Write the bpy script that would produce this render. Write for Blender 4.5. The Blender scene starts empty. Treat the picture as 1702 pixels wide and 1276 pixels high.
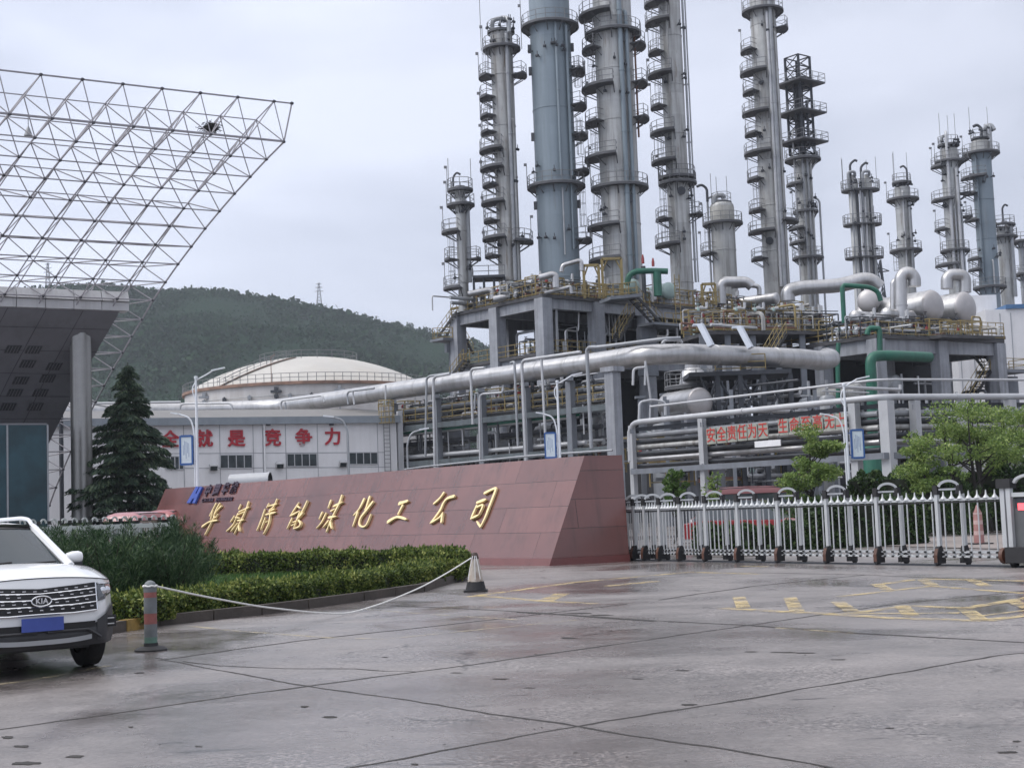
import bpy, math, random
import numpy as np
from mathutils import Vector, Matrix
random.seed(7)
rng = np.random.default_rng(7)
R = math.radians
sc = bpy.context.scene
COL = sc.collection
V = Vector
PI = math.pi

# ------------------------------------------------------------------ camera
H = 1.57
FPX = 2400.0
CX, CY = 851.0, 638.0
PITCH = math.atan(209 / 2400)
ROLL = 0.037
fw = V((0, math.cos(PITCH), math.sin(PITCH)))
r0 = V((1, 0, 0))
u0 = V((0, -math.sin(PITCH), math.cos(PITCH)))
cr = r0 * math.cos(ROLL) - u0 * math.sin(ROLL)
cu = r0 * math.sin(ROLL) + u0 * math.cos(ROLL)
cam = bpy.data.objects.new('camera', bpy.data.cameras.new('camera'))
COL.objects.link(cam)
cam.matrix_world = Matrix(((cr.x, cu.x, -fw.x, 0), (cr.y, cu.y, -fw.y, 0), (cr.z, cu.z, -fw.z, H), (0, 0, 0, 1)))
cam.data.sensor_width = 36
cam.data.lens = FPX / 1702 * 36
cam.data.clip_start = 0.1
cam.data.clip_end = 20000
sc.camera = cam

# ------------------------------------------------------------------ sky, sun, exposure
SUN_EL, SUN_AZ = R(50), R(262)          # azimuth clockwise from +Y
sc.view_settings.view_transform = 'Standard'
sc.view_settings.look = 'None'
sc.view_settings.exposure = 0.52
sc.view_settings.gamma = 1.0
w = bpy.data.worlds.new('World')
sc.world = w
w.use_nodes = True
nt = w.node_tree
nt.nodes.clear()
out = nt.nodes.new('ShaderNodeOutputWorld')
bg = nt.nodes.new('ShaderNodeBackground')
bg.inputs['Strength'].default_value = 0.1
sky = nt.nodes.new('ShaderNodeTexSky')
sky.sky_type = 'NISHITA'
sky.sun_disc = False
sky.sun_elevation = SUN_EL
sky.sun_rotation = SUN_AZ
tc = nt.nodes.new('ShaderNodeTexCoord')
mp = nt.nodes.new('ShaderNodeMapping')
mp.inputs['Scale'].default_value = (1.0, 1.0, 2.6)
n1 = nt.nodes.new('ShaderNodeTexNoise')
n1.inputs['Scale'].default_value = 2.3
n1.inputs['Detail'].default_value = 5
n1.inputs['Roughness'].default_value = 0.5
n1.inputs['Distortion'].default_value = 0.25
cramp = nt.nodes.new('ShaderNodeValToRGB')
cramp.color_ramp.elements[0].position = 0.40
cramp.color_ramp.elements[0].color = (4.5, 4.85, 5.85, 1)
cramp.color_ramp.elements[1].position = 0.62
cramp.color_ramp.elements[1].color = (6.45, 6.8, 7.95, 1)
mx = nt.nodes.new('ShaderNodeMix')
mx.data_type = 'RGBA'
mx.inputs['Factor'].default_value = 0.93
nt.links.new(tc.outputs['Generated'], mp.inputs['Vector'])
nt.links.new(mp.outputs['Vector'], n1.inputs['Vector'])
nt.links.new(n1.outputs['Fac'], cramp.inputs['Fac'])
nt.links.new(sky.outputs['Color'], mx.inputs['A'])
nt.links.new(cramp.outputs['Color'], mx.inputs['B'])
# an overcast sky is brightest overhead
sxz = nt.nodes.new('ShaderNodeSeparateXYZ')
nt.links.new(tc.outputs['Generated'], sxz.inputs[0])
zr_ = nt.nodes.new('ShaderNodeMapRange')
zr_.inputs['From Min'].default_value = .34
zr_.inputs['From Max'].default_value = .85
zr_.inputs['To Min'].default_value = 1.0
zr_.inputs['To Max'].default_value = 1.9
nt.links.new(sxz.outputs['Z'], zr_.inputs['Value'])
zs_ = nt.nodes.new('ShaderNodeVectorMath')
zs_.operation = 'SCALE'
nt.links.new(mx.outputs['Result'], zs_.inputs[0])
# ... and brighter on the side where the sun stands behind the cloud
dtn = nt.nodes.new('ShaderNodeVectorMath')
dtn.operation = 'DOT_PRODUCT'
nt.links.new(tc.outputs['Generated'], dtn.inputs[0])
dtn.inputs[1].default_value = (math.sin(SUN_AZ), math.cos(SUN_AZ), 0)
dma = nt.nodes.new('ShaderNodeMath')
dma.operation = 'MULTIPLY_ADD'
dma.inputs[1].default_value = 0.36
dma.inputs[2].default_value = 1.03
nt.links.new(dtn.outputs['Value'], dma.inputs[0])
dmm = nt.nodes.new('ShaderNodeMath')
dmm.operation = 'MULTIPLY'
nt.links.new(zr_.outputs['Result'], dmm.inputs[0])
nt.links.new(dma.outputs[0], dmm.inputs[1])
nt.links.new(dmm.outputs[0], zs_.inputs['Scale'])
# the thick cloud overhead is a neutral grey, bluer towards the horizon
tz_ = nt.nodes.new('ShaderNodeMix')
tz_.data_type = 'RGBA'
tz_.inputs['A'].default_value = (1, 1, 1, 1)
tz_.inputs['B'].default_value = (1.04, .98, .88, 1)
zf_ = nt.nodes.new('ShaderNodeMapRange')
zf_.inputs['From Min'].default_value = .34
zf_.inputs['From Max'].default_value = .75
nt.links.new(sxz.outputs['Z'], zf_.inputs['Value'])
nt.links.new(zf_.outputs['Result'], tz_.inputs['Factor'])
tm2_ = nt.nodes.new('ShaderNodeVectorMath')
tm2_.operation = 'MULTIPLY'
nt.links.new(zs_.outputs['Vector'], tm2_.inputs[0])
nt.links.new(tz_.outputs['Result'], tm2_.inputs[1])
nt.links.new(tm2_.outputs['Vector'], bg.inputs['Color'])
nt.links.new(bg.outputs['Background'], out.inputs['Surface'])
sun = bpy.data.objects.new('sun', bpy.data.lights.new('sun', 'SUN'))
COL.objects.link(sun)
sun.data.energy = 1.4
sun.data.angle = R(38)
sun.data.color = (1.0, 0.96, 0.9)
sdir = V((math.sin(SUN_AZ) * math.cos(SUN_EL), math.cos(SUN_AZ) * math.cos(SUN_EL), math.sin(SUN_EL)))
sun.rotation_euler = (-sdir).to_track_quat('-Z', 'Y').to_euler()
sun.location = (0, 0, 80)


# ------------------------------------------------------------------ pixel helpers (photo pixels -> world)
def ray(px, py):
    return fw + cr * ((px - CX) / FPX) + cu * ((CY - py) / FPX)


def P(px, py, d):
    """world point seen at photo pixel (px, py) standing d metres in front"""
    r = ray(px, py)
    return V((0, 0, H)) + r * (d / r.y)


def G(px, py, z=0.0):
    r = ray(px, py)
    return V((0, 0, H)) + r * ((z - H) / r.z)


def PZ(px, py, z):
    """point of the ray at height z"""
    r = ray(px, py)
    return V((0, 0, H)) + r * ((z - H) / r.z)


def X_at(px, d):
    return (px - CX) / FPX * d


# ------------------------------------------------------------------ object helpers
def tag(o, label=None, cat=None, group=None, kind=None):
    if label: o['label'] = label
    if cat: o['category'] = cat
    if group: o['group'] = group
    if kind: o['kind'] = kind
    return o


def thing(name, label, cat, loc=(0, 0, 0), group=None, rotz=0.0):
    o = bpy.data.objects.new(name, None)
    o.empty_display_size = 0.3
    COL.objects.link(o)
    o.location = loc
    o.rotation_euler = (0, 0, rotz)
    return tag(o, label, cat, group)


def root_of(o):
    while o.parent: o = o.parent
    return o


def link(name, me, parent=None):
    o = bpy.data.objects.new(name, me)
    COL.objects.link(o)
    if parent: o.parent = parent
    return o


def kids(o):
    return [c for c in bpy.data.objects if c.parent == o]


KID = {}


def copy_tree(o, parent=None):
    c = o.copy()
    COL.objects.link(c)
    if parent: c.parent = parent
    for ch in [x for x in o.children]:
        copy_tree(ch, c)
    return c


class MB:
    def __init__(self):
        self.v, self.f = [], []

    def add(self, vs, fs):
        n = len(self.v)
        self.v += [tuple(p) for p in vs]
        self.f += [tuple(i + n for i in f) for f in fs]
        return self

    def box(self, c, size, ax=None):
        c = V(c)
        ex, ey, ez = ax or (V((1, 0, 0)), V((0, 1, 0)), V((0, 0, 1)))
        a, b, d = ex * size[0] / 2, ey * size[1] / 2, ez * size[2] / 2
        vs = [c - a - b - d, c + a - b - d, c + a + b - d, c - a + b - d, c - a - b + d, c + a - b + d, c + a + b + d, c - a + b + d]
        return self.add(vs, [(0, 3, 2, 1), (4, 5, 6, 7), (0, 1, 5, 4), (1, 2, 6, 5), (2, 3, 7, 6), (3, 0, 4, 7)])

    def beam(self, p, q, w_, h_, up=(0, 0, 1)):
        p, q = V(p), V(q)
        d = (q - p)
        L = d.length
        if L < 1e-6: return self
        d = d / L
        up = V(up)
        s = d.cross(up)
        if s.length < 1e-4: s = d.cross(V((1, 0, 0)))
        s.normalize()
        t = s.cross(d)
        return self.box((p + q) / 2, (L, w_, h_), (d, s, t))

    def bar(self, p, q, r, n=8, r2=None, cap=True):
        p, q = V(p), V(q)
        r2 = r if r2 is None else r2
        d = (q - p)
        if d.length < 1e-6: return self
        d.normalize()
        a = d.cross(V((0, 0, 1)))
        if a.length < 1e-3: a = V((1, 0, 0))
        a.normalize()
        b = d.cross(a)
        vs = []
        for (c, rr) in ((p, r), (q, r2)):
            for i in range(n):
                t = 2 * PI * i / n
                vs.append(c + (a * math.cos(t) + b * math.sin(t)) * rr)
        fs = [(i, (i + 1) % n, n + (i + 1) % n, n + i) for i in range(n)]
        if cap: fs += [tuple(range(n - 1, -1, -1)), tuple(range(n, 2 * n))]
        return self.add(vs, fs)

    def tube(self, pts, r, n=10, bend=None, cap=True):
        pts = [V(p) for p in pts]
        rr = r if isinstance(r, (list, tuple)) else None
        if bend and len(pts) > 2 and rr is None:
            o = [pts[0]]
            for i in range(1, len(pts) - 1):
                a, b, c = pts[i - 1], pts[i], pts[i + 1]
                d1, d2 = (a - b), (c - b)
                k = min(bend, d1.length * .45, d2.length * .45)
                s, e = b + d1.normalized() * k, b + d2.normalized() * k
                for j in range(6):
                    t = j / 5
                    o.append(s * (1 - t) ** 2 + b * 2 * t * (1 - t) + e * t * t)
            o.append(pts[-1])
            pts = o
        N = len(pts)
        vs = []
        a = None
        for i, p in enumerate(pts):
            d = (pts[min(i + 1, N - 1)] - pts[max(i - 1, 0)])
            if d.length < 1e-9: d = V((0, 0, 1))
            d.normalize()
            if a is None:
                a = d.cross(V((0, 0, 1)))
                if a.length < 1e-3: a = d.cross(V((1, 0, 0)))
            a = (a - d * a.dot(d))
            if a.length < 1e-6: a = d.orthogonal()
            a.normalize()
            b = d.cross(a)
            q = rr[i] if rr else r
            for j in range(n):
                t = 2 * PI * j / n
                vs.append(p + (a * math.cos(t) + b * math.sin(t)) * q)
        fs = []
        for i in range(N - 1):
            for j in range(n):
                fs.append((i * n + j, i * n + (j + 1) % n, (i + 1) * n + (j + 1) % n, (i + 1) * n + j))
        if cap: fs += [tuple(range(n - 1, -1, -1)), tuple((N - 1) * n + j for j in range(n))]
        return self.add(vs, fs)

    def lathe(self, c, prof, n=24, axis=None, a0=0.0, a1=2 * PI):
        c = V(c)
        if axis is None: ex, ey, ez = V((1, 0, 0)), V((0, 1, 0)), V((0, 0, 1))
        else:
            ez = V(axis).normalized()
            ex = ez.cross(V((0, 0, 1)))
            if ex.length < 1e-3: ex = V((1, 0, 0))
            ex.normalize()
            ey = ez.cross(ex)
        full = abs(a1 - a0 - 2 * PI) < 1e-6
        m = n if full else n + 1
        vs, fs = [], []
        for (r, z) in prof:
            for i in range(m):
                t = a0 + (a1 - a0) * i / n
                vs.append(c + (ex * math.cos(t) + ey * math.sin(t)) * r + ez * z)
        for k in range(len(prof) - 1):
            for i in range(n):
                j = (i + 1) % m
                fs.append((k * m + i, k * m + j, (k + 1) * m + j, (k + 1) * m + i))
        return self.add(vs, fs)

    def sector(self, c, ri, ro, a0, a1, z0, z1, n=10):
        """a flat ring segment slab"""
        c = V(c)
        vs, fs = [], []
        for i in range(n + 1):
            t = a0 + (a1 - a0) * i / n
            e = V((math.cos(t), math.sin(t), 0))
            vs += [c + e * ri + V((0, 0, z0)), c + e * ro + V((0, 0, z0)), c + e * ro + V((0, 0, z1)), c + e * ri + V((0, 0, z1))]
        for i in range(n):
            b, d = 4 * i, 4 * i + 4
            for k in range(4):
                fs.append((b + k, b + (k + 1) % 4, d + (k + 1) % 4, d + k))
        fs += [(3, 2, 1, 0), (4 * n, 4 * n + 1, 4 * n + 2, 4 * n + 3)]
        return self.add(vs, fs)

    def grid(self, fn, nu, nv):
        vs = [fn(i / nu, j / nv) for j in range(nv + 1) for i in range(nu + 1)]
        fs = [(j * (nu + 1) + i, j * (nu + 1) + i + 1, (j + 1) * (nu + 1) + i + 1, (j + 1) * (nu + 1) + i) for j in range(nv) for i in range(nu)]
        return self.add(vs, fs)

    def prism(self, poly, z0, z1):
        n = len(poly)
        vs = [(p[0], p[1], z0) for p in poly] + [(p[0], p[1], z1) for p in poly]
        fs = [tuple(range(n - 1, -1, -1)), tuple(range(n, 2 * n))] + [(i, (i + 1) % n, n + (i + 1) % n, n + i) for i in range(n)]
        return self.add(vs, fs)

    def build(self, name, m, parent=None, smooth=True, angle=38, local=False):
        if not self.v: return None
        vs = np.array(self.v, dtype=np.float64)
        if parent is not None:
            off = np.array(root_of(parent).location) if not local else np.zeros(3)
            o_loc = None
        else:
            mn, mxx = vs.min(0), vs.max(0)
            off = np.array([(mn[0] + mxx[0]) / 2, (mn[1] + mxx[1]) / 2, mn[2]])
            o_loc = off
        me = bpy.data.meshes.new(name)
        me.from_pydata((vs - off).tolist(), [], self.f)
        if m:
            me.materials.append(m)
        if smooth:
            me.polygons.foreach_set('use_smooth', [True] * len(me.polygons))
            me.set_sharp_from_angle(angle=R(angle))
        me.update()
        o = link(name, me, parent)
        if o_loc is not None: o.location = o_loc
        return o


def build_multi(name, parts, parent):
    """one mesh with several materials"""
    mb = MB()
    ids = []
    for k, (b, m) in enumerate(parts):
        mb.add(b.v, b.f)
        ids += [k] * len(b.f)
    o = mb.build(name, parts[0][1], parent)
    for b, m in parts[1:]: o.data.materials.append(m)
    o.data.polygons.foreach_set('material_index', ids)
    return o


def np_mesh(name, vs, quads, m, parent=None, smooth=False):
    vs = np.asarray(vs, dtype=np.float64)
    if parent is not None: off = np.array(root_of(parent).location)
    else:
        mn, mxx = vs.min(0), vs.max(0)
        off = np.array([(mn[0] + mxx[0]) / 2, (mn[1] + mxx[1]) / 2, mn[2]])
    me = bpy.data.meshes.new(name)
    n, f = len(vs), len(quads)
    k = quads.shape[1]
    me.vertices.add(n)
    me.vertices.foreach_set('co', (vs - off).astype(np.float32).ravel())
    me.loops.add(f * k)
    me.loops.foreach_set('vertex_index', quads.astype(np.int32).ravel())
    me.polygons.add(f)
    me.polygons.foreach_set('loop_start', np.arange(0, f * k, k, dtype=np.int32))
    me.update(calc_edges=True)
    if smooth: me.polygons.foreach_set('use_smooth', [True] * f)
    if m: me.materials.append(m)
    o = link(name, me, parent)
    if parent is None: o.location = off
    return o


def unit(a):
    return a / np.maximum(np.linalg.norm(a, axis=-1, keepdims=True), 1e-9)


def leaf_quads(c, d, L, W, n=None):
    """diamond leaves: centres c, long axis d, lengths L, widths W"""
    N = len(c)
    d = unit(d)
    rnd = rng.normal(size=(N, 3)) if n is None else n
    s = unit(np.cross(d, rnd))
    L = np.broadcast_to(np.asarray(L, float).reshape(-1, 1), (N, 1))
    W = np.broadcast_to(np.asarray(W, float).reshape(-1, 1), (N, 1))
    vs = np.stack([c - d * L / 2, c + s * W / 2 - d * L * .08, c + d * L / 2, c - s * W / 2 - d * L * .08], 1).reshape(-1, 3)
    q = np.arange(4 * N).reshape(N, 4)
    return vs, q


# ------------------------------------------------------------------ materials
def N_(nt, t, **kw):
    n = nt.nodes.new('ShaderNode' + t)
    for k, v in kw.items():
        if k in n.inputs: n.inputs[k].default_value = v
        else: setattr(n, k, v)
    return n


def pmat(name, col, rough=.6, metal=0.0, var=.18, scale=1.5, bump=0.0, bscale=30, streak=0.0, scol=None, spec=.5, coat=0.0, fine=0.0, emit=0.0, band=0.0, rust=0.0, sscale=(2.2, 2.2, .12)):
    m = bpy.data.materials.new(name)
    m.use_nodes = True
    t = m.node_tree
    b = t.nodes['Principled BSDF']
    b.inputs['Roughness'].default_value = rough
    b.inputs['Metallic'].default_value = metal
    b.inputs['Specular IOR Level'].default_value = spec
    b.inputs['Coat Weight'].default_value = coat
    tcn = N_(t, 'TexCoord')
    src = tcn.outputs['Object']
    noi = N_(t, 'TexNoise', Scale=scale, Detail=6.0, Roughness=.62)
    t.links.new(src, noi.inputs['Vector'])
    mr = N_(t, 'MapRange')
    mr.inputs['From Min'].default_value = .3
    mr.inputs['From Max'].default_value = .7
    mr.inputs['To Min'].default_value = 1 - var
    mr.inputs['To Max'].default_value = 1 + var
    t.links.new(noi.outputs['Fac'], mr.inputs['Value'])
    hs = N_(t, 'VectorMath', operation='SCALE')
    hs.inputs[0].default_value = col[:3]
    t.links.new(mr.outputs['Result'], hs.inputs['Scale'])
    cur = hs.outputs['Vector']
    if streak:
        mpn = N_(t, 'Mapping')
        mpn.inputs['Scale'].default_value = sscale
        t.links.new(src, mpn.inputs['Vector'])
        ns = N_(t, 'TexNoise', Scale=1.0, Detail=5.0, Roughness=.6)
        t.links.new(mpn.outputs['Vector'], ns.inputs['Vector'])
        m2 = N_(t, 'MapRange')
        m2.inputs['From Min'].default_value = .46
        m2.inputs['From Max'].default_value = .72
        m2.inputs['To Max'].default_value = streak
        t.links.new(ns.outputs['Fac'], m2.inputs['Value'])
        mm = N_(t, 'Mix', data_type='RGBA')
        t.links.new(m2.outputs['Result'], mm.inputs['Factor'])
        t.links.new(cur, mm.inputs['A'])
        mm.inputs['B'].default_value = (*(scol or (col[0] * .35, col[1] * .33, col[2] * .3)), 1)
        cur = mm.outputs['Result']
    if band:
        # plate courses: every 2.4 m ring has its own shade
        sx = N_(t, 'SeparateXYZ')
        t.links.new(src, sx.inputs[0])
        fl = N_(t, 'Math', operation='MULTIPLY'); fl.inputs[1].default_value = 1 / 2.4
        t.links.new(sx.outputs['Z'], fl.inputs[0])
        f2 = N_(t, 'Math', operation='FLOOR')
        t.links.new(fl.outputs[0], f2.inputs[0])
        oi = N_(t, 'ObjectInfo')
        ad_ = N_(t, 'Math', operation='MULTIPLY_ADD'); ad_.inputs[1].default_value = 37.0
        t.links.new(oi.outputs['Random'], ad_.inputs[0]); t.links.new(f2.outputs[0], ad_.inputs[2])
        wn = N_(t, 'TexWhiteNoise', noise_dimensions='1D')
        t.links.new(ad_.outputs[0], wn.inputs['W'])
        bm = N_(t, 'MapRange'); bm.inputs['To Min'].default_value = 1 - band; bm.inputs['To Max'].default_value = 1 + band
        t.links.new(wn.outputs['Value'], bm.inputs['Value'])
        bs_ = N_(t, 'VectorMath', operation='SCALE')
        t.links.new(cur, bs_.inputs[0]); t.links.new(bm.outputs[0], bs_.inputs['Scale'])
        cur = bs_.outputs['Vector']
    if rust:
        mpr = N_(t, 'Mapping'); mpr.inputs['Scale'].default_value = (1.3, 1.3, .22); mpr.inputs['Location'].default_value = (7, 3, 1)
        t.links.new(src, mpr.inputs['Vector'])
        nr = N_(t, 'TexNoise', Scale=1.0, Detail=8.0, Roughness=.7)
        t.links.new(mpr.outputs['Vector'], nr.inputs['Vector'])
        m5 = N_(t, 'MapRange'); m5.inputs['From Min'].default_value = .58; m5.inputs['From Max'].default_value = .70; m5.inputs['To Max'].default_value = rust
        t.links.new(nr.outputs['Fac'], m5.inputs['Value'])
        m6 = N_(t, 'Mix', data_type='RGBA'); m6.inputs['B'].default_value = (.13, .085, .05, 1)
        t.links.new(m5.outputs[0], m6.inputs['Factor']); t.links.new(cur, m6.inputs['A'])
        cur = m6.outputs['Result']
    t.links.new(cur, b.inputs['Base Color'])
    if bump:
        nb = N_(t, 'TexNoise', Scale=bscale, Detail=4.0)
        t.links.new(src, nb.inputs['Vector'])
        bp = N_(t, 'Bump', Strength=bump, Distance=.03)
        t.links.new(nb.outputs['Fac'], bp.inputs['Height'])
        t.links.new(bp.outputs['Normal'], b.inputs['Normal'])
    r2 = N_(t, 'MapRange')
    r2.inputs['To Min'].default_value = max(rough - .12, .03)
    r2.inputs['To Max'].default_value = min(rough + .15, 1)
    t.links.new(noi.outputs['Fac'], r2.inputs['Value'])
    t.links.new(r2.outputs['Result'], b.inputs['Roughness'])
    if emit:
        b.inputs['Emission Color'].default_value = (*col[:3], 1)
        b.inputs['Emission Strength'].default_value = emit
    return m


def leaf_mat(name, c1, c2, c3=None, rough=.55, trans=.25, noise=.6):
    """leaves: every leaf (mesh island) its own tint, larger clumps vary too"""
    m = bpy.data.materials.new(name)
    m.use_nodes = True
    t = m.node_tree
    b = t.nodes['Principled BSDF']
    b.inputs['Roughness'].default_value = rough
    b.inputs['Specular IOR Level'].default_value = .3
    g = N_(t, 'NewGeometry')
    rp = N_(t, 'ValToRGB')
    e = rp.color_ramp.elements
    e[0].color = (*c1, 1)
    e[1].color = (*c2, 1)
    e[0].position, e[1].position = .1, .75
    if c3:
        k = e.new(.97)
        k.color = (*c3, 1)
    tcn = N_(t, 'TexCoord')
    noi = N_(t, 'TexNoise', Scale=noise, Detail=3.0)
    t.links.new(tcn.outputs['Object'], noi.inputs['Vector'])
    ad = N_(t, 'Math', operation='MULTIPLY_ADD')
    t.links.new(noi.outputs['Fac'], ad.inputs[0])
    ad.inputs[1].default_value = .9
    ad.inputs[2].default_value = -.45
    a2 = N_(t, 'Math', operation='ADD', use_clamp=True)
    t.links.new(g.outputs['Random Per Island'], a2.inputs[0])
    t.links.new(ad.outputs[0], a2.inputs[1])
    t.links.new(a2.outputs[0], rp.inputs['Fac'])
    t.links.new(rp.outputs['Color'], b.inputs['Base Color'])
    tr = N_(t, 'BsdfTranslucent')
    t.links.new(rp.outputs['Color'], tr.inputs['Color'])
    ms = N_(t, 'MixShader')
    ms.inputs[0].default_value = trans
    o = t.nodes['Material Output']
    t.links.new(b.outputs[0], ms.inputs[1])
    t.links.new(tr.outputs[0], ms.inputs[2])
    t.links.new(ms.outputs[0], o.inputs['Surface'])
    return m


M = {}
M['white_paint'] = pmat('white_paint', (.72, .73, .74), .45, var=.08, scale=3)
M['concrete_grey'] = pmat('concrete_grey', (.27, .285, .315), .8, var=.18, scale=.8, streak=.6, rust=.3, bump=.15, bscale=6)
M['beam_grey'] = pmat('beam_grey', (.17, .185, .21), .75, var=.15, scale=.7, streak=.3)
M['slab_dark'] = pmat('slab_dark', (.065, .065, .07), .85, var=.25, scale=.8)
M['yellow_rail'] = pmat('yellow_rail', (.235, .18, .07), .55, var=.3, scale=2)
M['steel_rail'] = pmat('steel_rail', (.165, .17, .18), .5, var=.2, scale=2)
M['dark_steel'] = pmat('dark_steel', (.035, .04, .05), .6, var=.3, scale=2)
M['step_dark'] = pmat('step_dark', (.02, .02, .022), .6, var=.2)
M['silver'] = pmat('silver_cladding', (.45, .45, .455), .34, metal=.75, var=.12, scale=.9, streak=.5, band=.06, rust=.22, scol=(.24, .235, .225), bump=.2, bscale=2.5)
M['pipe_grey'] = pmat('grey_pipe_paint', (.29, .305, .325), .42, metal=.2, var=.15, scale=1.2, streak=.25)
M['pipe_light'] = pmat('pale_pipe_paint', (.42, .43, .445), .4, metal=.15, var=.1, scale=1.2)
M['pipe_rust'] = pmat('rusty_pipe', (.17, .085, .06), .7, var=.3, scale=2)
M['pipe_dark'] = pmat('dark_pipe', (.055, .06, .07), .55, metal=.2, var=.25, scale=2)
M['green_pipe'] = pmat('green_pipe_paint', (.012, .105, .068), .42, var=.2, scale=1.0, streak=.3)
M['pale_green'] = pmat('pale_green_paint', (.30, .40, .38), .5, var=.12, scale=1, streak=.2)
M['blue_shell'] = pmat('blue_grey_shell', (.195, .24, .275), .5, metal=.1, var=.07, scale=.35, streak=.4, band=.05, rust=.25, scol=(.11, .145, .17))
M['shell_grey'] = pmat('weathered_grey_shell', (.40, .41, .41), .5, metal=.25, var=.13, scale=.5, band=.10, rust=.6, streak=.75, scol=(.14, .13, .115))
M['shell_dark'] = pmat('stained_grey_shell', (.36, .365, .36), .5, metal=.25, var=.16, scale=.5, band=.12, rust=.85, streak=.85, scol=(.11, .095, .08))
M['red_paint'] = pmat('red_paint', (.26, .035, .035), .5, var=.15)
M['black_rubber'] = pmat('black_rubber', (.018, .018, .02), .7, var=.25, scale=6, bump=.2)
M['orange_foot'] = pmat('orange_plastic', (.085, .036, .022), .5, var=.3, scale=5)
# ================================================================== GROUND
def ground_mat():
    m = bpy.data.materials.new('wet_concrete_slabs')
    m.use_nodes = True
    t = m.node_tree
    b = t.nodes['Principled BSDF']
    L = t.links.new
    tcn = N_(t, 'TexCoord')
    ob = tcn.outputs['Object']
    # slab axes through a joint crossing
    Ax, Nx = V((.735, .678, 0)), V((.678, -.735, 0))
    c0 = V((-1.92, 13.46, 0))
    wob = N_(t, 'TexNoise', Scale=1.6, Detail=9.0, Roughness=.78)
    L(ob, wob.inputs['Vector'])

    def joint(axis, period, wamp):
        sb = N_(t, 'VectorMath', operation='SUBTRACT')
        L(ob, sb.inputs[0])
        sb.inputs[1].default_value = c0
        dt = N_(t, 'VectorMath', operation='DOT_PRODUCT')
        L(sb.outputs['Vector'], dt.inputs[0])
        dt.inputs[1].default_value = axis
        wa = N_(t, 'Math', operation='MULTIPLY_ADD')
        L(wob.outputs['Fac'], wa.inputs[0])
        wa.inputs[1].default_value = wamp
        L(dt.outputs['Value'], wa.inputs[2])
        sh = N_(t, 'Math', operation='SUBTRACT')
        L(wa.outputs[0], sh.inputs[0])
        sh.inputs[1].default_value = wamp * .5
        pp = N_(t, 'Math', operation='PINGPONG')
        L(sh.outputs[0], pp.inputs[0])
        pp.inputs[1].default_value = period / 2
        mr = N_(t, 'MapRange', interpolation_type='SMOOTHSTEP')
        L(pp.outputs[0], mr.inputs['Value'])
        mr.inputs['From Min'].default_value = .014
        mr.inputs['From Max'].default_value = .034
        mr.inputs['To Min'].default_value = 1
        mr.inputs['To Max'].default_value = 0
        hz = N_(t, 'MapRange', interpolation_type='SMOOTHSTEP')
        L(pp.outputs[0], hz.inputs['Value'])
        hz.inputs['From Min'].default_value = .03
        hz.inputs['From Max'].default_value = .35
        hz.inputs['To Min'].default_value = .45
        hz.inputs['To Max'].default_value = 0
        return mr.outputs[0], hz.outputs[0]

    j1, h1 = joint(Nx, 4.12, .09)
    j2, h2 = joint(Ax, 6.9, .12)
    jm = N_(t, 'Math', operation='MAXIMUM')
    L(j1, jm.inputs[0]); L(j2, jm.inputs[1])
    hm = N_(t, 'Math', operation='MAXIMUM')
    L(h1, hm.inputs[0]); L(h2, hm.inputs[1])
    # large damp areas
    big = N_(t, 'TexNoise', Scale=.16, Detail=5.0, Roughness=.55, Distortion=.6)
    L(ob, big.inputs['Vector'])
    med = N_(t, 'TexNoise', Scale=.9, Detail=10.0, Roughness=.72)
    L(ob, med.inputs['Vector'])
    fin = N_(t, 'TexNoise', Scale=26.0, Detail=3.0, Roughness=.7)
    L(ob, fin.inputs['Vector'])
    vor = N_(t, 'TexVoronoi', Scale=22.0)
    L(ob, vor.inputs['Vector'])
    wet = N_(t, 'MapRange', interpolation_type='SMOOTHSTEP')
    L(big.outputs['Fac'], wet.inputs['Value'])
    wet.inputs['From Min'].default_value = .40
    wet.inputs['From Max'].default_value = .60
    base = N_(t, 'ValToRGB')
    e = base.color_ramp.elements
    e[0].position, e[0].color = .3, (.150, .135, .130, 1)
    e[1].position, e[1].color = .7, (.232, .211, .204, 1)
    L(med.outputs['Fac'], base.inputs['Fac'])
    dk = N_(t, 'Mix', data_type='RGBA', blend_type='MULTIPLY')
    L(wet.outputs[0], dk.inputs['Factor'])
    L(base.outputs['Color'], dk.inputs['A'])
    dk.inputs['B'].default_value = (.74, .72, .72, 1)
    # fine aggregate speckle
    sp = N_(t, 'MapRange')
    L(fin.outputs['Fac'], sp.inputs['Value'])
    sp.inputs['From Min'].default_value = .35
    sp.inputs['From Max'].default_value = .65
    gpn = N_(t, 'TexNoise', Scale=.42, Detail=4.0, Roughness=.6)
    L(ob, gpn.inputs['Vector'])
    gm = N_(t, 'MapRange', interpolation_type='SMOOTHSTEP')
    L(gpn.outputs['Fac'], gm.inputs['Value'])
    gm.inputs['From Min'].default_value = .48
    gm.inputs['From Max'].default_value = .60
    gmin = N_(t, 'MapRange')
    L(gm.outputs[0], gmin.inputs['Value'])
    gmin.inputs['To Min'].default_value = .80
    gmin.inputs['To Max'].default_value = .28
    gmax = N_(t, 'MapRange')
    L(gm.outputs[0], gmax.inputs['Value'])
    gmax.inputs['To Min'].default_value = 1.12
    gmax.inputs['To Max'].default_value = 1.65
    L(gmin.outputs[0], sp.inputs['To Min'])
    L(gmax.outputs[0], sp.inputs['To Max'])
    sm = N_(t, 'VectorMath', operation='SCALE')
    # scattered stones and chips of the exposed aggregate
    vs_ = N_(t, 'TexVoronoi', Scale=17.0, Randomness=1.0)
    L(ob, vs_.inputs['Vector'])
    vw = N_(t, 'SeparateXYZ')
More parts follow.
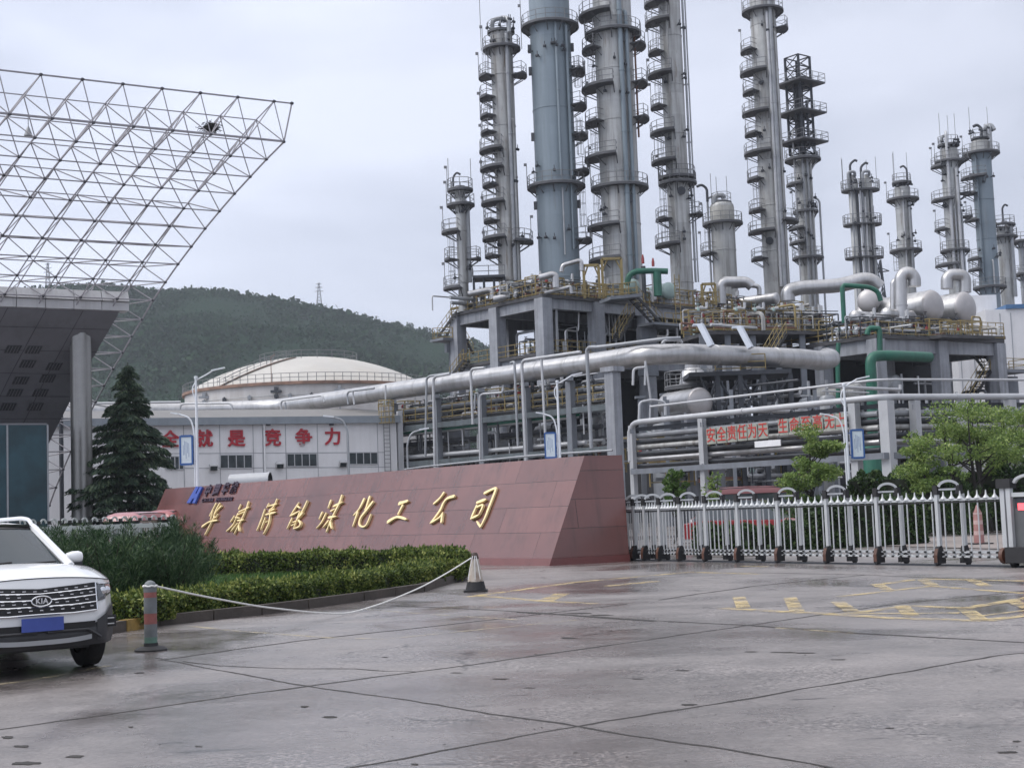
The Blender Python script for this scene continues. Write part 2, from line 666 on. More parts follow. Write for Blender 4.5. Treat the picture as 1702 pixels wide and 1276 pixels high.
    L(vs_.outputs['Color'], vw.inputs[0])
    vm = N_(t, 'MapRange')
    L(vw.outputs['X'], vm.inputs['Value'])
    vm.inputs['To Min'].default_value = .72
    vm.inputs['To Max'].default_value = 1.28
    vx = N_(t, 'Mix', data_type='RGBA', blend_type='MULTIPLY')
    vg = N_(t, 'MapRange')
    L(gm.outputs[0], vg.inputs['Value'])
    vg.inputs['To Min'].default_value = .35
    L(vg.outputs[0], vx.inputs['Factor'])
    L(dk.outputs['Result'], vx.inputs['A'])
    L(vm.outputs[0], vx.inputs['B'])
    L(vx.outputs['Result'], sm.inputs[0])
    L(sp.outputs[0], sm.inputs['Scale'])
    # oil spots / scuffs stretched along the traffic direction
    mpn = N_(t, 'Mapping')
    mpn.inputs['Rotation'].default_value = (0, 0, R(-42))
    mpn.inputs['Scale'].default_value = (.55, 2.2, 1)
    L(ob, mpn.inputs['Vector'])
    spot = N_(t, 'TexNoise', Scale=1.4, Detail=5.0, Roughness=.6)
    L(mpn.outputs['Vector'], spot.inputs['Vector'])
    so = N_(t, 'MapRange', interpolation_type='SMOOTHSTEP')
    L(spot.outputs['Fac'], so.inputs['Value'])
    so.inputs['From Min'].default_value = .64
    so.inputs['From Max'].default_value = .675
    so.inputs['To Max'].default_value = .75
    k1 = N_(t, 'Math', operation='MAXIMUM')
    k1.inputs[0].default_value = 0; L(so.outputs[0], k1.inputs[1])
    k2 = N_(t, 'Math', operation='MAXIMUM')
    L(k1.outputs[0], k2.inputs[0])
    k2.inputs[1].default_value = 0
    # irregular hairline cracks
    cm = N_(t, 'VectorMath', operation='SCALE'); cm.inputs['Scale'].default_value = 1.6
    wv = N_(t, 'TexNoise', Scale=.8, Detail=6.0)
    L(ob, wv.inputs['Vector'])
    L(wv.outputs['Color'], cm.inputs[0])
    ca = N_(t, 'VectorMath', operation='ADD')
    L(ob, ca.inputs[0]); L(cm.outputs['Vector'], ca.inputs[1])
    cv = N_(t, 'TexVoronoi', Scale=.17, feature='DISTANCE_TO_EDGE')
    L(ca.outputs['Vector'], cv.inputs['Vector'])
    ck = N_(t, 'MapRange', interpolation_type='SMOOTHSTEP')
    L(cv.outputs['Distance'], ck.inputs['Value'])
    ck.inputs['From Min'].default_value = .0015
    ck.inputs['From Max'].default_value = .0055
    ck.inputs['To Min'].default_value = .9
    ck.inputs['To Max'].default_value = 0
    ckm = N_(t, 'Math', operation='MULTIPLY')
    L(ck.outputs[0], ckm.inputs[0]); L(gm.outputs[0], ckm.inputs[1])
    k3 = N_(t, 'Math', operation='MAXIMUM')
    L(k2.outputs[0], k3.inputs[0]); L(ckm.outputs[0], k3.inputs[1])
    k2 = k3
    # faint tyre tracks along the way in
    mt = N_(t, 'Mapping')
    mt.inputs['Rotation'].default_value = (0, 0, R(-47))
    mt.inputs['Scale'].default_value = (.05, 1.0, 1)
    L(ob, mt.inputs['Vector'])
    tk = N_(t, 'TexNoise', Scale=1.1, Detail=4.0)
    L(mt.outputs['Vector'], tk.inputs['Vector'])
    tm_ = N_(t, 'MapRange')
    L(tk.outputs['Fac'], tm_.inputs['Value'])
    tm_.inputs['From Min'].default_value = .35
    tm_.inputs['From Max'].default_value = .65
    tm_.inputs['To Min'].default_value = .86
    tm_.inputs['To Max'].default_value = 1.10
    sm2 = N_(t, 'VectorMath', operation='SCALE')
    L(sm.outputs['Vector'], sm2.inputs[0]); L(tm_.outputs[0], sm2.inputs['Scale'])
    sm = sm2
    fi = N_(t, 'Mix', data_type='RGBA')
    L(k2.outputs[0], fi.inputs['Factor'])
    L(sm.outputs['Vector'], fi.inputs['A'])
    fi.inputs['B'].default_value = (.022, .018, .016, 1)
    L(fi.outputs['Result'], b.inputs['Base Color'])
    # gloss: damp films are smooth, gravelly parts rough
    rg = N_(t, 'MapRange')
    L(wet.outputs[0], rg.inputs['Value'])
    rg.inputs['To Min'].default_value = .36
    rg.inputs['To Max'].default_value = .09
    r2 = N_(t, 'Math', operation='MULTIPLY_ADD')
    L(med.outputs['Fac'], r2.inputs[0])
    r2.inputs[1].default_value = .45
    L(rg.outputs[0], r2.inputs[2])
    r3 = N_(t, 'Math', operation='SUBTRACT', use_clamp=True)
    L(r2.outputs[0], r3.inputs[0])
    r3.inputs[1].default_value = .16
    L(r3.outputs[0], b.inputs['Roughness'])
    ha = N_(t, 'Math', operation='MULTIPLY_ADD')
    L(vor.outputs['Distance'], ha.inputs[0])
    ha.inputs[1].default_value = .5
    L(fin.outputs['Fac'], ha.inputs[2])
    hj = ha
    bs = N_(t, 'MapRange')
    L(wet.outputs[0], bs.inputs['Value'])
    bs.inputs['To Min'].default_value = .6
    bs.inputs['To Max'].default_value = .10
    bp = N_(t, 'Bump', Distance=.012)
    L(bs.outputs[0], bp.inputs['Strength'])
    L(hj.outputs[0], bp.inputs['Height'])
    L(bp.outputs['Normal'], b.inputs['Normal'])
    return m


M['ground'] = ground_mat()
mb = MB()
mb.add([(-3000, -60, 0), (3000, -60, 0), (3000, 3200, 0), (-3000, 3200, 0)], [(0, 1, 2, 3)])
g = mb.build('ground', M['ground'], smooth=False)
g.data.transform(Matrix.Translation(g.location)); g.location = (0, 0, 0)
tag(g, 'wet grey concrete forecourt in large slabs with dark joints', kind='structure')


# ------------------------------------------------------------------ painted lines
def worn_paint(name, col, lo, hi):
    m = pmat(name, col, .5, var=.15, scale=3)
    t = m.node_tree
    b = t.nodes['Principled BSDF']
    tcn = N_(t, 'TexCoord')
    no = N_(t, 'TexNoise', Scale=2.2, Detail=8.0, Roughness=.75)
    t.links.new(tcn.outputs['Object'], no.inputs['Vector'])
    mr = N_(t, 'MapRange', interpolation_type='SMOOTHSTEP')
    mr.inputs['From Min'].default_value = lo
    mr.inputs['From Max'].default_value = hi
    mr.inputs['To Max'].default_value = .76
    t.links.new(no.outputs['Fac'], mr.inputs['Value'])
    t.links.new(mr.outputs[0], b.inputs['Alpha'])
    return m


M['worn_yellow'] = worn_paint('worn_yellow_paint', (.62, .48, .22), .36, .66)
M['worn_pale'] = worn_paint('worn_pale_paint', (.55, .47, .30), .38, .72)


def strip(mb, pts, wd, z=.004):
    q = [G(*p) for p in pts]
    for i in range(len(q) - 1):
        a, b = q[i], q[i + 1]
        d = (b - a); d.z = 0; d.normalize()
        s = V((-d.y, d.x, 0)) * wd / 2
        mb.add([(a + s)[:2] + (z,), (a - s)[:2] + (z,), (b - s)[:2] + (z,), (b + s)[:2] + (z,)], [(0, 1, 2, 3)])


mb = MB()
for k, (pts, wd) in enumerate([
    ([(775, 992), (960, 967), (1153, 950)], .22), ([(797, 990), (905, 999), (990, 1003)], .2), ([(905, 999), (935, 986)], .3),
    ([(1153, 951), (1262, 954)], .22), ([(1008, 974), (1090, 966)], .30),
    ([(1392, 992), (1548, 974), (1702, 986)], .18), ([(1454, 972), (1530, 962), (1720, 966)], .24),
    ([(1200, 1011), (1383, 1021), (1495, 1028), (1637, 1032), (1720, 1020)], .26), ([(1410, 1020), (1513, 1007), (1604, 1011), (1720, 992)], .22),
    ([(1420, 1020), (1595, 1019)], .2), ([(1630, 1024), (1720, 1013)], .10),
    ([(1232, 941), (1275, 942)], .2)]):
    strip(mb, pts, wd, .004 + .0006 * k)
for k, (a, b_) in enumerate([((1498, 1007), (1516, 1025)), ((1601, 1011), (1630, 1031)), ((1681, 999), (1712, 1012)), ((1612, 963), (1640, 975)),
                             ((1534, 964), (1552, 974)), ((1458, 972), (1475, 981)), ((1313, 994), (1325, 1017)), ((1228, 993), (1236, 1011)), ((1392, 1001), (1416, 1017))]):
    strip(mb, [a, b_], .21, .013 + .0005 * k)
tag(mb.build('road_marking', M['worn_yellow'], smooth=False), 'worn yellow hatched box painted before the sliding gate', kind='structure')
mb = MB()
strip(mb, [(312, 1040), (402, 1049), (552, 1060)], .11, .004)
strip(mb, [(552, 1060), (640, 1062), (960, 1030)], .08, .005)
strip(mb, [(600, 1012), (690, 1019), (860, 1030)], .08, .006)
strip(mb, [(-60, 1144), (60, 1129), (180, 1106)], .12, .004)
strip(mb, [(1290, 1043), (1420, 1052)], .1, .004)
tag(mb.build('parking_line', M['worn_pale'], smooth=False), 'faded parking bay lines beside the planting bed', kind='structure')

# ------------------------------------------------------------------ broken slab joints, cracks and tarry spots (thin sheets on the concrete)
M['joint_tar'] = pmat('joint_tar', (.020, .017, .015), .75, var=.4, scale=4)
jr = random.Random(31)


def joint_line(mb, pts, wd, z, wob=.035, gap=.0):
    q = [G(*p) for p in pts]
    path = []
    for i in range(len(q) - 1):
        n = max(2, int((q[i + 1] - q[i]).length / .16))
        path += [q[i].lerp(q[i + 1], k / n) for k in range(n)]
    path.append(q[-1])
    L_, R_ = [], []
    drift, wv = 0.0, 1.0
    for i, p in enumerate(path):
        d = path[min(i + 1, len(path) - 1)] - path[max(i - 1, 0)]
        d.normalize()
        s = V((-d.y, d.x, 0))
        drift = drift * .85 + jr.uniform(-wob, wob) * .5
        wv = max(.25, min(2.4, wv * .8 + .2 * jr.choice((.4, .7, 1, 1, 1.6, 2.6))))
        c = p + s * drift
        L_.append((c + s * (wd * wv * .5 + jr.uniform(0, .012)))[:2] + (z,))
        R_.append((c - s * (wd * wv * .5 + jr.uniform(0, .012)))[:2] + (z,))
    n = len(path)
    mb.add(L_ + R_, [(i, n + i, n + i + 1, i + 1) for i in range(n - 1)])


for k, (pts, wd) in enumerate([
    ([(540, 1281), (700, 1253), (953, 1207), (1324, 1146), (1500, 1117), (1665, 1088), (1740, 1082)], .030),
    ([(-40, 1217), (250, 1176), (508, 1140), (700, 1115), (900, 1088), (1206, 1044), (1400, 1016), (1465, 1006), (1740, 978)], .040),
    ([(255, 1093), (508, 1140), (700, 1168), (947, 1206), (1180, 1240), (1420, 1282)], .020),
    ([(650, 1006), (780, 1012), (918, 1019), (1080, 1030), (1265, 1040), (1450, 1053), (1740, 1070)], .060),
    ([(264, 1097), (500, 1064), (700, 1043), (918, 1018), (1040, 1003)], .050),
    ([(1095, 997), (1250, 974), (1440, 955)], .055),
    ([(1160, 951), (1300, 952), (1440, 955), (1570, 961), (1740, 971)], .05),
    ([(302, 1099), (362, 1106), (469, 1111), (590, 1111), (640, 1115), (690, 1116)], .018),
    ([(860, 1017), (930, 1021), (1010, 1027), (1090, 1032)], .11)]):
    mb = MB()
    joint_line(mb, pts, wd * .78, .0016 + .0002 * k)
    tag(mb.build('slab_joint', M['joint_tar'], smooth=False), 'dark broken joint or crack between the concrete slabs', kind='structure')
mb = MB()
sp_ = [(506, 1174, 20, 3), (546, 1191, 34, 4), (231, 1118, 30, 3), (37, 1240, 34, 5), (124, 1257, 40, 5), (40, 1268, 70, 7), (12, 1225, 26, 6), (218, 1208, 14, 2), (1143, 1171, 40, 3.5), (1307, 1084, 60, 2), (1132, 1114, 30, 1.6), (945, 1060, 44, 2), (1675, 1250, 50, 4),
       (880, 1143, 30, 2), (1690, 1232, 26, 3), (640, 1092, 16, 1.2), (830, 1128, 40, 2), (760, 1118, 26, 1.6), (1060, 1128, 22, 1.6), (1390, 1096, 40, 1.6), (1480, 1210, 20, 2), (1340, 1085, 50, 1.8), (1250, 1083, 36, 1.6), (690, 1270, 18, 2.6), (330, 1240, 14, 2), (960, 1019, 60, 2.4), (1000, 1022, 50, 2.2)]
for i in range(40):
    y = 1010 + 260 * jr.random() ** .8
    sp_.append((jr.uniform(200, 1700), y, jr.uniform(1.5, 9) * (y - 800) / 400, jr.uniform(.4, 1.1) * ((y - 840) / 300)))
for k, (px, py, wpx, hpx) in enumerate(sp_):
    n = 14
    ring = []
    for a in range(n):
        t = 2 * PI * a / n
        rr = jr.uniform(.45, 1.0)
        p = G(px + math.cos(t) * wpx * .5 * rr, py + math.sin(t) * hpx * .5 * rr)
        ring.append((p.x, p.y, .0037 if k % 2 else .0035))
    mb.add(ring, [tuple(range(n))])
tag(mb.build('pavement_spots', M['joint_tar'], smooth=False), 'small tarry chips and holes scattered over the concrete', kind='structure')

# ------------------------------------------------------------------ sign wall geometry (needed by the bed)
WB = G(913, 940)                          # right front foot of the sign wall
WD = V((-.622, .783, 0)).normalized()     # along the wall, away to the left
WN = V((WD.y, -WD.x, 0))                  # behind the wall (away from the camera)
if WN.y < 0: WN = -WN
WLEN, WHT, WRAKE = 27.5, 3.02, 1.45

# ------------------------------------------------------------------ planting bed and kerb
front = [G(*p) for p in [(178, 1053), (260, 1040), (350, 1030), (430, 1021), (507, 1011), (600, 998), (700, 983), (753, 967), (776, 953), (778, 943)]]
bed = [(p.x, p.y) for p in front] + [tuple((WB + WD * 3.7 - WN * .12)[:2]), tuple((WB + WD * 27 - WN * .12)[:2]), (-26, 42), (-20, 26), (-12, 21.5)]
M['soil'] = pmat('dark_soil', (.055, .042, .03), .9, var=.4, scale=3, bump=.4, bscale=9)
M['lawn_base'] = pmat('lawn_base', (.035, .075, .02), .9, var=.35, scale=2)
mb = MB()
mb.prism(bed, .0, .13)
tag(mb.build('planting_bed', M['lawn_base'], smooth=False), 'raised bed of soil and lawn before the sign wall', kind='structure')
M['kerb'] = pmat('old_kerb_concrete', (.062, .052, .045), .75, var=.3, scale=1.5, streak=.4, bump=.3, bscale=14)
mb = MB()
for i in range(len(front) - 1):
    a, b_ = front[i], front[i + 1]
    n = max(1, int((b_ - a).length / .95))
    for k in range(n):
        p, q = a.lerp(b_, (k + .012) / n), a.lerp(b_, (k + .988) / n)
        mb.beam(p + V((0, 0, .08)), q + V((0, 0, .08)), .15, .16 + .004 * (k % 3))
tag(mb.build('kerb', M['kerb'], smooth=False), 'low grey kerb round the planting bed', kind='structure')
mb = MB()
a, b_ = front[0], front[1]
p, q = a.lerp(b_, .3), a.lerp(b_, .78)
mb.beam(p + V((.012, -.012, .083)), q + V((.012, -.012, .083)), .15, .168)
tag(mb.build('kerb', pmat('yellow_kerb_paint', (.24, .155, .04), .7, var=.4, scale=6), smooth=False), 'kerb stone with worn yellow paint behind the bollard', kind='structure')

# ------------------------------------------------------------------ vegetation helpers
M['boxwood'] = leaf_mat('boxwood_leaves', (.030, .056, .013), (.130, .180, .038), (.30, .32, .09), noise=1.3)
M['hedge_dark'] = leaf_mat('dark_hedge_leaves', (.016, .036, .012), (.045, .085, .026), (.09, .14, .045), noise=.9)
M['hedge_core'] = pmat('hedge_twigs', (.012, .016, .008), .95, var=.4)
M['juniper'] = leaf_mat('juniper_needles', (.016, .040, .018), (.046, .092, .038), (.115, .17, .075), noise=1.0, trans=.15)
M['cedar'] = leaf_mat('cedar_needles', (.020, .044, .028), (.056, .092, .054), (.11, .15, .08), noise=.45, trans=.1)
M['tree_leaf'] = leaf_mat('broad_leaves', (.09, .15, .04), (.20, .29, .075), (.32, .39, .13), noise=.5, trans=.35)
M['tree_leaf_pale'] = leaf_mat('young_broad_leaves', (.04, .085, .02), (.09, .16, .04), (.16, .23, .07), noise=.7, trans=.35)
M['bark'] = pmat('bark', (.035, .028, .022), .9, var=.35, scale=5, bump=.4)
M['bark_dark'] = pmat('wet_dark_bark', (.016, .014, .013), .85, var=.35, scale=5, bump=.4)
M['grass'] = leaf_mat('lawn_blades', (.03, .075, .016), (.06, .125, .028), (.11, .17, .05), noise=.8, trans=.3)


def hedge(name, label, path, wid, ht, dens, leaf, mat, z0=.1, wob=.10, group=None, core=True):
    """clipped hedge along a path of ground points"""
    path = [V((p[0], p[1], 0)) for p in path]
    seg = [(path[i + 1] - path[i]).length for i in range(len(path) - 1)]
    Lt = sum(seg)
    o = thing(name, label, 'hedge', (path[0].x, path[0].y, 0), group)
    N = int(Lt * (wid + 2 * ht) * dens)
    s = rng.random(N) * Lt
    cum = np.cumsum([0] + seg)
    idx = np.clip(np.searchsorted(cum, s, 'right') - 1, 0, len(seg) - 1)
    pa = np.array([tuple(p) for p in path])
    fr = (s - cum[idx]) / np.array(seg)[idx]
    ctr = pa[idx] * (1 - fr[:, None]) + pa[idx + 1] * fr[:, None]
    # smooth side vectors
    nrm = []
    for i in range(len(path)):
        d = (path[min(i + 1, len(path) - 1)] - path[max(i - 1, 0)]).normalized()
        nrm.append((-d.y, d.x, 0))
    nrm = np.array(nrm)
    sd = unit(nrm[idx] * (1 - fr[:, None]) + nrm[idx + 1] * fr[:, None])
    u = rng.random(N) * (wid + 2 * ht)
    side = np.where(u < wid, u - wid / 2, np.where(u < wid + ht, -wid / 2, wid / 2))
    hz = np.where(u < wid, ht, np.where(u < wid + ht, u - wid, u - wid - ht))
    # lumpy surface
    lump = (np.sin(s * 2.3) + np.sin(s * 5.1 + side * 4) + np.sin(s * 9.7 + hz * 7)) / 3 * wob
    inn = np.abs(rng.normal(size=N)) * -.05 + lump
    # round shoulders
    k = np.clip((hz / ht - .72) / .28, 0, 1)
    side = side * (1 - .16 * k ** 2) + np.sign(side) * inn * (u >= wid)
    hz = hz + inn * (u < wid) - .10 * (np.abs(side) / (wid / 2)) ** 4 * (u < wid)
    c = ctr + sd * side[:, None] + np.array([0, 0, 1]) * (hz + z0)[:, None]
    dr = rng.normal(size=(N, 3)) * .8 + sd * np.sign(side)[:, None] * .5 * (u >= wid)[:, None] + np.array([0, 0, .7])
    sz = leaf * (.6 + .8 * rng.random(N))
    # stray shoots above the cut
    Ns = N // 25
    pick = rng.choice(np.where(u < wid)[0], Ns)
    c2 = c[pick] + np.array([0, 0, 1]) * (rng.random(Ns) * .09)[:, None]
    d2 = rng.normal(size=(Ns, 3)) * .3 + np.array([0, 0, 1.])
    # leaves closing both ends
    Ne = int(wid * ht * dens * 1.6)
    for kk, pp_ in ((0, path[0]), (-1, path[-1])):
        sd_e = np.array(nrm[kk])
        ce = np.array(tuple(pp_)) + sd_e * ((rng.random(Ne) - .5) * wid * .9)[:, None] + np.array([0, 0, 1.]) * (z0 + rng.random(Ne) * ht * .97)[:, None] + rng.normal(size=(Ne, 3)) * .06
        c = np.vstack([c, ce]); dr = np.vstack([dr, rng.normal(size=(Ne, 3)) + np.array([0, 0, .5])]); sz = np.concatenate([sz, leaf * (.6 + .8 * rng.random(Ne))])
    v1, q1 = leaf_quads(c, dr, sz, sz * .62)
    v2, q2 = leaf_quads(c2, d2, leaf * 1.5, leaf * .6)
    np_mesh('foliage', np.vstack([v1, v2]), np.vstack([q1, q2 + len(v1)]), mat, o)
    if core:
        mb = MB()
        vs, fs = [], []
        for i, p in enumerate(path):
            n = V(nrm[i]) * (wid / 2 - .10)
            e = V((0, 0, 0))
            vs += [p - n + V((0, 0, z0)), p + n + V((0, 0, z0)), p + n + V((0, 0, z0 + ht - .11)), p - n + V((0, 0, z0 + ht - .11))]
        for i in range(len(path) - 1):
            b0, b1 = 4 * i, 4 * i + 4
            fs += [(b0 + k, b0 + (k + 1) % 4, b1 + (k + 1) % 4, b1 + k) for k in range(4)]
        m_ = 4 * (len(path) - 1)
        fs += [(3, 2, 1, 0), (m_, m_ + 1, m_ + 2, m_ + 3)]
        mb.add(vs, fs).build('branches', M['hedge_core'], o, smooth=False)
    return o


fp = [G(*p) for p in [(196, 1046), (260, 1034), (350, 1023), (430, 1014), (507, 1004), (600, 991), (690, 977), (742, 960)]]
hedge('hedge', 'clipped boxwood hedge along the kerb behind the sagging rope', [(p.x, p.y) for p in fp] + [(-1.75, 32.6)], 1.0, .37, 2800, .058, M['boxwood'])
hedge('hedge', 'boxwood hedge running along the foot of the red sign wall', [(-1.6, 33.2), (-1.75, 35.4), (-2.7, 36.6), (-4.4, 37.3), (-7, 38.2), (-10.5, 39.6)], .95, .58, 1200, .072, M['boxwood'])
# short piece of hedge at the left end, next to the car
p0 = G(184, 1046)

# lawn blades between the hedges
N = 16000
lx = rng.random(N) * 9.5 - 9.8
ly = 24.5 + rng.random(N) * 13
keep = (ly > 24.2 + (lx + 5) * 1.9 + 0) & (ly < 38.2) & (lx < -2.3)
lx, ly = lx[keep], ly[keep]
n = len(lx)
c = np.stack([lx, ly, np.full(n, .17)], 1)
v_, q_ = leaf_quads(c, rng.normal(size=(n, 3)) * .35 + np.array([0, 0, 1.]), .12 + .08 * rng.random(n), .02)
tag(np_mesh('lawn_grass', v_, q_, M['grass']), 'short green lawn between the two boxwood hedges', 'grass', kind='stuff')


def shrub_upright(label, x, y, h, rad, n, mat, group, name='shrub', z0=.1, L=.12, Wd=.014):
    """feathery shrub of many upright plumes"""
    x -= .42 if name == 'shrub' else 0
    o = thing(name, label, 'shrub', (x, y, z0), group)
    npl = 26
    cs, ds, ls = [], [], []
    per = n // npl
    for k in range(npl):
        a = random.random() * 2 * PI
        rr = rad * math.sqrt(random.random())
        base = np.array([x + math.cos(a) * rr * .35, y + math.sin(a) * rr * .35, z0])
        hh = h * (1 - .35 * (rr / rad) ** 2) * random.uniform(.82, 1.05)
        tip = np.array([x + math.cos(a) * rr * 1.15, y + math.sin(a) * rr * 1.15, z0 + hh])
        t = rng.random(per) ** .75
        ax = tip - base
        pts = base + ax * t[:, None]
        spread = .16 * (1 - t) ** .6 + .03
        off = rng.normal(size=(per, 3)) * spread[:, None]
        off[:, 2] *= .5
        cs.append(pts + off)
        ds.append(unit(off) * .95 + rng.normal(size=(per, 3)) * .25 + np.array([0, 0, .8]) + ax / np.linalg.norm(ax) * .3)
        ls.append(np.full(per, L) * (.6 + .8 * rng.random(per)))
    c, d, l = np.vstack(cs), np.vstack(ds), np.concatenate(ls)
    c[:, 2] = np.maximum(c[:, 2], z0 + .02)
    v1, q1 = leaf_quads(c, d, l, Wd * (.7 + .6 * rng.random(len(l))))
    np_mesh('foliage', v1, q1, mat, o)
    mb = MB()
    for k in range(7):
        a = k * .9
        mb.bar((x, y, z0), (x + math.cos(a) * rad * .6, y + math.sin(a) * rad * .6, z0 + h * .8), .02, 5, .006)
    mb.build('stem', M['bark'], o)
    return o


gsh = 'feathery dark shrubs in the bed left of the sign wall'
spots = [(-5.9, 26.6, 1.18), (-6.9, 25.9, 1.28), (-7.9, 25.2, 1.36), (-9.0, 24.9, 1.4), (-10.2, 24.9, 1.4), (-11.4, 25.2, 1.4), (-6.25, 27.9, 1.42), (-7.2, 27.4, 1.42), (-8.3, 27.0, 1.42),
         (-9.5, 26.9, 1.42), (-10.8, 27.0, 1.4), (-12.1, 27.2, 1.4), (-6.8, 29.4, 1.38), (-8.0, 29.2, 1.4), (-9.3, 29.2, 1.4), (-10.7, 29.3, 1.4)]
for i, (x, y, h_) in enumerate(spots):
    lab = 'tall feathery dark green shrub packed among its like left of the sign wall'
    if i == 0: lab = 'lower feathery shrub at the right end of the dark shrubs, beside the hedge'
    if i == 6: lab = 'feathery shrub with wispy tips reaching in front of the first gold character'
    shrub_upright(lab, x, y, h_ * 1.13 * random.uniform(.95, 1.05), .80, 9000, M['juniper'], gsh if i not in (0, 6) else None)


# ------------------------------------------------------------------ trees
def cedar(label, x, y, h, rad, seed):
    rs = random.Random(seed)
    o = thing('cedar_tree', label, 'tree', (x, y, 0))
    mb = MB()
    mb.tube([(x, y, 0), (x + .1, y, h * .5), (x, y + .05, h)], [.26, .15, .02], 8)
    cs, ds = [], []
    z = .5
    while z < h - .15:
        t = z / h
        rmax = rad * (1 - t) ** .72 * (1.0 if t > .1 else .85 + t)
        nb = 9 if t < .75 else 5
        a0 = rs.random() * 6.28
        for k in range(nb):
            a = a0 + k * 2 * PI / nb + rs.uniform(-.45, .45)
            L = rmax * rs.uniform(.42, 1.22)
            rise = .10 * L
            tipz = z + rise - L * rs.uniform(.10, .28)
            p1 = V((x + math.cos(a) * L * .5, y + math.sin(a) * L * .5, z + rise))
            p2 = V((x + math.cos(a) * L, y + math.sin(a) * L, tipz))
            mb.tube([(x, y, z), p1, p2], [.045, .028, .006], 5)
            m_ = int(130 + 330 * L / rad)
            s = rng.random(m_) ** .7
            b0 = np.array((x, y, z))
            pts = b0 * ((1 - s) ** 2)[:, None] + np.array(p1) * (2 * s * (1 - s))[:, None] + np.array(p2) * (s ** 2)[:, None]
            lat = np.array([-math.sin(a), math.cos(a), 0])
            ww = .50 * L * (1 - s * .7) * (.35 + .65 * s)
            off = rng.uniform(-1, 1, m_)
            pts = pts + lat * (off * ww)[:, None]
            pts[:, 2] += -np.abs(off) * ww * .25 - rng.random(m_) * .20
            cs.append(pts)
            ds.append(np.array([math.cos(a), math.sin(a), 0]) * .6 + lat * (off * .9)[:, None] + np.array([0, 0, -.55]) + rng.normal(size=(m_, 3)) * .25)
        z += .36 + .26 * (1 - t)
    c, d = np.vstack(cs), np.vstack(ds)
    n = len(c)
    v1, q1 = leaf_quads(c, d, .30 + .26 * rng.random(n), .09 + .05 * rng.random(n))
    np_mesh('crown', v1, q1, M['cedar'], o)
    mb.build('trunk', M['bark'], o)
    return o


def pads_tree(label, base, h, spread, nleaf, mat, seed, leaf=.16, stems=1, flat=.32, low=.42, group=None, lean=(0, 0), bark='bark_dark'):
    """small tree whose leaves sit in uneven clumps at the ends of its limbs"""
    rs = random.Random(seed)
    x, y = base[0], base[1]
    o = thing('leafy_tree', label, 'tree', (x, y, 0), group)
    mb = MB()
    tips = []
    for s in range(stems):
        a = rs.random() * 6.28
        sx, sy = x + rs.uniform(-.3, .3) * stems, y + rs.uniform(-.3, .3) * stems
        top = V((sx + lean[0] + math.cos(a) * spread * .22 * (stems > 1), sy + lean[1] + math.sin(a) * .22 * spread * (stems > 1), h * .62))
        r_ = .022 * h ** .9
        mid = V((sx, sy, 0)).lerp(top, .5) + V((rs.uniform(-.2, .2), rs.uniform(-.2, .2), 0))
        mb.tube([(sx, sy, 0), mid, top], [r_, r_ * .75, r_ * .5], 8)
        nl = max(5, int(15 / stems))
        for k in range(nl):
            f = low + (1 - low) * (k + .5) / nl
            st = V((sx, sy, 0)).lerp(top, min(1, f * 1.05))
            ang = rs.random() * 6.28
            L = spread * (1.05 - .55 * ((f - low) / (1 - low)) ** 1.6) * rs.uniform(.45, 1.0)
            e = st + V((math.cos(ang) * L, math.sin(ang) * L, h * rs.uniform(.06, .34) * (1.1 - .3 * f)))
            e.z = min(e.z, h * .97)
            m1 = st.lerp(e, .5) + V((0, 0, .10 * L))
            mb.tube([st, m1, e], [r_ * .38, r_ * .24, r_ * .08], 5)
            tips.append((e, .31 * spread * rs.uniform(.55, 1.05)))
            tips.append((m1, .24 * spread * rs.uniform(.5, .9)))
            for j in range(2):
                e2 = m1 + V((rs.uniform(-.5, .5) * L, rs.uniform(-.5, .5) * L, rs.uniform(.0, .22) * h * .5))
                mb.tube([m1, e2], [r_ * .16, r_ * .05], 5)
                tips.append((e2, .24 * spread * rs.uniform(.5, .9)))
        tips.append((top + V((0, 0, h * .28)), .36 * spread))
        mb.tube([top, top + V((0, 0, h * .3))], [r_ * .45, r_ * .1], 5)
    tot = sum(r ** 2 for _, r in tips)
    cs, ds = [], []
    for (p, r) in tips:
        m_ = int(nleaf * r * r / tot)
        g_ = rng.normal(size=(m_, 3))
        g_ = unit(g_) * (rng.random(m_) ** .45)[:, None]
        pts = np.array(p) + g_ * np.array([r, r, r * flat])
        cs.append(pts)
        ds.append(g_ * .5 + rng.normal(size=(m_, 3)) * .6 + np.array([0, 0, -.15]))
    c, d = np.vstack(cs), np.vstack(ds)
    n = len(c)
    nr = rng.normal(size=(n, 3)) * .9
    v1, q1 = leaf_quads(c, d, leaf * (.6 + .8 * rng.random(n)), leaf * .5 * (.7 + .6 * rng.random(n)), n=np.cross(d, np.array([0, 0, 1.]) + nr))
    np_mesh('crown', v1, q1, mat, o)
    mb.build('trunk', M[bark], o)
    return o


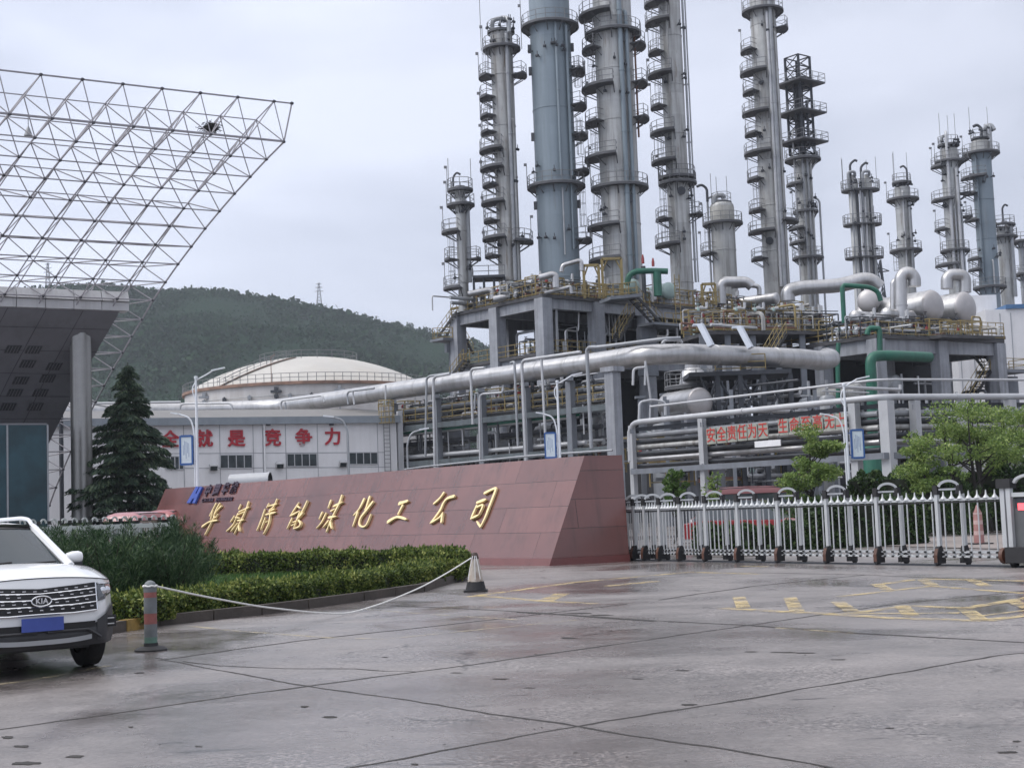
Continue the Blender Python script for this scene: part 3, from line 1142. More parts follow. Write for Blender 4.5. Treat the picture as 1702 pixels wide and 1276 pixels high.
c = P(204, 870, 93)
cedar('tall dark cedar with drooping tiers beside the portal column', c.x + .45, 93, 12.0, 4.7, 3)
c = P(1372, 820, 60)
pads_tree('thin leafy tree in front of the red slogan boards', (c.x - .55, 60), 4.9, 1.85, 7500, M['tree_leaf'], 11, leaf=.13, flat=.5, low=.3)
c = P(1113, 820, 58)
pads_tree('small round light green tree by the left leg of the pipe rack', (c.x, 58), 3.1, .75, 2600, M['tree_leaf_pale'], 5, leaf=.14, flat=.75, low=.45)
c = P(1180, 820, 57)
pads_tree('sparse thin sapling beside the second leg of the pipe rack', (c.x, 57), 2.9, .75, 700, M['tree_leaf'], 8, leaf=.14, flat=.8, low=.3)
c = P(1605, 800, 58)
pads_tree('wide spreading leafy tree with several dark leaning stems', (c.x, 57.5), 5.35, 2.35, 9000, M['tree_leaf'], 21, leaf=.125, stems=4, flat=.52, low=.5)
c = P(1690, 800, 60)
pads_tree('leafy tree at the right edge of the view behind the gate', (c.x + .3, 61), 5.3, 2.4, 7500, M['tree_leaf'], 33, leaf=.125, stems=3, flat=.52, low=.45)
c = P(1562, 800, 57)
pads_tree('lower leafy tree leaning left at the rack post', (c.x, 56), 3.9, 1.5, 4200, M['tree_leaf'], 41, leaf=.125, stems=2, flat=.55, low=.5, lean=(-.4, 0))

# shrubs and hedges in the yard behind the gate
hp = lambda x, d: (X_at(x, d), d)
hedge('hedge', 'dark green hedge behind the middle of the gate', [hp(1330, 46), hp(1420, 46.5), hp(1500, 47.5)], 1.6, 1.45, 330, .14, M['hedge_dark'], z0=0, wob=.18)
hedge('hedge', 'tall rough green hedge behind the right end of the gate', [hp(1408, 62), hp(1520, 61), hp(1640, 60), hp(1760, 60)], 2.0, 2.35, 300, .16, M['hedge_dark'], z0=0, wob=.4)
hedge('hedge', 'dark hedge behind the narrow folded part of the gate', [hp(1150, 44.6), hp(1240, 44.8), hp(1330, 45)], 1.0, .78, 420, .16, M['hedge_dark'], z0=0, wob=.2)
gy = 'pointed bushes along the yard hedge'
for i, px in enumerate((1285, 1340, 1398, 1440, 1475, 1540, 1590)):
    d = 55 + (i % 3) * 1.5
    lab = ['low spiky green bush behind the gate, first of the row', 'spiky green bush under the thin tree behind the gate', 'spiky bush at the foot of the tall lamp post behind the gate', 'broad spiky bush right of the lamp post behind the gate', 'spiky green bush below the green riser pipe', 'spiky bush left of the leaning tree stems', 'spiky bush right of the leaning tree stems'][i]
    shrub_upright(lab, X_at(px, d), d, (1.5, 1.9, 1.75, 1.6, 1.9, 2.0, 2.1)[i], .95, 1500, M['hedge_dark'], gy, name='bush', z0=0, L=.26, Wd=.05)

# ------------------------------------------------------------------ hill with woods
ridge = [(-500, 492), (-200, 494), (0, 490), (100, 486), (190, 489), (270, 494), (330, 487), (375, 489), (420, 500), (480, 509), (540, 515), (600, 527), (660, 541), (720, 556), (760, 566), (850, 596), (950, 632), (1100, 668), (1300, 700), (1702, 716), (2200, 700)]


def ridge_y(px):
    for i in range(len(ridge) - 1):
        if ridge[i][0] <= px <= ridge[i + 1][0]:
            t = (px - ridge[i][0]) / (ridge[i + 1][0] - ridge[i][0])
            return ridge[i][1] * (1 - t) + ridge[i + 1][1] * t
    return 700


DR, D0 = 1150.0, 420.0


def sm(t):
    t = min(1, max(0, t))
    return t * t * (3 - 2 * t)


HSEED = 3.7
nP, nD = 150, 46
hv = np.zeros((nD + 1, nP + 1, 3))
for i in range(nP + 1):
    px = -500 + 2700 * i / nP
    zr = P(px, ridge_y(px) + 4, DR).z
    for j in range(nD + 1):
        d = D0 + (1750 - D0) * j / nD
        f = (d - D0) / (DR - D0)
        prof = sm(f) if f < 1 else 1 - .75 * sm((f - 1) / .9)
        x = X_at(px, d)
        bumps = (math.sin(x * .021 + d * .013) + math.sin(x * .047 - d * .029 + 1.3) * .6 + math.sin(x * .011 + d * .037 + HSEED) * .8)
        z = zr * prof + bumps * 5.5 * max(0, min(f, 1 - f)) * 1.6 - 4
        hv[j, i] = (x, d, z)
idx = np.arange((nD + 1) * (nP + 1)).reshape(nD + 1, nP + 1)
hq = np.stack([idx[:-1, :-1], idx[:-1, 1:], idx[1:, 1:], idx[1:, :-1]], -1).reshape(-1, 4)
M['hill_soil'] = pmat('hill_scrub', (.012, .030, .016), .95, var=.25, scale=.02, spec=.03)
hill = np_mesh('hill', hv.reshape(-1, 3), hq, M['hill_soil'], smooth=True)
tag(hill, 'long wooded hill rising behind the storage tank', kind='structure')
# woods: leaf clumps over the slope that faces the plant
N = 60000
ii = rng.random(N) * nP * .62
jj = rng.random(N) ** .9 * (nD * (DR - D0) / (1750 - D0)) * 1.04
i0, j0 = np.clip(ii.astype(int), 0, nP - 1), np.clip(jj.astype(int), 0, nD - 1)
fi_, fj_ = (ii - i0)[:, None], (jj - j0)[:, None]
pt = hv[j0, i0] * (1 - fi_) * (1 - fj_) + hv[j0, i0 + 1] * fi_ * (1 - fj_) + hv[j0 + 1, i0] * (1 - fi_) * fj_ + hv[j0 + 1, i0 + 1] * fi_ * fj_
patch = np.sin(pt[:, 0] * .043 + pt[:, 1] * .02) + np.sin(pt[:, 0] * .09 - pt[:, 1] * .05) + np.sin(pt[:, 1] * .03 + 2)
size = (1.0 + 1.7 * rng.random(N) ** 3) * (1 + .28 * patch)
K = 5
cc = np.repeat(pt, K, 0) + rng.normal(size=(N * K, 3)) * np.repeat(size, K)[:, None] * np.array([.5, .5, .42]) + np.array([0, 0, 1.]) * np.repeat(size, K)[:, None] * .55
dd = rng.normal(size=(N * K, 3))
v1, q1 = leaf_quads(cc, dd, np.repeat(size, K) * 1.15, np.repeat(size, K) * .8)
# taller crowns, in loose groups, along the crest and down the gullies
NT = 900
ti = rng.random(NT) * nP * .62
tj = np.where(rng.random(NT) < .45, .93 + .08 * rng.random(NT), rng.random(NT)) * (nD * (DR - D0) / (1750 - D0))
grp = np.sin(ti * .9) + np.sin(ti * 2.3 + tj) + np.sin(tj * 1.1)
ti, tj, grp = ti[grp > -.6], tj[grp > -.6], grp[grp > -.6]
a0, b0_ = np.clip(ti.astype(int), 0, nP - 1), np.clip(tj.astype(int), 0, nD - 1)
fa, fb_ = (ti - a0)[:, None], (tj - b0_)[:, None]
tp = hv[b0_, a0] * (1 - fa) * (1 - fb_) + hv[b0_, a0 + 1] * fa * (1 - fb_) + hv[b0_ + 1, a0] * (1 - fa) * fb_ + hv[b0_ + 1, a0 + 1] * fa * fb_
ht_ = 3.5 + 4.5 * rng.random(len(tp)) ** 1.5
KT = 34
tc2 = np.repeat(tp, KT, 0) + unit(rng.normal(size=(len(tp) * KT, 3))) * (rng.random((len(tp) * KT, 1)) ** .4) * np.repeat(ht_, KT)[:, None] * np.array([.42, .42, .42]) + np.array([0, 0, 1.]) * np.repeat(ht_, KT)[:, None] * .6
v2, q2 = leaf_quads(tc2, rng.normal(size=(len(tc2), 3)), np.repeat(ht_, KT) * .30, np.repeat(ht_, KT) * .2)
q1 = np.vstack([q1, q2 + len(v1)])
v1 = np.vstack([v1, v2])
M['woods'] = leaf_mat('hill_woods_leaves', (.013, .036, .017), (.020, .048, .022), (.030, .062, .027), rough=.9, noise=.01, trans=.1)
M['woods'].node_tree.nodes['Principled BSDF'].inputs['Specular IOR Level'].default_value = .05
tag(np_mesh('hill_woods', v1, q1, M['woods']), 'dark green scrub and woods covering the hill', 'woods', kind='stuff')


def hill_z(px):
    return P(px, ridge_y(px) + 4, DR).z


# lone trees on the ridge
for px, h_, lab in ((487, 10, 'pale lone tree standing on the hill crest left of the pylon'), (318, 7, 'bushy tree on the crest of the hill, left of the lone tree')):
    b0 = V((X_at(px, DR), DR, hill_z(px) - 1))
    o = thing('hill_tree', lab, 'tree', b0)
    mb = MB()
    mb.bar(b0, b0 + V((0, 0, h_ * .7)), .3, 6, .1).build('trunk', M['bark'], o)
    m_ = 260
    g_ = unit(rng.normal(size=(m_, 3))) * (rng.random(m_) ** .4)[:, None] * np.array([h_ * .36, h_ * .36, h_ * .38]) + np.array(b0) + np.array([0, 0, h_ * .68])
    v1, q1 = leaf_quads(g_, rng.normal(size=(m_, 3)), 1.5, 1.0)
    np_mesh('crown', v1, q1, M['woods'], o)


def pylon(label, px, ytop, ybot, d, zb, wbase):
    zt = P(px, ytop, d).z
    b0 = V((X_at(px, d), d, zb))
    o = thing('power_pylon', label, 'pylon', b0)
    mb = MB()
    h_ = zt - zb
    lv = 9
    wa = lambda t: wbase * (1 - t) ** 1.1 * .5 + .45
    pts = []
    for k in range(lv + 1):
        t = k / lv
        pts.append([b0 + V((sx * wa(t), sy * wa(t), h_ * t)) for sx, sy in ((-1, -1), (1, -1), (1, 1), (-1, 1))])
    for k in range(lv):
        for i in range(4):
            mb.bar(pts[k][i], pts[k + 1][i], .16, 4)
            mb.bar(pts[k][i], pts[k + 1][(i + 1) % 4], .10, 4)
            mb.bar(pts[k][(i + 1) % 4], pts[k + 1][i], .10, 4)
    mb.build('mast', M['dark_steel'], o, smooth=False)
    for t, L in ((.70, 3.6), (.83, 3.0), (.95, 2.2)):
        m2 = MB()
        c = b0 + V((0, 0, h_ * t))
        for s in (-1, 1):
            m2.bar(c, c + V((s * L, 0, .2)), .13, 4)
            m2.bar(c + V((0, 0, 1.1)), c + V((s * L, 0, .2)), .10, 4)
        m2.build('crossarm', M['dark_steel'], o, smooth=False)
    return o


pylon('lattice power pylon standing on the hill crest', 533, 470, 516, DR, hill_z(533), 4.2)
pylon('lattice power pylon seen through the portal truss', 78, 437, 472, DR, hill_z(78), 3.8)
pylon('far lattice pylon between the stacks and the grey columns', 1473, 432, 520, 300, 0, 7.0)
# ================================================================== SIGN WALL
FN = (WN * WRAKE + V((0, 0, WHT)))        # up the raked face
FU = FN.normalized()
FR = -WD                                   # to the right along the face
FNORM = FR.cross(FU).normalized()          # out of the face, towards the camera
if FNORM.y > 0: FNORM = -FNORM


def on_wall(px, py, lift=0.0):
    r = ray(px, py)
    o_ = V((0, 0, H))
    t = (WB + FNORM * lift - o_).dot(FNORM) / r.dot(FNORM)
    return o_ + r * t


def granite():
    m = bpy.data.materials.new('red_granite_panels')
    m.use_nodes = True
    t = m.node_tree
    b = t.nodes['Principled BSDF']
    L = t.links.new
    tcn = N_(t, 'TexCoord')
    uv = N_(t, 'UVMap')
    br = N_(t, 'TexBrick', offset=.37)
    br.inputs['Scale'].default_value = 1.0
    br.inputs['Brick Width'].default_value = 3.1
    br.inputs['Row Height'].default_value = .80
    br.inputs['Mortar Size'].default_value = .008
    br.inputs['Mortar Smooth'].default_value = .3
    br.inputs['Bias'].default_value = 0
    br.inputs['Color1'].default_value = (.110, .033, .027, 1)
    br.inputs['Color2'].default_value = (.152, .051, .042, 1)
    br.inputs['Mortar'].default_value = (.03, .012, .012, 1)
    L(uv.outputs['UV'], br.inputs['Vector'])
    no = N_(t, 'TexNoise', Scale=90.0, Detail=3.0)
    L(tcn.outputs['Object'], no.inputs['Vector'])
    n2 = N_(t, 'TexNoise', Scale=.9, Detail=5.0)
    L(tcn.outputs['Object'], n2.inputs['Vector'])
    mr = N_(t, 'MapRange')
    mr.inputs['To Min'].default_value = .7
    mr.inputs['To Max'].default_value = 1.3
    L(no.outputs['Fac'], mr.inputs['Value'])
    m3 = N_(t, 'MapRange')
    m3.inputs['From Min'].default_value = .3
    m3.inputs['From Max'].default_value = .7
    m3.inputs['To Min'].default_value = .88
    m3.inputs['To Max'].default_value = 1.1
    L(n2.outputs['Fac'], m3.inputs['Value'])
    mu = N_(t, 'Math', operation='MULTIPLY')
    L(mr.outputs[0], mu.inputs[0]); L(m3.outputs[0], mu.inputs[1])
    sc_ = N_(t, 'VectorMath', operation='SCALE')
    L(br.outputs['Color'], sc_.inputs[0]); L(mu.outputs[0], sc_.inputs['Scale'])
    mps = N_(t, 'Mapping')
    mps.inputs['Scale'].default_value = (1.6, 1.6, .10)
    L(tcn.outputs['Object'], mps.inputs['Vector'])
    ns = N_(t, 'TexNoise', Scale=1.0, Detail=6.0, Roughness=.65)
    L(mps.outputs['Vector'], ns.inputs['Vector'])
    m4 = N_(t, 'MapRange')
    L(ns.outputs['Fac'], m4.inputs['Value'])
    m4.inputs['From Min'].default_value = .50
    m4.inputs['From Max'].default_value = .72
    m4.inputs['To Min'].default_value = 1.0
    m4.inputs['To Max'].default_value = .58
    sc2 = N_(t, 'VectorMath', operation='SCALE')
    L(sc_.outputs['Vector'], sc2.inputs[0]); L(m4.outputs[0], sc2.inputs['Scale'])
    L(sc2.outputs['Vector'], b.inputs['Base Color'])
    b.inputs['Specular IOR Level'].default_value = .6
    cw = N_(t, 'MapRange')
    L(br.outputs['Fac'], cw.inputs['Value'])
    cw.inputs['To Min'].default_value = .5
    cw.inputs['To Max'].default_value = .0
    L(cw.outputs[0], b.inputs['Coat Weight'])
    b.inputs['Coat IOR'].default_value = 1.6
    b.inputs['Coat Roughness'].default_value = .22
    r_ = N_(t, 'MapRange')
    r_.inputs['To Min'].default_value = .12
    r_.inputs['To Max'].default_value = .34
    L(n2.outputs['Fac'], r_.inputs['Value'])
    L(r_.outputs[0], b.inputs['Roughness'])
    bp = N_(t, 'Bump', Strength=.4, Distance=.01)
    inv = N_(t, 'Math', operation='SUBTRACT')
    inv.inputs[0].default_value = 1
    L(br.outputs['Fac'], inv.inputs[1])
    L(inv.outputs[0], bp.inputs['Height'])
    L(bp.outputs['Normal'], b.inputs['Normal'])
    return m


M['granite'] = granite()
M['granite_base'] = pmat('red_granite_base', (.12, .030, .027), .3, var=.15, scale=2, spec=.6)
wall = thing('sign_wall', 'long raked red granite sign wall carrying gold characters', 'sign wall', WB)
THK = 2.40
SK = 0.28                                   # the end face runs slightly askew
zb = .20
f0 = lambda s, z: WB + WD * s + FN * (z / WHT)
EE = WN * THK - WD * .66                    # end face direction on the ground, slightly askew
bk = lambda s, z: WB + WD * s + (EE if s < 5 else WN * THK) * (1 - .52 * z / WHT) + FN * (z / WHT)
mb = MB()
vs = [f0(0, zb), f0(WLEN, zb), f0(WLEN, WHT), f0(0, WHT), bk(0, zb), bk(WLEN, zb), bk(WLEN, WHT), bk(0, WHT)]
fs = [(0, 3, 2, 1), (3, 7, 6, 2), (0, 4, 7, 3), (4, 5, 6, 7), (1, 2, 6, 5)]
mb.add(vs, fs)
wo = mb.build('wall_body', M['granite'], wall, smooth=False)
# uv in metres along / up the faces
uvl = wo.data.uv_layers.new(name='UVMap')
for pl in wo.data.polygons:
    for li in pl.loop_indices:
        co = wo.data.vertices[wo.data.loops[li].vertex_index].co
        if pl.index in (0, 1, 3): uvl.data[li].uv = (co.dot(FR) + 40 + .4 * pl.index, co.z * FN.length / WHT - zb if pl.index != 1 else co.dot(WN))
        else: uvl.data[li].uv = (co.dot(WN) + 30, co.z - .2)
mb = MB()
e = .012
vs = [f0(0, 0) + FR * e - WN * e, f0(WLEN, 0) - FR * e - WN * e, f0(WLEN, zb + .002) - FR * e - WN * e, f0(0, zb + .002) + FR * e - WN * e]
vb = [bk(0, 0) + FR * e + WN * e, bk(WLEN, 0) - FR * e + WN * e, bk(WLEN, zb + .002) - FR * e + WN * e, bk(0, zb + .002) + FR * e + WN * e]
mb.add(vs + vb, [(0, 3, 2, 1), (3, 7, 6, 2), (0, 4, 7, 3), (4, 5, 6, 7), (1, 2, 6, 5)])
mb.build('base_course', M['granite_base'], wall, smooth=False)

# --- brush characters: strokes given as (zoomed x, y) with a width, mapped on to the raked face
M['gold'] = pmat('gold_leaf_letters', (.90, .72, .38), .36, metal=.25, var=.08, scale=5)
C3 = (8.51, 300, 790)
A6 = (6.546, 340, 800)
B6 = (6.079, 580, 790)
CH = [
    (C3, [([(525, 395), (475, 490), (425, 585)], 26), ([(472, 500), (440, 640)], 20), ([(605, 435), (540, 500), (492, 570)], 26), ([(580, 395), (520, 500), (492, 590), (520, 600), (550, 550)], 24),
          ([(322, 735), (430, 665), (548, 640)], 30), ([(505, 585), (450, 690), (365, 855)], 26)]),
    (C3, [([(872, 415), (838, 490)], 26), ([(785, 575), (722, 670)], 24), ([(835, 540), (765, 700), (668, 800)], 24), ([(985, 375), (955, 470), (890, 620), (778, 840)], 27), ([(845, 525), (1000, 455)], 24),
          ([(822, 570), (935, 520)], 18), ([(830, 648), (922, 636)], 26), ([(835, 680), (735, 805)], 22), ([(845, 715), (862, 800)], 30), ([(800, 605), (870, 615)], 18)]),
    (C3, [([(1272, 400), (1236, 470)], 26), ([(1215, 480), (1160, 640), (1098, 790)], 25), ([(1390, 335), (1335, 450), (1275, 500)], 27), ([(1265, 445), (1395, 408)], 22), ([(1225, 565), (1375, 528)], 30),
          ([(1270, 520), (1365, 480)], 20), ([(1225, 600), (1160, 780)], 22), ([(1295, 555), (1270, 700), (1195, 845)], 26), ([(1230, 680), (1268, 650)], 16), ([(1300, 480), (1280, 560)], 18)]),
    (A6, [([(1042, 235), (950, 375)], 21), ([(945, 382), (1055, 325)], 19), ([(1020, 270), (1060, 300)], 18), ([(972, 400), (912, 525)], 19), ([(1055, 335), (985, 525)], 20), ([(975, 455), (1022, 435)], 12), ([(960, 490), (1005, 470)], 12),
          ([(1140, 215), (1085, 330), (1005, 460)], 22), ([(1095, 345), (1045, 405)], 20), ([(1040, 430), (1065, 460), (1050, 500), (985, 525)], 24)]),
    (A6, [([(1392, 205), (1358, 300)], 24), ([(1300, 335), (1260, 420)], 22), ([(1342, 345), (1290, 450), (1232, 518)], 20), ([(1514, 152), (1480, 250), (1405, 400), (1340, 560)], 26), ([(1415, 282), (1525, 230)], 23), ([(1388, 332), (1445, 305)], 18),
          ([(1365, 402), (1455, 388)], 26), ([(1372, 430), (1308, 512)], 20), ([(1385, 445), (1405, 525)], 28)]),
    (B6, [([(172, 235), (120, 340), (58, 412)], 26), ([(105, 370), (52, 525)], 22), ([(228, 212), (190, 330), (172, 355)], 22), ([(262, 268), (195, 355), (132, 440), (125, 510), (185, 515), (240, 395)], 26)]),
    (B6, [([(515, 293), (615, 262)], 40), ([(562, 300), (508, 405)], 28), ([(402, 482), (500, 428), (598, 450)], 34)]),
    (B6, [([(978, 175), (930, 240), (865, 298)], 27), ([(1085, 215), (1010, 240), (968, 290), (930, 370), (835, 495)], 31), ([(848, 482), (930, 432), (968, 378)], 24), ([(960, 395), (950, 490)], 30)]),
    (B6, [([(1378, 190), (1490, 138), (1492, 170), (1430, 330), (1392, 430), (1340, 535)], 31), ([(1345, 530), (1308, 468)], 22), ([(1305, 285), (1405, 248)], 34), ([(1312, 305), (1250, 445)], 26), ([(1310, 330), (1372, 310), (1330, 410)], 24), ([(1248, 448), (1332, 408)], 24)]),
]
names9 = ['first', 'second', 'third', 'fourth', 'fifth', 'sixth', 'seventh', 'eighth', 'ninth']


def wall_px(p, T):
    return (p[0] / T[0] + T[1], p[1] / T[0] + T[2])


for ci, (T, strokes) in enumerate(CH):
    mb = MB()
    for si, (pts, wd) in enumerate(strokes):
        q = [on_wall(*wall_px(p, T)) for p in pts]
        # width in metres at that place
        wpx = wd / T[0]
        a = q[len(q) // 2]
        wm = wpx / FPX * a.y * 1.0
        # smooth the path
        path = []
        for i in range(len(q) - 1):
            p0, p1, p2, p3 = q[max(i - 1, 0)], q[i], q[i + 1], q[min(i + 2, len(q) - 1)]
            for k in range(6):
                t = k / 6
                path.append(.5 * ((2 * p1) + (p2 - p0) * t + (2 * p0 - 5 * p1 + 4 * p2 - p3) * t * t + (3 * p1 - p0 - 3 * p2 + p3) * t ** 3))
        path.append(q[-1])
        n = len(path)
        lft, rgt = [], []
        for i, p in enumerate(path):
            d = (path[min(i + 1, n - 1)] - path[max(i - 1, 0)])
            d = d.normalized()
            s = d.cross(FNORM).normalized()
            t = i / (n - 1)
            ww = wm * .5 * (1.0 - .5 * t ** 2.2) * (1 + .18 * math.cos(t * 7 + ci)) * (.62 if i == 0 else (.35 if i == n - 1 else 1))
            # strokes foreshorten horizontally: widen across
            lft.append(p + s * ww)
            rgt.append(p - s * ww)
        ring = lft + rgt[::-1]
        zt = .075 + .0035 * si
        nn = len(ring)
        mb.add([p + FNORM * .012 for p in ring] + [p + FNORM * zt for p in ring],
               [tuple(range(nn, 2 * nn))] + [(i, (i + 1) % nn, nn + (i + 1) % nn, nn + i) for i in range(nn)])
    mb.build('gold_character', M['gold'], wall, smooth=False)


def text_mb(body, size, o, ex, ey, nz, depth, shear=0.0, bold=0.0, align='CENTER', spacing=1.0, lift=0.006, mb=None):
    """real lettering: glyph outlines extruded and laid on a surface with axes ex, ey and normal nz"""
    cu_ = bpy.data.curves.new('lettering', 'FONT')
    cu_.body = body
    cu_.size = size
    cu_.align_x = align
    cu_.align_y = 'CENTER'
    cu_.extrude = depth / 2
    cu_.shear = shear
    cu_.offset = bold
    cu_.space_character = spacing
    cu_.resolution_u = 3
    ob = bpy.data.objects.new('lettering', cu_)
    COL.objects.link(ob)
    bpy.context.view_layer.update()
    me = ob.to_mesh()
    mb = mb or MB()
    mb.add([o + ex * v.co.x + ey * v.co.y + nz * (v.co.z + depth / 2 + lift) for v in me.vertices], [tuple(p.vertices) for p in me.polygons])
    ob.to_mesh_clear()
    bpy.data.objects.remove(ob)
    bpy.data.curves.remove(cu_)
    return mb


M['emblem_blue'] = pmat('emblem_blue', (.035, .075, .33), .35, var=.1)
M['letter_dark'] = pmat('dark_purple_letters', (.035, .018, .04), .4, var=.1)
pa = lambda x, y: on_wall(x / 8.51 + 300, y / 8.51 + 790)
mb = MB()
for k, quad in enumerate([[(245, 165), (285, 172), (160, 400), (110, 400)], [(300, 165), (332, 172), (228, 402), (190, 402)], [(232, 262), (262, 285), (205, 345), (172, 330)], [(262, 268), (300, 250), (250, 330), (222, 335)]]):
    q = [pa(*p) for p in quad]
    mb.add([p + FNORM * .01 for p in q] + [p + FNORM * (.09 + .004 * k) for p in q], [(4, 5, 6, 7)] + [(i, (i + 1) % 4, 4 + (i + 1) % 4, 4 + i) for i in range(4)])
mb.build('emblem', M['emblem_blue'], wall, smooth=False)


def wall_text(body, pl, pr, hpx, name, shear=.0, bold=.01, n=None):
    """letters spread one by one between two photo points"""
    L_ = len(body)
    mb = MB()
    for i, ch in enumerate(body):
        if ch == ' ': continue
        t = i / (L_ - 1)
        c = on_wall(pl[0] * (1 - t) + pr[0] * t, pl[1] * (1 - t) + pr[1] * t)
        s = hpx / FPX * c.y * 1.12
        text_mb(ch, s, c, FR, FU, FNORM, .05, shear=shear, bold=bold, mb=mb)
    return mb.build(name, M['letter_dark'], wall, smooth=False)


wall_text('中国华能', (346.5, 817), (390, 812), 19.5, 'small_lettering', bold=.018)
wall_text('CHINA HUANENG', (338.5, 832.2), (386, 829.4), 7.6, 'latin_lettering', bold=.008)

# ================================================================== BOLLARD, ROPE, CONE
M['bollard_grey'] = pmat('faded_bollard_grey', (.15, .165, .175), .6, var=.25, scale=6, streak=.3)
M['bollard_red'] = pmat('faded_red_band', (.25, .085, .075), .6, var=.25, scale=9)
M['bollard_green'] = pmat('faded_green_band', (.10, .19, .15), .6, var=.25, scale=9)
bp_ = G(251, 1081)
bl = thing('bollard', 'grey bollard with faded red bands holding the rope', 'bollard', bp_)
r = .078
z_at = lambda py: P(249, py, bp_.y).z
lean = V((-.03, 0, 0))
mb = MB(); mb.lathe(bp_, [(.0, 0), (.20, .0), (.20, .02), (.16, .045), (.09, .06), (.085, .10)], 20); mb.build('base', M['black_rubber'], bl)
zs = [.06, .24, .36, .50, .64, .705, .80]
mats = ['bollard_grey', 'bollard_green', 'bollard_red', 'bollard_grey', 'bollard_red', 'bollard_grey']
zs = [.06, .17, .33, .46, .655, .72, .78]
mats = ['bollard_green', 'bollard_grey', 'bollard_red', 'bollard_grey', 'bollard_red', 'bollard_grey']
for i in range(6):
    mb = MB()
    mb.lathe(bp_, [(r + .002 * (i % 2), zs[i]), (r + .002 * (i % 2), zs[i + 1])], 20)
    mb.build('band' if i in (0, 2, 4) else 'post', M[mats[i]], bl)
mb = MB(); mb.lathe(bp_, [(r, .78), (r * .97, .81), (r * .7, .845), (r * .3, .862), (0, .866)], 20); mb.build('cap', M['bollard_grey'], bl)

cb = G(791, 983)
cn = thing('traffic_cone', 'worn white and rust traffic cone holding the far rope end', 'cone', cb)
M['cone_white'] = pmat('worn_cone_white', (.42, .38, .33), .6, var=.2, scale=8, streak=.7, scol=(.16, .08, .05), sscale=(9, 9, 3))
mb = MB()
mb.box(cb + V((0, 0, .02)), (.46, .40, .04))
mb.lathe(cb, [(.20, .04), (.175, .19), (.172, .21)], 4, a0=PI / 4, a1=PI / 4 + 2 * PI)
mb.lathe(cb, [(.20, .04), (.165, .20)], 20)
mb.build('base', M['black_rubber'], cn)
mb = MB(); mb.lathe(cb, [(.155, .20), (.11, .44), (.075, .66), (.0, .665)], 20); mb.build('cone_body', M['cone_white'], cn)
mb = MB(); mb.lathe(cb, [(.076, .62), (.08, .66), (.06, .74), (.04, .765), (0, .77)], 16); mb.build('cap', pmat('rust_cap', (.06, .04, .035), .7), cn)
mb = MB()
for a in (-.07, .05, .0):
    mb.tube([cb + V((a * .5, -.07, .70)), cb + V((a * 1.3, -.125, .5)), cb + V((a * 2, -.165, .25))], .007, 5)
mb.build('loose_cord', M['white_paint'], cn)

rp = []
A0, A1 = bp_ + V((0, -.03, .80)), cb + V((-.02, -.06, .735))
pix = [(252, 972), (330, 989), (430, 1007.5), (520, 1017.5), (578, 1020.3), (640, 1001), (700, 976), (745, 951), (783, 927)]
dd_ = np.linspace(A0.y, A1.y, 41)
raw = []
for k in range(41):
    t = k / 40
    # depth follows the pixel distance along the rope
    px = 252 + (783 - 252) * t
    inv = (1 - t) / A0.y + t / A1.y
    d = 1 / inv
    py = np.interp(px, [p[0] for p in pix], [p[1] for p in pix])
    q = P(px, py, d)
    q.z = max(q.z, .016)
    raw.append(q)
for _ in range(2):
    raw = [raw[0]] + [(raw[i - 1] + raw[i] * 2 + raw[i + 1]) / 4 for i in range(1, 40)] + [raw[-1]]
mb = MB(); mb.tube(raw, .013, 7)
mb.tube([A0 + V((r * 1.05 * math.cos(a * .52), r * 1.05 * math.sin(a * .52) + .03, .0 - .01 * (a % 2))) for a in range(13)], .014, 6)
o = mb.build('rope', pmat('white_rope', (.66, .66, .64), .7, var=.12, scale=20))
tag(o, 'white rope sagging from the bollard to the traffic cone', 'rope')

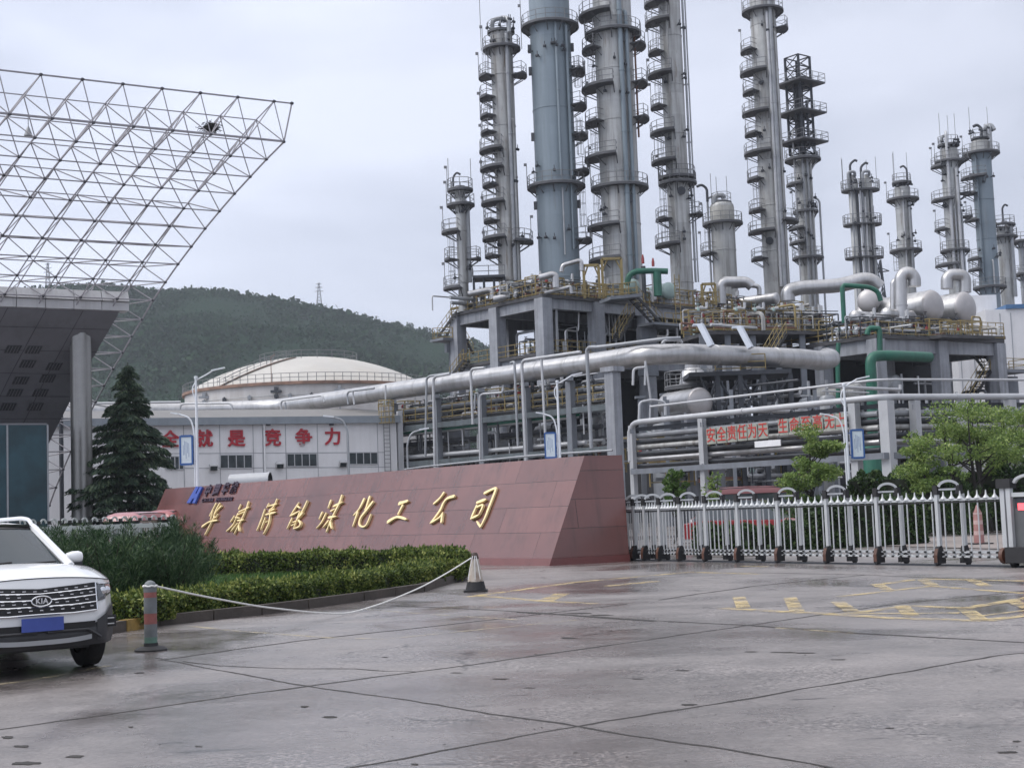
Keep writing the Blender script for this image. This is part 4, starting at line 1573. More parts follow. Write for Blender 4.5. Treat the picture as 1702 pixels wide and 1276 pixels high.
# ================================================================== CAR
def build_car():
    rotz = R(36)
    s = V((math.cos(rotz), math.sin(rotz), 0))
    hdg = V((s.y, -s.x, 0))
    F = G(146, 1106) - s * .80 + hdg * .88
    car = thing('parked_car', 'white compact SUV with roof rails parked nose out on the left', 'car', (0, 0, 0))
    Wt = pmat('white_car_paint', (.74, .75, .76), .22, var=.02, coat=.6, scale=2)
    Bk = pmat('black_car_plastic', (.030, .031, .034), .5, var=.2, scale=6)
    Dk = pmat('dark_grille', (.006, .006, .007), .35, var=.1)
    Ch = pmat('chrome', (.75, .76, .78), .12, metal=1.0, var=.03)
    Sv = pmat('silver_skid', (.34, .35, .36), .35, metal=.6, var=.08)
    Gl = pmat('windscreen_glass', (.03, .042, .05), .05, var=.05, spec=.35, coat=0)
    GlL = pmat('headlamp_lens', (.05, .06, .07), .06, var=.3, scale=9, spec=.9, coat=1.0)
    Ty = pmat('tyre_rubber', (.014, .014, .015), .8, var=.2, bump=.3, bscale=40)

    def yf(x, z):
        ax = abs(x) / .93
        y = .02 + .30 * ax ** 3.2 + .16 * max(0, ax - .8) / .2
        if z > .70: y += .35 * (z - .70) ** 1.35
        if z < .42: y += .25 * (.42 - z)
        return y

    def B(fn, name, m, nu=16, nv=10, parent=car):
        return MB().grid(fn, nu, nv).build(name, m, parent, angle=50)

    lerp = lambda a, b, t: a + (b - a) * t
    hw = lambda z: .915 + .02 * math.sin((z - .3) * 2.2) - .06 * max(0, z - .85)
    # front shell (white): from lower bumper line up to the bonnet edge
    zlo = lambda x: .50 + .13 * max(0, abs(x) / .93 - .55) / .45
    ztop = lambda x: 1.035 - .075 * (abs(x) / .93) ** 2.2
    body = MB()
    body.grid(lambda u, v: (lambda x: V((x, yf(x, lerp(zlo(x), ztop(x), v)), lerp(zlo(x), ztop(x), v))))(lerp(-.925, .925, u)), 40, 12)
    # fenders and sides
    def side(sg):
        def fn(u, v):
            y = lerp(yf(.925, .8), 4.55, u)
            zt = lerp(ztop(.93), 1.10, min(1, u * 2.6)) if u < .4 else lerp(1.10, 1.13, (u - .4) / .6)
            z = lerp(.36, zt, v)
            x = .925 + .02 * math.sin(v * PI) - .035 * v ** 3
            for cy in (.90, 3.60):
                dd = math.hypot(y - cy, z - .36)
                if dd < .40: z = max(z, .36 + math.sqrt(max(0, .40 ** 2 - (y - cy) ** 2)))
            return V((sg * x, y, z))
        return fn
    body.grid(side(1), 44, 10)
    body.grid(side(-1), 44, 10)
    # rear
    body.grid(lambda u, v: V((lerp(-.9, .9, u), 4.56 + .10 * (1 - (2 * u - 1) ** 2), lerp(.4, 1.13, v))), 10, 4)
    body.build('body', Wt, car, angle=50)
    # bonnet
    def bonnet(u, v):
        x = lerp(-.905, .905, u)
        ax = abs(x) / .905
        y = lerp(yf(x, ztop(x)) - .0, 1.30 + .16 * (1 - ax ** 2) * -1 + .12, v)
        zf, zr = ztop(x), 1.155 - .045 * ax ** 3
        z = lerp(zf, zr, 1 - (1 - v) ** 1.9) + .028 * (1 - ax ** 2) * math.sin(v * PI * .8)
        z += .012 * math.exp(-((ax - .62) / .09) ** 2) * math.sin(min(1, v * 1.3) * PI)
        return V((x, y, z))
    B(bonnet, 'bonnet', Wt, 36, 18)
    mb = MB()
    for sg in (0, 1): mb.tube([bonnet(sg, v) + V((0, 0, .002)) for v in np.linspace(.02, 1, 14)], .007, 5)
    mb.tube([bonnet(u, 0) + V((0, -.002, 0)) for u in np.linspace(0, 1, 24)], .006, 5)
    mb.build('panel_gap', Dk, car)
    # windscreen, roof, pillars, windows
    def ws(u, v, grow=0.0):
        hx = lerp(.70, .555, v) + grow
        x = lerp(-hx, hx, u)
        ax = x / hx
        y = lerp(1.26, 2.03, v) + .13 * ax * ax
        z = lerp(1.135, 1.595, v) - .018 * ax * ax
        return V((x, y, z))
    B(lambda u, v: ws(u, v), 'windscreen', Gl, 20, 8)
    mb = MB()
    for sg in (-1, 1):
        pts = [V((sg * lerp(.765, .60, t), lerp(1.32, 2.17, t), lerp(1.115, 1.575, t))) for t in (0, .25, .5, .75, 1)]
        mb.tube(pts, .05, 8)
        mb.build('pillar', Wt, car)
        mb = MB()
    mb = MB(); mb.grid(lambda u, v: ws(u, v * .07 - .03) + V((0, -.012, .006)), 20, 2)
    mb.build('cowl', Bk, car)
    mb = MB(); mb.grid(lambda u, v: ws(u, .94 + v * .07) + V((0, -.004, .004)), 20, 2)
    mb.build('screen_shade', Dk, car)
    def roof(u, v):
        hx = .635
        x = lerp(-hx, hx, u)
        ax = x / hx
        return V((x, lerp(2.03, 4.1, v) + .13 * ax * ax * (1 - v), lerp(1.60, 1.615, v) + .055 * math.sin(PI * (.12 + .7 * v)) * (1 - .6 * ax ** 4) - .03 * ax ** 6))
    B(roof, 'roof', Wt, 16, 14)
    mb = MB()
    for sg in (-1, 1):
        mb.grid(lambda u, v: V((sg * lerp(.875, .66, v), lerp(lerp(1.42, 2.2, v), lerp(4.4, 4.1, v), u), lerp(1.10, 1.575, v))), 8, 3)
    mb.grid(lambda u, v: V((lerp(-.7, .7, u), lerp(4.6, 4.12, v), lerp(1.1, 1.58, v))), 6, 3)
    mb.build('side_window', Gl, car)
    for sg in (-1, 1):
        mb = MB()
        mb.tube([V((sg * .60, 2.18, 1.60)), V((sg * .60, 2.32, 1.67)), V((sg * .605, 2.6, 1.69)), V((sg * .60, 3.7, 1.68)), V((sg * .59, 3.95, 1.63))], .024, 8, bend=.15)
        mb.build('roof_rail', Sv if False else pmat('roof_rail_white', (.62, .63, .65), .3, var=.03), car)
    # grille
    gz0 = lambda x: .66 - .015 * (abs(x) / .62) ** 2 + .05 * max(0, abs(x) / .62 - .55)
    gz1 = lambda x: .925 + .035 * (abs(x) / .62) - .0
    gw = .63
    gp = lambda x, z, off: V((x, yf(x, z) - off, z))
    B(lambda u, v: (lambda x: gp(x, lerp(gz0(x), gz1(x), v), .012))(lerp(-gw, gw, u)), 'grille', Dk, 30, 6)
    mb = MB()
    n = 30
    top = [gp(lerp(-gw, gw, i / n), gz1(lerp(-gw, gw, i / n)), .022) for i in range(n + 1)]
    bot = [gp(lerp(-gw, gw, i / n), gz0(lerp(-gw, gw, i / n)), .022) for i in range(n + 1)]
    mb.tube(bot + [top[-1]], .010, 6)
    mb.tube([bot[0], top[0]], .010, 6)
    for k in (.30, .55, .80):
        mb.tube([gp(lerp(-gw, gw, i / n), lerp(gz0(lerp(-gw, gw, i / n)), gz1(lerp(-gw, gw, i / n)), k), .02) for i in range(n + 1)], .007, 5)
    for row, k in enumerate((.17, .43, .68, .90)):
        for j in range(-5, 6):
            x = j * .112 + (.056 if row % 2 else 0)
            if abs(x) > gw - .05 or (abs(x) < .13 and row in (1, 2)): continue
            z = lerp(gz0(x), gz1(x), k)
            mb.box(gp(x, z, .024), (.036, .012, .011))
    mb.build('chrome_trim', Ch, car)
    bc = V((0, yf(0, .80) - .045, .80))
    mb = MB()
    ring = [bc + V((.105 * math.cos(a), 0, .053 * math.sin(a))) for a in np.linspace(0, 2 * PI, 29)]
    mb.tube(ring, .008, 6, cap=False)
    text_mb('KIA', .075, bc + V((0, .004, 0)), V((1, 0, 0)), V((0, 0, 1)), V((0, -1, 0)), .008, bold=.003, spacing=1.15, mb=mb)
    mb.build('badge', Ch, car)
    mb = MB()
    mb.add([bc + V((0, .012, 0))] + [bc + V((.1 * math.cos(a), .012, .05 * math.sin(a))) for a in np.linspace(0, 2 * PI, 25)[:-1]], [(0, 1 + i, 1 + (i + 1) % 24) for i in range(24)])
    mb.build('badge_plate', Bk, car)
    # headlamps
    for sg in (-1, 1):
        def lamp(u, v):
            x = lerp(.645, .915, u)
            z0, z1 = lerp(.755, .80, u) + (.0 if u < .5 else .02), lerp(.955, .945, u) - .03 * u
            z = lerp(z0, z1, v)
            return V((sg * x, yf(x, z) - .012 - .012 * math.sin(v * PI), z))
        hl = B(lamp, 'headlight', GlL, 12, 6)
        mb = MB()
        for k, xx in enumerate((.72, .80)):
            mb.lathe(V((sg * xx, yf(xx, .86) - .006, .865)), [(.036, -.0), (.040, .022), (.026, .028), (0, .03)], 14, axis=V((0, -1, 0)))
        mb.tube([V((sg * xx, yf(xx, .93) - .026, lerp(.945, .93, (xx - .66) / .25))) for xx in (.66, .74, .82, .90)], .007, 5)
        mb.build('lamp_reflector', Ch, hl)
    # black lower bumper, skid plate, fog lamps
    def low(u, v):
        x = lerp(-.925, .925, u)
        z = lerp(.30, zlo(x) + .004, v)
        return V((x, yf(x, z) - .018 - .02 * math.sin(v * PI), z))
    B(low, 'lower_bumper', Bk, 36, 8)
    for sg in (-1, 1):
        mb = MB()
        def corner(u, v):
            x = lerp(.62, .932, u)
            z = lerp(.34, lerp(.56, .72, u), v)
            return V((sg * x, yf(x, z) - .040, z))
        mb.grid(corner, 8, 8).build('bumper_corner', Bk, car)
        mb = MB()
        c = V((sg * .80, yf(.8, .53) - .05, .53))
        mb.box(c, (.15, .03, .12))
        mb.build('fog_lamp', Dk, car)
        mb = MB()
        for dz in (-.03, .03):
            mb.bar(c + V((-.05 * 1, -.022, dz)), c + V((.05, -.022, dz)), .009, 6)
        mb.build('fog_trim', Sv, car)
    mb = MB(); mb.grid(lambda u, v: (lambda x: V((x, yf(x, .4) - .045, lerp(.345, .395, v) + .03 * (abs(x) / .6) ** 3)))(lerp(-.55, .55, u)), 16, 3)
    mb.build('skid_plate', Sv, car)
    mb = MB()
    for sg in (-1, 1):
        mb.tube([V((sg * .05, yf(.05, .47) - .05, .475)), V((sg * .5, yf(.5, .47) - .055, .475)), V((sg * .66, yf(.66, .38) - .06, .38))], .016, 6)
    mb.build('bumper_bar', Bk, car)
    mb = MB(); mb.grid(lambda u, v: (lambda x: V((x, yf(x, .5) - .03, lerp(.49, .555, v))))(lerp(-.60, .60, u)), 16, 2)
    mb.build('lower_grille', Dk, car)
    mb = MB(); mb.box(V((0.0, -.045, .56)), (.44, .012, .14))
    mb.build('licence_plate', pmat('blue_plate', (.045, .075, .30), .4, var=.12, scale=7), car)
    # mirrors
    for sg in (-1, 1):
        mb = MB()
        mb.lathe(V((sg * .87, 1.52, 1.21)), [(0.0, -.10), (.06, -.085), (.085, -.02), (.088, .05), (.072, .09), (0, .10)], 14, axis=V((sg, .1, 0)))
        mr_ = mb.build('mirror', Wt, car)
        mr_.data.transform(Matrix.Translation((0, 0, 1.21)) @ Matrix.Diagonal((1, .75, .82, 1)) @ Matrix.Translation((0, 0, -1.21)))
        mr_.data.transform(Matrix.Translation((0, .38, 0)))
        mb = MB()
        mb.box(V((sg * .87, 1.52, 1.135)), (.18, .10, .035))
        mb.bar(V((sg * .80, 1.5, 1.10)), V((sg * .86, 1.52, 1.14)), .03, 8)
        mb.build('mirror_base', Bk, mr_)
    # wheels
    for sg in (-1, 1):
        for wy in (.90, 3.60):
            c = V((sg * .80, wy, .355))
            wh = MB().lathe(c, [(.20, -.115), (.30, -.115), (.345, -.09), (.355, -.04), (.355, .04), (.345, .09), (.30, .115), (.20, .115)], 30, axis=V((1, 0, 0))).build('wheel', Ty, car)
            mb = MB()
            mb.lathe(c, [(.205, -.10), (.21, .10), (.19, .09), (.08, .10), (0, .105)], 24, axis=V((sg, 0, 0)))
            for k in range(5):
                a = k * 2 * PI / 5
                mb.beam(c + V((sg * .108, math.cos(a) * .04, math.sin(a) * .04)), c + V((sg * .104, math.cos(a) * .2, math.sin(a) * .2)), .05, .02, up=(1, 0, 0))
            mb.build('rim', Sv, wh)
    # dark underside closes the body
    mb = MB(); mb.box(V((0, 2.45, .36)), (1.3, 4.1, .22)); mb.build('underbody', Dk, car)
    mb = MB()
    for sg in (-1, 1):
        for wy in (.90, 3.60):
            mb = MB()
            mb.lathe(V((sg * .70, wy, .36)), [(.405, -.2), (.405, .215), (.37, .22)], 20, axis=V((sg, 0, 0)), a0=PI, a1=2 * PI)
            mb.build('wheel_arch', Bk, car)
    # wipers
    mb = MB()
    for x0 in (-.45, .12):
        a, b_ = ws(.5 + x0 / 1.47, .03), ws(.5 + (x0 + .55) / 1.47, .09)
        mb.bar(a + V((0, -.02, .012)), b_ + V((0, -.02, .012)), .01, 5)
    mb.build('wiper', Dk, car)
    car.location = (F.x, F.y, 0)
    car.rotation_euler = (0, 0, rotz)
    return car


build_car()

# ================================================================== SLIDING GATE
GA, GD = V((10.42, 30.6, 0)), V((-.53, .848, 0)).normalized()
GN = V((GD.y, -GD.x, 0))
if GN.y < 0: GN = -GN                       # behind the gate
gate = thing('sliding_gate', 'white folding gate on wheels with arched frames and spear tips', 'gate', GA)
M['gate_white'] = pmat('gate_white_aluminium', (.46, .475, .485), .35, var=.06, metal=.2)
ts = [1.8, 3.6, 5.24, 6.96, 8.5, 9.8, 10.9, 11.8, 12.5, 13.0, 13.4]


def gpt(t, n, z):
    return GA + GD * t + GN * n + V((0, 0, z))


ARCHW = .42


def gate_frame(t, k):
    # two uprights across the gate's thickness joined by an arch, on two-wheel feet
    fr = MB()
    for (n_, tt, rr) in ((-.22, t, .050), (.22, t - .32, .045)):
        a = gpt(tt, n_, 0)
        fr.box(a + V((0, 0, .88)), (.085, .08, 1.38), (GD, GN, V((0, 0, 1))))
    f = fr.build('gate_post', M['gate_white'], gate)
    mb = MB()
    a, b_ = gpt(t - .06, -.22, 1.70), gpt(t - .36, -.22 + .30, 1.70)
    arch = [a.lerp(b_, s_) + V((0, 0, .03 + .125 * math.sin(PI * s_) ** .55)) for s_ in np.linspace(0, 1, 13)]
    for i in range(len(arch) - 1): mb.beam(arch[i], arch[i + 1], .10, .055)
    mb.beam(a - V((0, 0, .03)), b_ - V((0, 0, .03)), .04, .04)
    mb.build('arch', M['gate_white'], gate)
    mb = MB()
    for (n_, tt) in ((-.22, t), (.08, t - .36)):
        mb = MB()
        mb.box(gpt(tt, n_, 1.66), (.125, .115, .20), (GD, GN, V((0, 0, 1))))
        mb.build('cap', M['black_rubber'], f)
    mb = MB()
    feet = []
    for (n_, tt) in ((-.24, t), (.22, t - .32)):
        prof = [(-.13, .05), (.13, .05), (.13, .24), (.06, .42), (-.03, .44), (-.13, .20)]
        c = gpt(tt, n_, 0)
        for s_ in (-1,):
            q = [c - GN * p[0] + V((0, 0, p[1])) for p in prof]
            mb.add([p - GD * .055 for p in q] + [p + GD * .055 for p in q], [tuple(range(6)), tuple(range(11, 5, -1))] + [(i, 6 + i, 6 + (i + 1) % 6, (i + 1) % 6) for i in range(6)])
        feet.append(mb.build('foot', M['black_rubber'], gate, smooth=False))
        mb = MB()
    ft = feet[0]
    mb = MB()
    c = gpt(t, -.30, 0)
    q = [c - GN * p[0] + V((0, 0, p[1])) for p in [(.075, .08), (.08, .24), (.03, .38), (.0, .38), (.0, .08)]]
    mb.add([p + GD * -.047 for p in q] + [p + GD * .047 for p in q], [tuple(range(5)), tuple(range(9, 4, -1))] + [(i, 5 + i, 5 + (i + 1) % 5, (i + 1) % 5) for i in range(5)])
    mb.build('foot_guard', M['orange_foot'], ft, smooth=False)
    mb = MB()
    for (n_, tt) in ((-.30, t), (.30, t - .32)):
        c = gpt(tt, n_, .07)
        mb = MB()
        mb.lathe(c, [(0, -.03), (.07, -.03), (.07, .03), (0, .03)], 14, axis=GD)
        mb.build('wheel', M['black_rubber'], feet[0 if n_ < 0 else 1])


for k, t in enumerate(ts): gate_frame(t, k)


def gate_panel(t0, t1, n):
    """pickets, rails and scissor lattice of one bay"""
    mb = MB()
    for nn in (-.20, .20):
        mb.beam(gpt(t0, nn, 1.44), gpt(t1, nn, 1.44), .05, .045)
        mb.beam(gpt(t0, nn, .30), gpt(t1, nn, .30), .04, .03)
        mb.beam(gpt(t0, nn, .20), gpt(t1, nn, .20), .04, .03)
    for i in range(n):
        t = t0 + (t1 - t0) * (i + .5) / n
        mb.bar(gpt(t, -.20, .20), gpt(t, -.20, 1.44), .0165, 6)
        # spear tip on a small flared saddle
        mb.lathe(gpt(t, -.20, 1.46), [(.075, 0), (.05, .035), (.022, .07), (.012, .16), (0, .17)], 8)
        if n > 3:
            w2 = abs(t1 - t0) / n / 2
            mb.bar(gpt(t - w2, -.20, .20), gpt(t + w2, -.20, .30), .009, 4)
            mb.bar(gpt(t - w2, -.20, .30), gpt(t + w2, -.20, .20), .009, 4)
    pm_ = mb
    mb = MB()
    mb.beam(gpt(t0, -.205, 1.385), gpt(t1, -.205, 1.385), .03, .035)
    for i in range(n):
        t = t0 + (t1 - t0) * (i + .5) / n
        mb.box(gpt(t, -.235, .30), (.05, .03, .045), (GD, GN, V((0, 0, 1))))
        mb.box(gpt(t, -.235, .20), (.05, .03, .045), (GD, GN, V((0, 0, 1))))
    build_multi('picket_panel', [(pm_, M['gate_white']), (mb, M['black_rubber'])], gate)


for i in range(len(ts)):
    t0 = ts[i - 1] + .05 if i else .12
    gate_panel(t0, ts[i] - .05, [7, 7, 7, 7, 7, 7, 7, 6, 5, 4, 3][i])
# drive head at the right end
hd = MB()
hd.box(gpt(-1.1, .0, .88), (1.9, .46, 1.06), (GD, GN, V((0, 0, 1))))
hdo = hd.build('drive_head', pmat('gate_drive_grey', (.10, .105, .11), .45, var=.12, streak=.2), gate, smooth=False)
mb = MB()
for t, nn in ((-.02, -.24), (-.20, -.27), (-2.1, -.25)): mb.box(gpt(t, nn, 1.0), (.11, .10, 1.36), (GD, GN, V((0, 0, 1))))
mb.beam(gpt(-.25, -.25, 1.50), gpt(-2.1, -.25, 1.50), .08, .09)
a, b_ = gpt(-.30, -.22, 1.72), gpt(-.95, -.1, 1.72)
arch = [a.lerp(b_, s_) + V((0, 0, .03 + .15 * math.sin(PI * s_) ** .55)) for s_ in np.linspace(0, 1, 13)]
for i in range(12): mb.beam(arch[i], arch[i + 1], .10, .055)
mb.build('head_frame', M['gate_white'], hdo)
mb = MB()
mb.box(gpt(-.11, -.25, 1.74), (.36, .2, .20), (GD, GN, V((0, 0, 1))))
mb.build('cap', M['black_rubber'], hdo)
mb = MB()
mb.box(gpt(-1.15, -.22, .26), (1.95, .56, .32), (GD, GN, V((0, 0, 1))))
mb.build('head_skirt', M['black_rubber'], hdo)
mb = MB(); mb.box(gpt(-1.1, -.232, 1.33), (1.6, .01, .22), (GD, GN, V((0, 0, 1)))); mb.build('screen_surround', M['dark_steel'], hdo)
mb = MB(); mb.box(gpt(-1.05, -.240, 1.25), (1.35, .012, .145), (GD, GN, V((0, 0, 1))))
mb.build('display_screen', pmat('red_led_screen', (1.0, .10, .12), .4, var=.02, emit=1.1), hdo)
mb = MB()
for n_ in (-.30, .28):
    for t in (-.25, -1.9): mb.lathe(gpt(t, n_, .09), [(0, -.05), (.09, -.05), (.09, .05), (0, .05)], 14, axis=GD)
mb.build('wheel', M['black_rubber'], hdo)
for k, (t, nn) in enumerate(((-.02, -.36), (-.2, -.37))):
    mb = MB(); mb.lathe(gpt(t, nn + .06, .24), [(.0, -.05), (.17, -.045), (.17, .045), (0, .05)], 14, axis=GD)
    mb.build('foot_guard', M['orange_foot'], hdo)
mb = MB(); mb.beam(gpt(-5, 0, .012), gpt(13.6, 0, .012), .10, .022); mb.beam(gpt(-5, -.30, .010), gpt(13.6, -.30, .010), .05, .018)
tag(mb.build('gate_track', M['dark_steel'], smooth=False), 'steel track set in the concrete under the sliding gate', kind='structure')

# second gate, folded up, left of the sign wall
LA, LB = V((X_at(26, 50), 50, 0)), V((X_at(292, 53), 53, 0))
g2 = thing('folded_gate', 'white arched folding gate left of the sign wall', 'gate', LA)
n = 16
d_ = (LB - LA)
mbp, mba, mbr = MB(), MB(), MB()
dn = d_.normalized()
for i in range(n):
    p = LA + d_ * (i / n)
    m1 = MB()
    m1.box(p + V((0, 0, .85)), (.08, .08, 1.5)); m1.build('gate_post', M['gate_white'], g2, smooth=False)
    m1 = MB()
    a, b_ = p + V((.02, 0, 1.70)), p + dn * (.62 * d_.length / n) + V((0, 0, 1.70))
    arch = [a.lerp(b_, s_) + V((0, 0, .14 * math.sin(PI * s_) ** .55)) for s_ in np.linspace(0, 1, 11)]
    for k in range(10): m1.beam(arch[k], arch[k + 1], .08, .05)
    m1.build('arch', M['gate_white'], g2)
    m1 = MB()
    m1.box(p + V((-.02, 0, 1.72)), (.12, .11, .12)); m1.build('cap', M['black_rubber'], g2, smooth=False)
mb = MB()
mb.beam(LA + V((0, -.06, 1.5)), LB + V((0, -.06, 1.5)), .05, .16)
mb.beam(LA + V((0, -.06, .35)), LB + V((0, -.06, .35)), .05, .05)
for i in range(n * 4):
    p = LA + d_ * ((i + .5) / (n * 4))
    mb.bar(p + V((0, -.03, .2)), p + V((0, -.03, 1.45)), .02, 5)
mb.build('picket_panel', M['gate_white'], g2)

# vehicles behind the gates
def small_car(label, x, y, rot, col, h=1.5, L=4.4, w_=1.8, van=False):
    o = thing('parked_car', label, 'car', (0, 0, 0))
    paint = pmat('car_paint_' + label.split()[0], col, .3, var=.05, coat=.5)
    top = 1.0 if not van else 1.1
    mb = MB()
    prof = [(-L / 2, .35), (-L / 2, .75), (-L / 2 + .15, .88), (-L * .22, top - .04), (L * .36, top), (L / 2, top - .1), (L / 2 + .02, .4)]
    secs = []
    for sx, sh in ((-w_ / 2, -.03), (-w_ / 2 + .1, 0), (0, .03), (w_ / 2 - .1, 0), (w_ / 2, -.03)):
        secs.append([(p[0], sx, p[1] + (sh if p[1] > .6 else 0)) for p in prof])
    m_ = len(prof)
    vs = [p for s_ in secs for p in s_]
    fs = [(i * m_ + j, i * m_ + j + 1, (i + 1) * m_ + j + 1, (i + 1) * m_ + j) for i in range(4) for j in range(m_ - 1)]
    fs += [tuple(range(m_)), tuple(range(5 * m_ - 1, 4 * m_ - 1, -1))]
    mb.add(vs, fs).build('body', paint, o, local=True)
    cab = [(-L * .24, top - .05), (-L * .06, h - .02), (L * .1, h), (L * .33, h - .04), (L * .44, top - .02)] if not van else [(-L * .36, top - .05), (-L * .26, h - .02), (0, h), (L * .44, h - .04), (L * .47, top - .02)]
    gl = pmat('car_glass', (.03, .04, .045), .06, var=.1, spec=1)
    mb = MB()
    ins = .12
    vs, m2 = [], len(cab)
    for sx, kk in ((-1, 1), (1, 1)):
        for p in cab: vs.append((p[0], sx * (w_ / 2 - .06 - ins * (p[1] - top) / (h - top)), p[1]))
    fs = [tuple(range(m2)), tuple(range(2 * m2 - 1, m2 - 1, -1))] + [(j, j + 1, m2 + j + 1, m2 + j) for j in range(m2 - 1)]
    mb.add(vs, fs).build('window', gl, o, local=True, smooth=False)
    mb = MB()
    rv = [p for p in cab if p[1] > h - .06]
    mb.add([(p[0], s_ * (w_ / 2 - .17), p[1] + .012) for s_ in (-1, 1) for p in rv], [tuple([0, 1, 4, 3]), (1, 2, 5, 4)])
    mb.build('roof', paint, o, local=True)
    for sx in (-1, 1):
        for wx in (-L * .32, L * .31):
            mb = MB(); mb.lathe(V((wx, sx * (w_ / 2 - .1), .32)), [(0, -.1), (.2, -.1), (.32, -.09), (.32, .09), (.2, .1), (0, .1)], 20, axis=V((0, 1, 0)))
            mb.build('wheel', M['black_rubber'], o, local=True)
    if van:
        mb = MB(); mb.grid(lambda u, v: V((L * .06 + (u - .5) * L * .8, (v - .5) * (w_ - .08), h - .30 + .36 * max(0, 1 - abs(2 * u - 1) ** 5) ** .5 * max(0, 1 - abs(2 * v - 1) ** 5) ** .5)), 20, 16); mb.build('roof_shell', paint, o, local=True, angle=70)
    for sx in (-1, 1):
        mb = MB(); mb.box(V((-L / 2 + .02, sx * w_ * .36, .70)), (.08, .36, .14)); mb.build('headlight', M['white_paint'], o, local=True)
    o.location = (x, y, 0)
    o.rotation_euler = (0, 0, rot)
    return o


small_car('red saloon car parked behind the folded bays of the gate', X_at(1245, 48), 48, R(160), (.27, .03, .035), h=1.62)
small_car('pink red van behind the folded gate, its faded roof showing', X_at(206, 58), 59, R(80), (.33, .13, .145), h=2.0, L=3.6, w_=1.75, van=True)
small_car('bright red van beside the left end of the sign wall', X_at(266, 60), 61.5, R(70), (.27, .045, .05), h=2.06, L=3.6, w_=1.7, van=True)
small_car('maroon van parked far behind the folded bays of the gate', X_at(1222, 72), 72, R(8), (.13, .025, .03), h=2.25, L=4.8, van=True)

# red and white standing road post behind the gate
cb2 = G(1628, 905)
o = thing('warning_post', 'faded red and white plastic warning post behind the gate', 'post', cb2)
mb = MB()
for a in (45, 135, 225, 315): mb.beam(cb2 + V((0, 0, .03)), cb2 + V((.42 * math.cos(R(a)), .42 * math.sin(R(a)), .03)), .16, .06)
mb.build('base', M['black_rubber'], o)
M['pale_pink'] = pmat('pale_pink_band', (.46, .33, .31), .6, var=.2)
zz = [(.16, .04), (.15, .3), (.14, .31), (.14, .5), (.15, .51), (.14, .8), (.13, .81), (.12, .98)]
mb = MB(); mb.lathe(cb2, [(.155, .05), (.13, .95), (.07, 1.08), (.03, 1.2), (0, 1.2)], 14); mb.build('body', pmat('faded_pink_plastic', (.30, .15, .14), .6, var=.2), o)
for z0_, z1_ in ((.30, .42), (.62, .74), (.92, .97)):
    mb = MB(); mb.lathe(cb2, [(.158 - .028 * z0_, z0_), (.158 - .028 * z1_, z1_)], 14); mb.build('band', M['pale_pink'], o)

# low stone planter behind the gate
pb = G(1345, 900)
o = thing('stone_planter', 'pale square stone planter block behind the gate', 'planter', pb)
mb = MB(); mb.box(pb + V((0, .6, .28)), (1.5, .9, .56)); mb.build('block', M['concrete_grey'], o, smooth=False)
mb = MB(); mb.box(pb + V((0, .6, .60)), (1.62, 1.02, .08)); mb.build('rim', pmat('pale_stone', (.42, .41, .39), .8), o, smooth=False)
yard = MB()
yard.add([tuple(G(1380, 905)[:2]) + (.02,), (X_at(1900, 34), 34, .02), (X_at(1900, 54), 54, .02), (X_at(1500, 52), 52, .02)], [(0, 1, 2, 3)])
tag(yard.build('yard_paving', pmat('pale_yard_paving', (.22, .19, .175), .7, var=.2, scale=1.2), smooth=False), 'pale paved yard behind the right end of the gate', kind='structure')


# ================================================================== STREET LAMPS
M['lamp_white'] = pmat('lamp_post_white', (.68, .71, .75), .4, var=.05)
M['box_blue'] = pmat('light_box_blue', (.03, .10, .30), .4, var=.1)
M['box_face'] = pmat('light_box_face', (.62, .70, .75), .35, var=.12, scale=1.6)


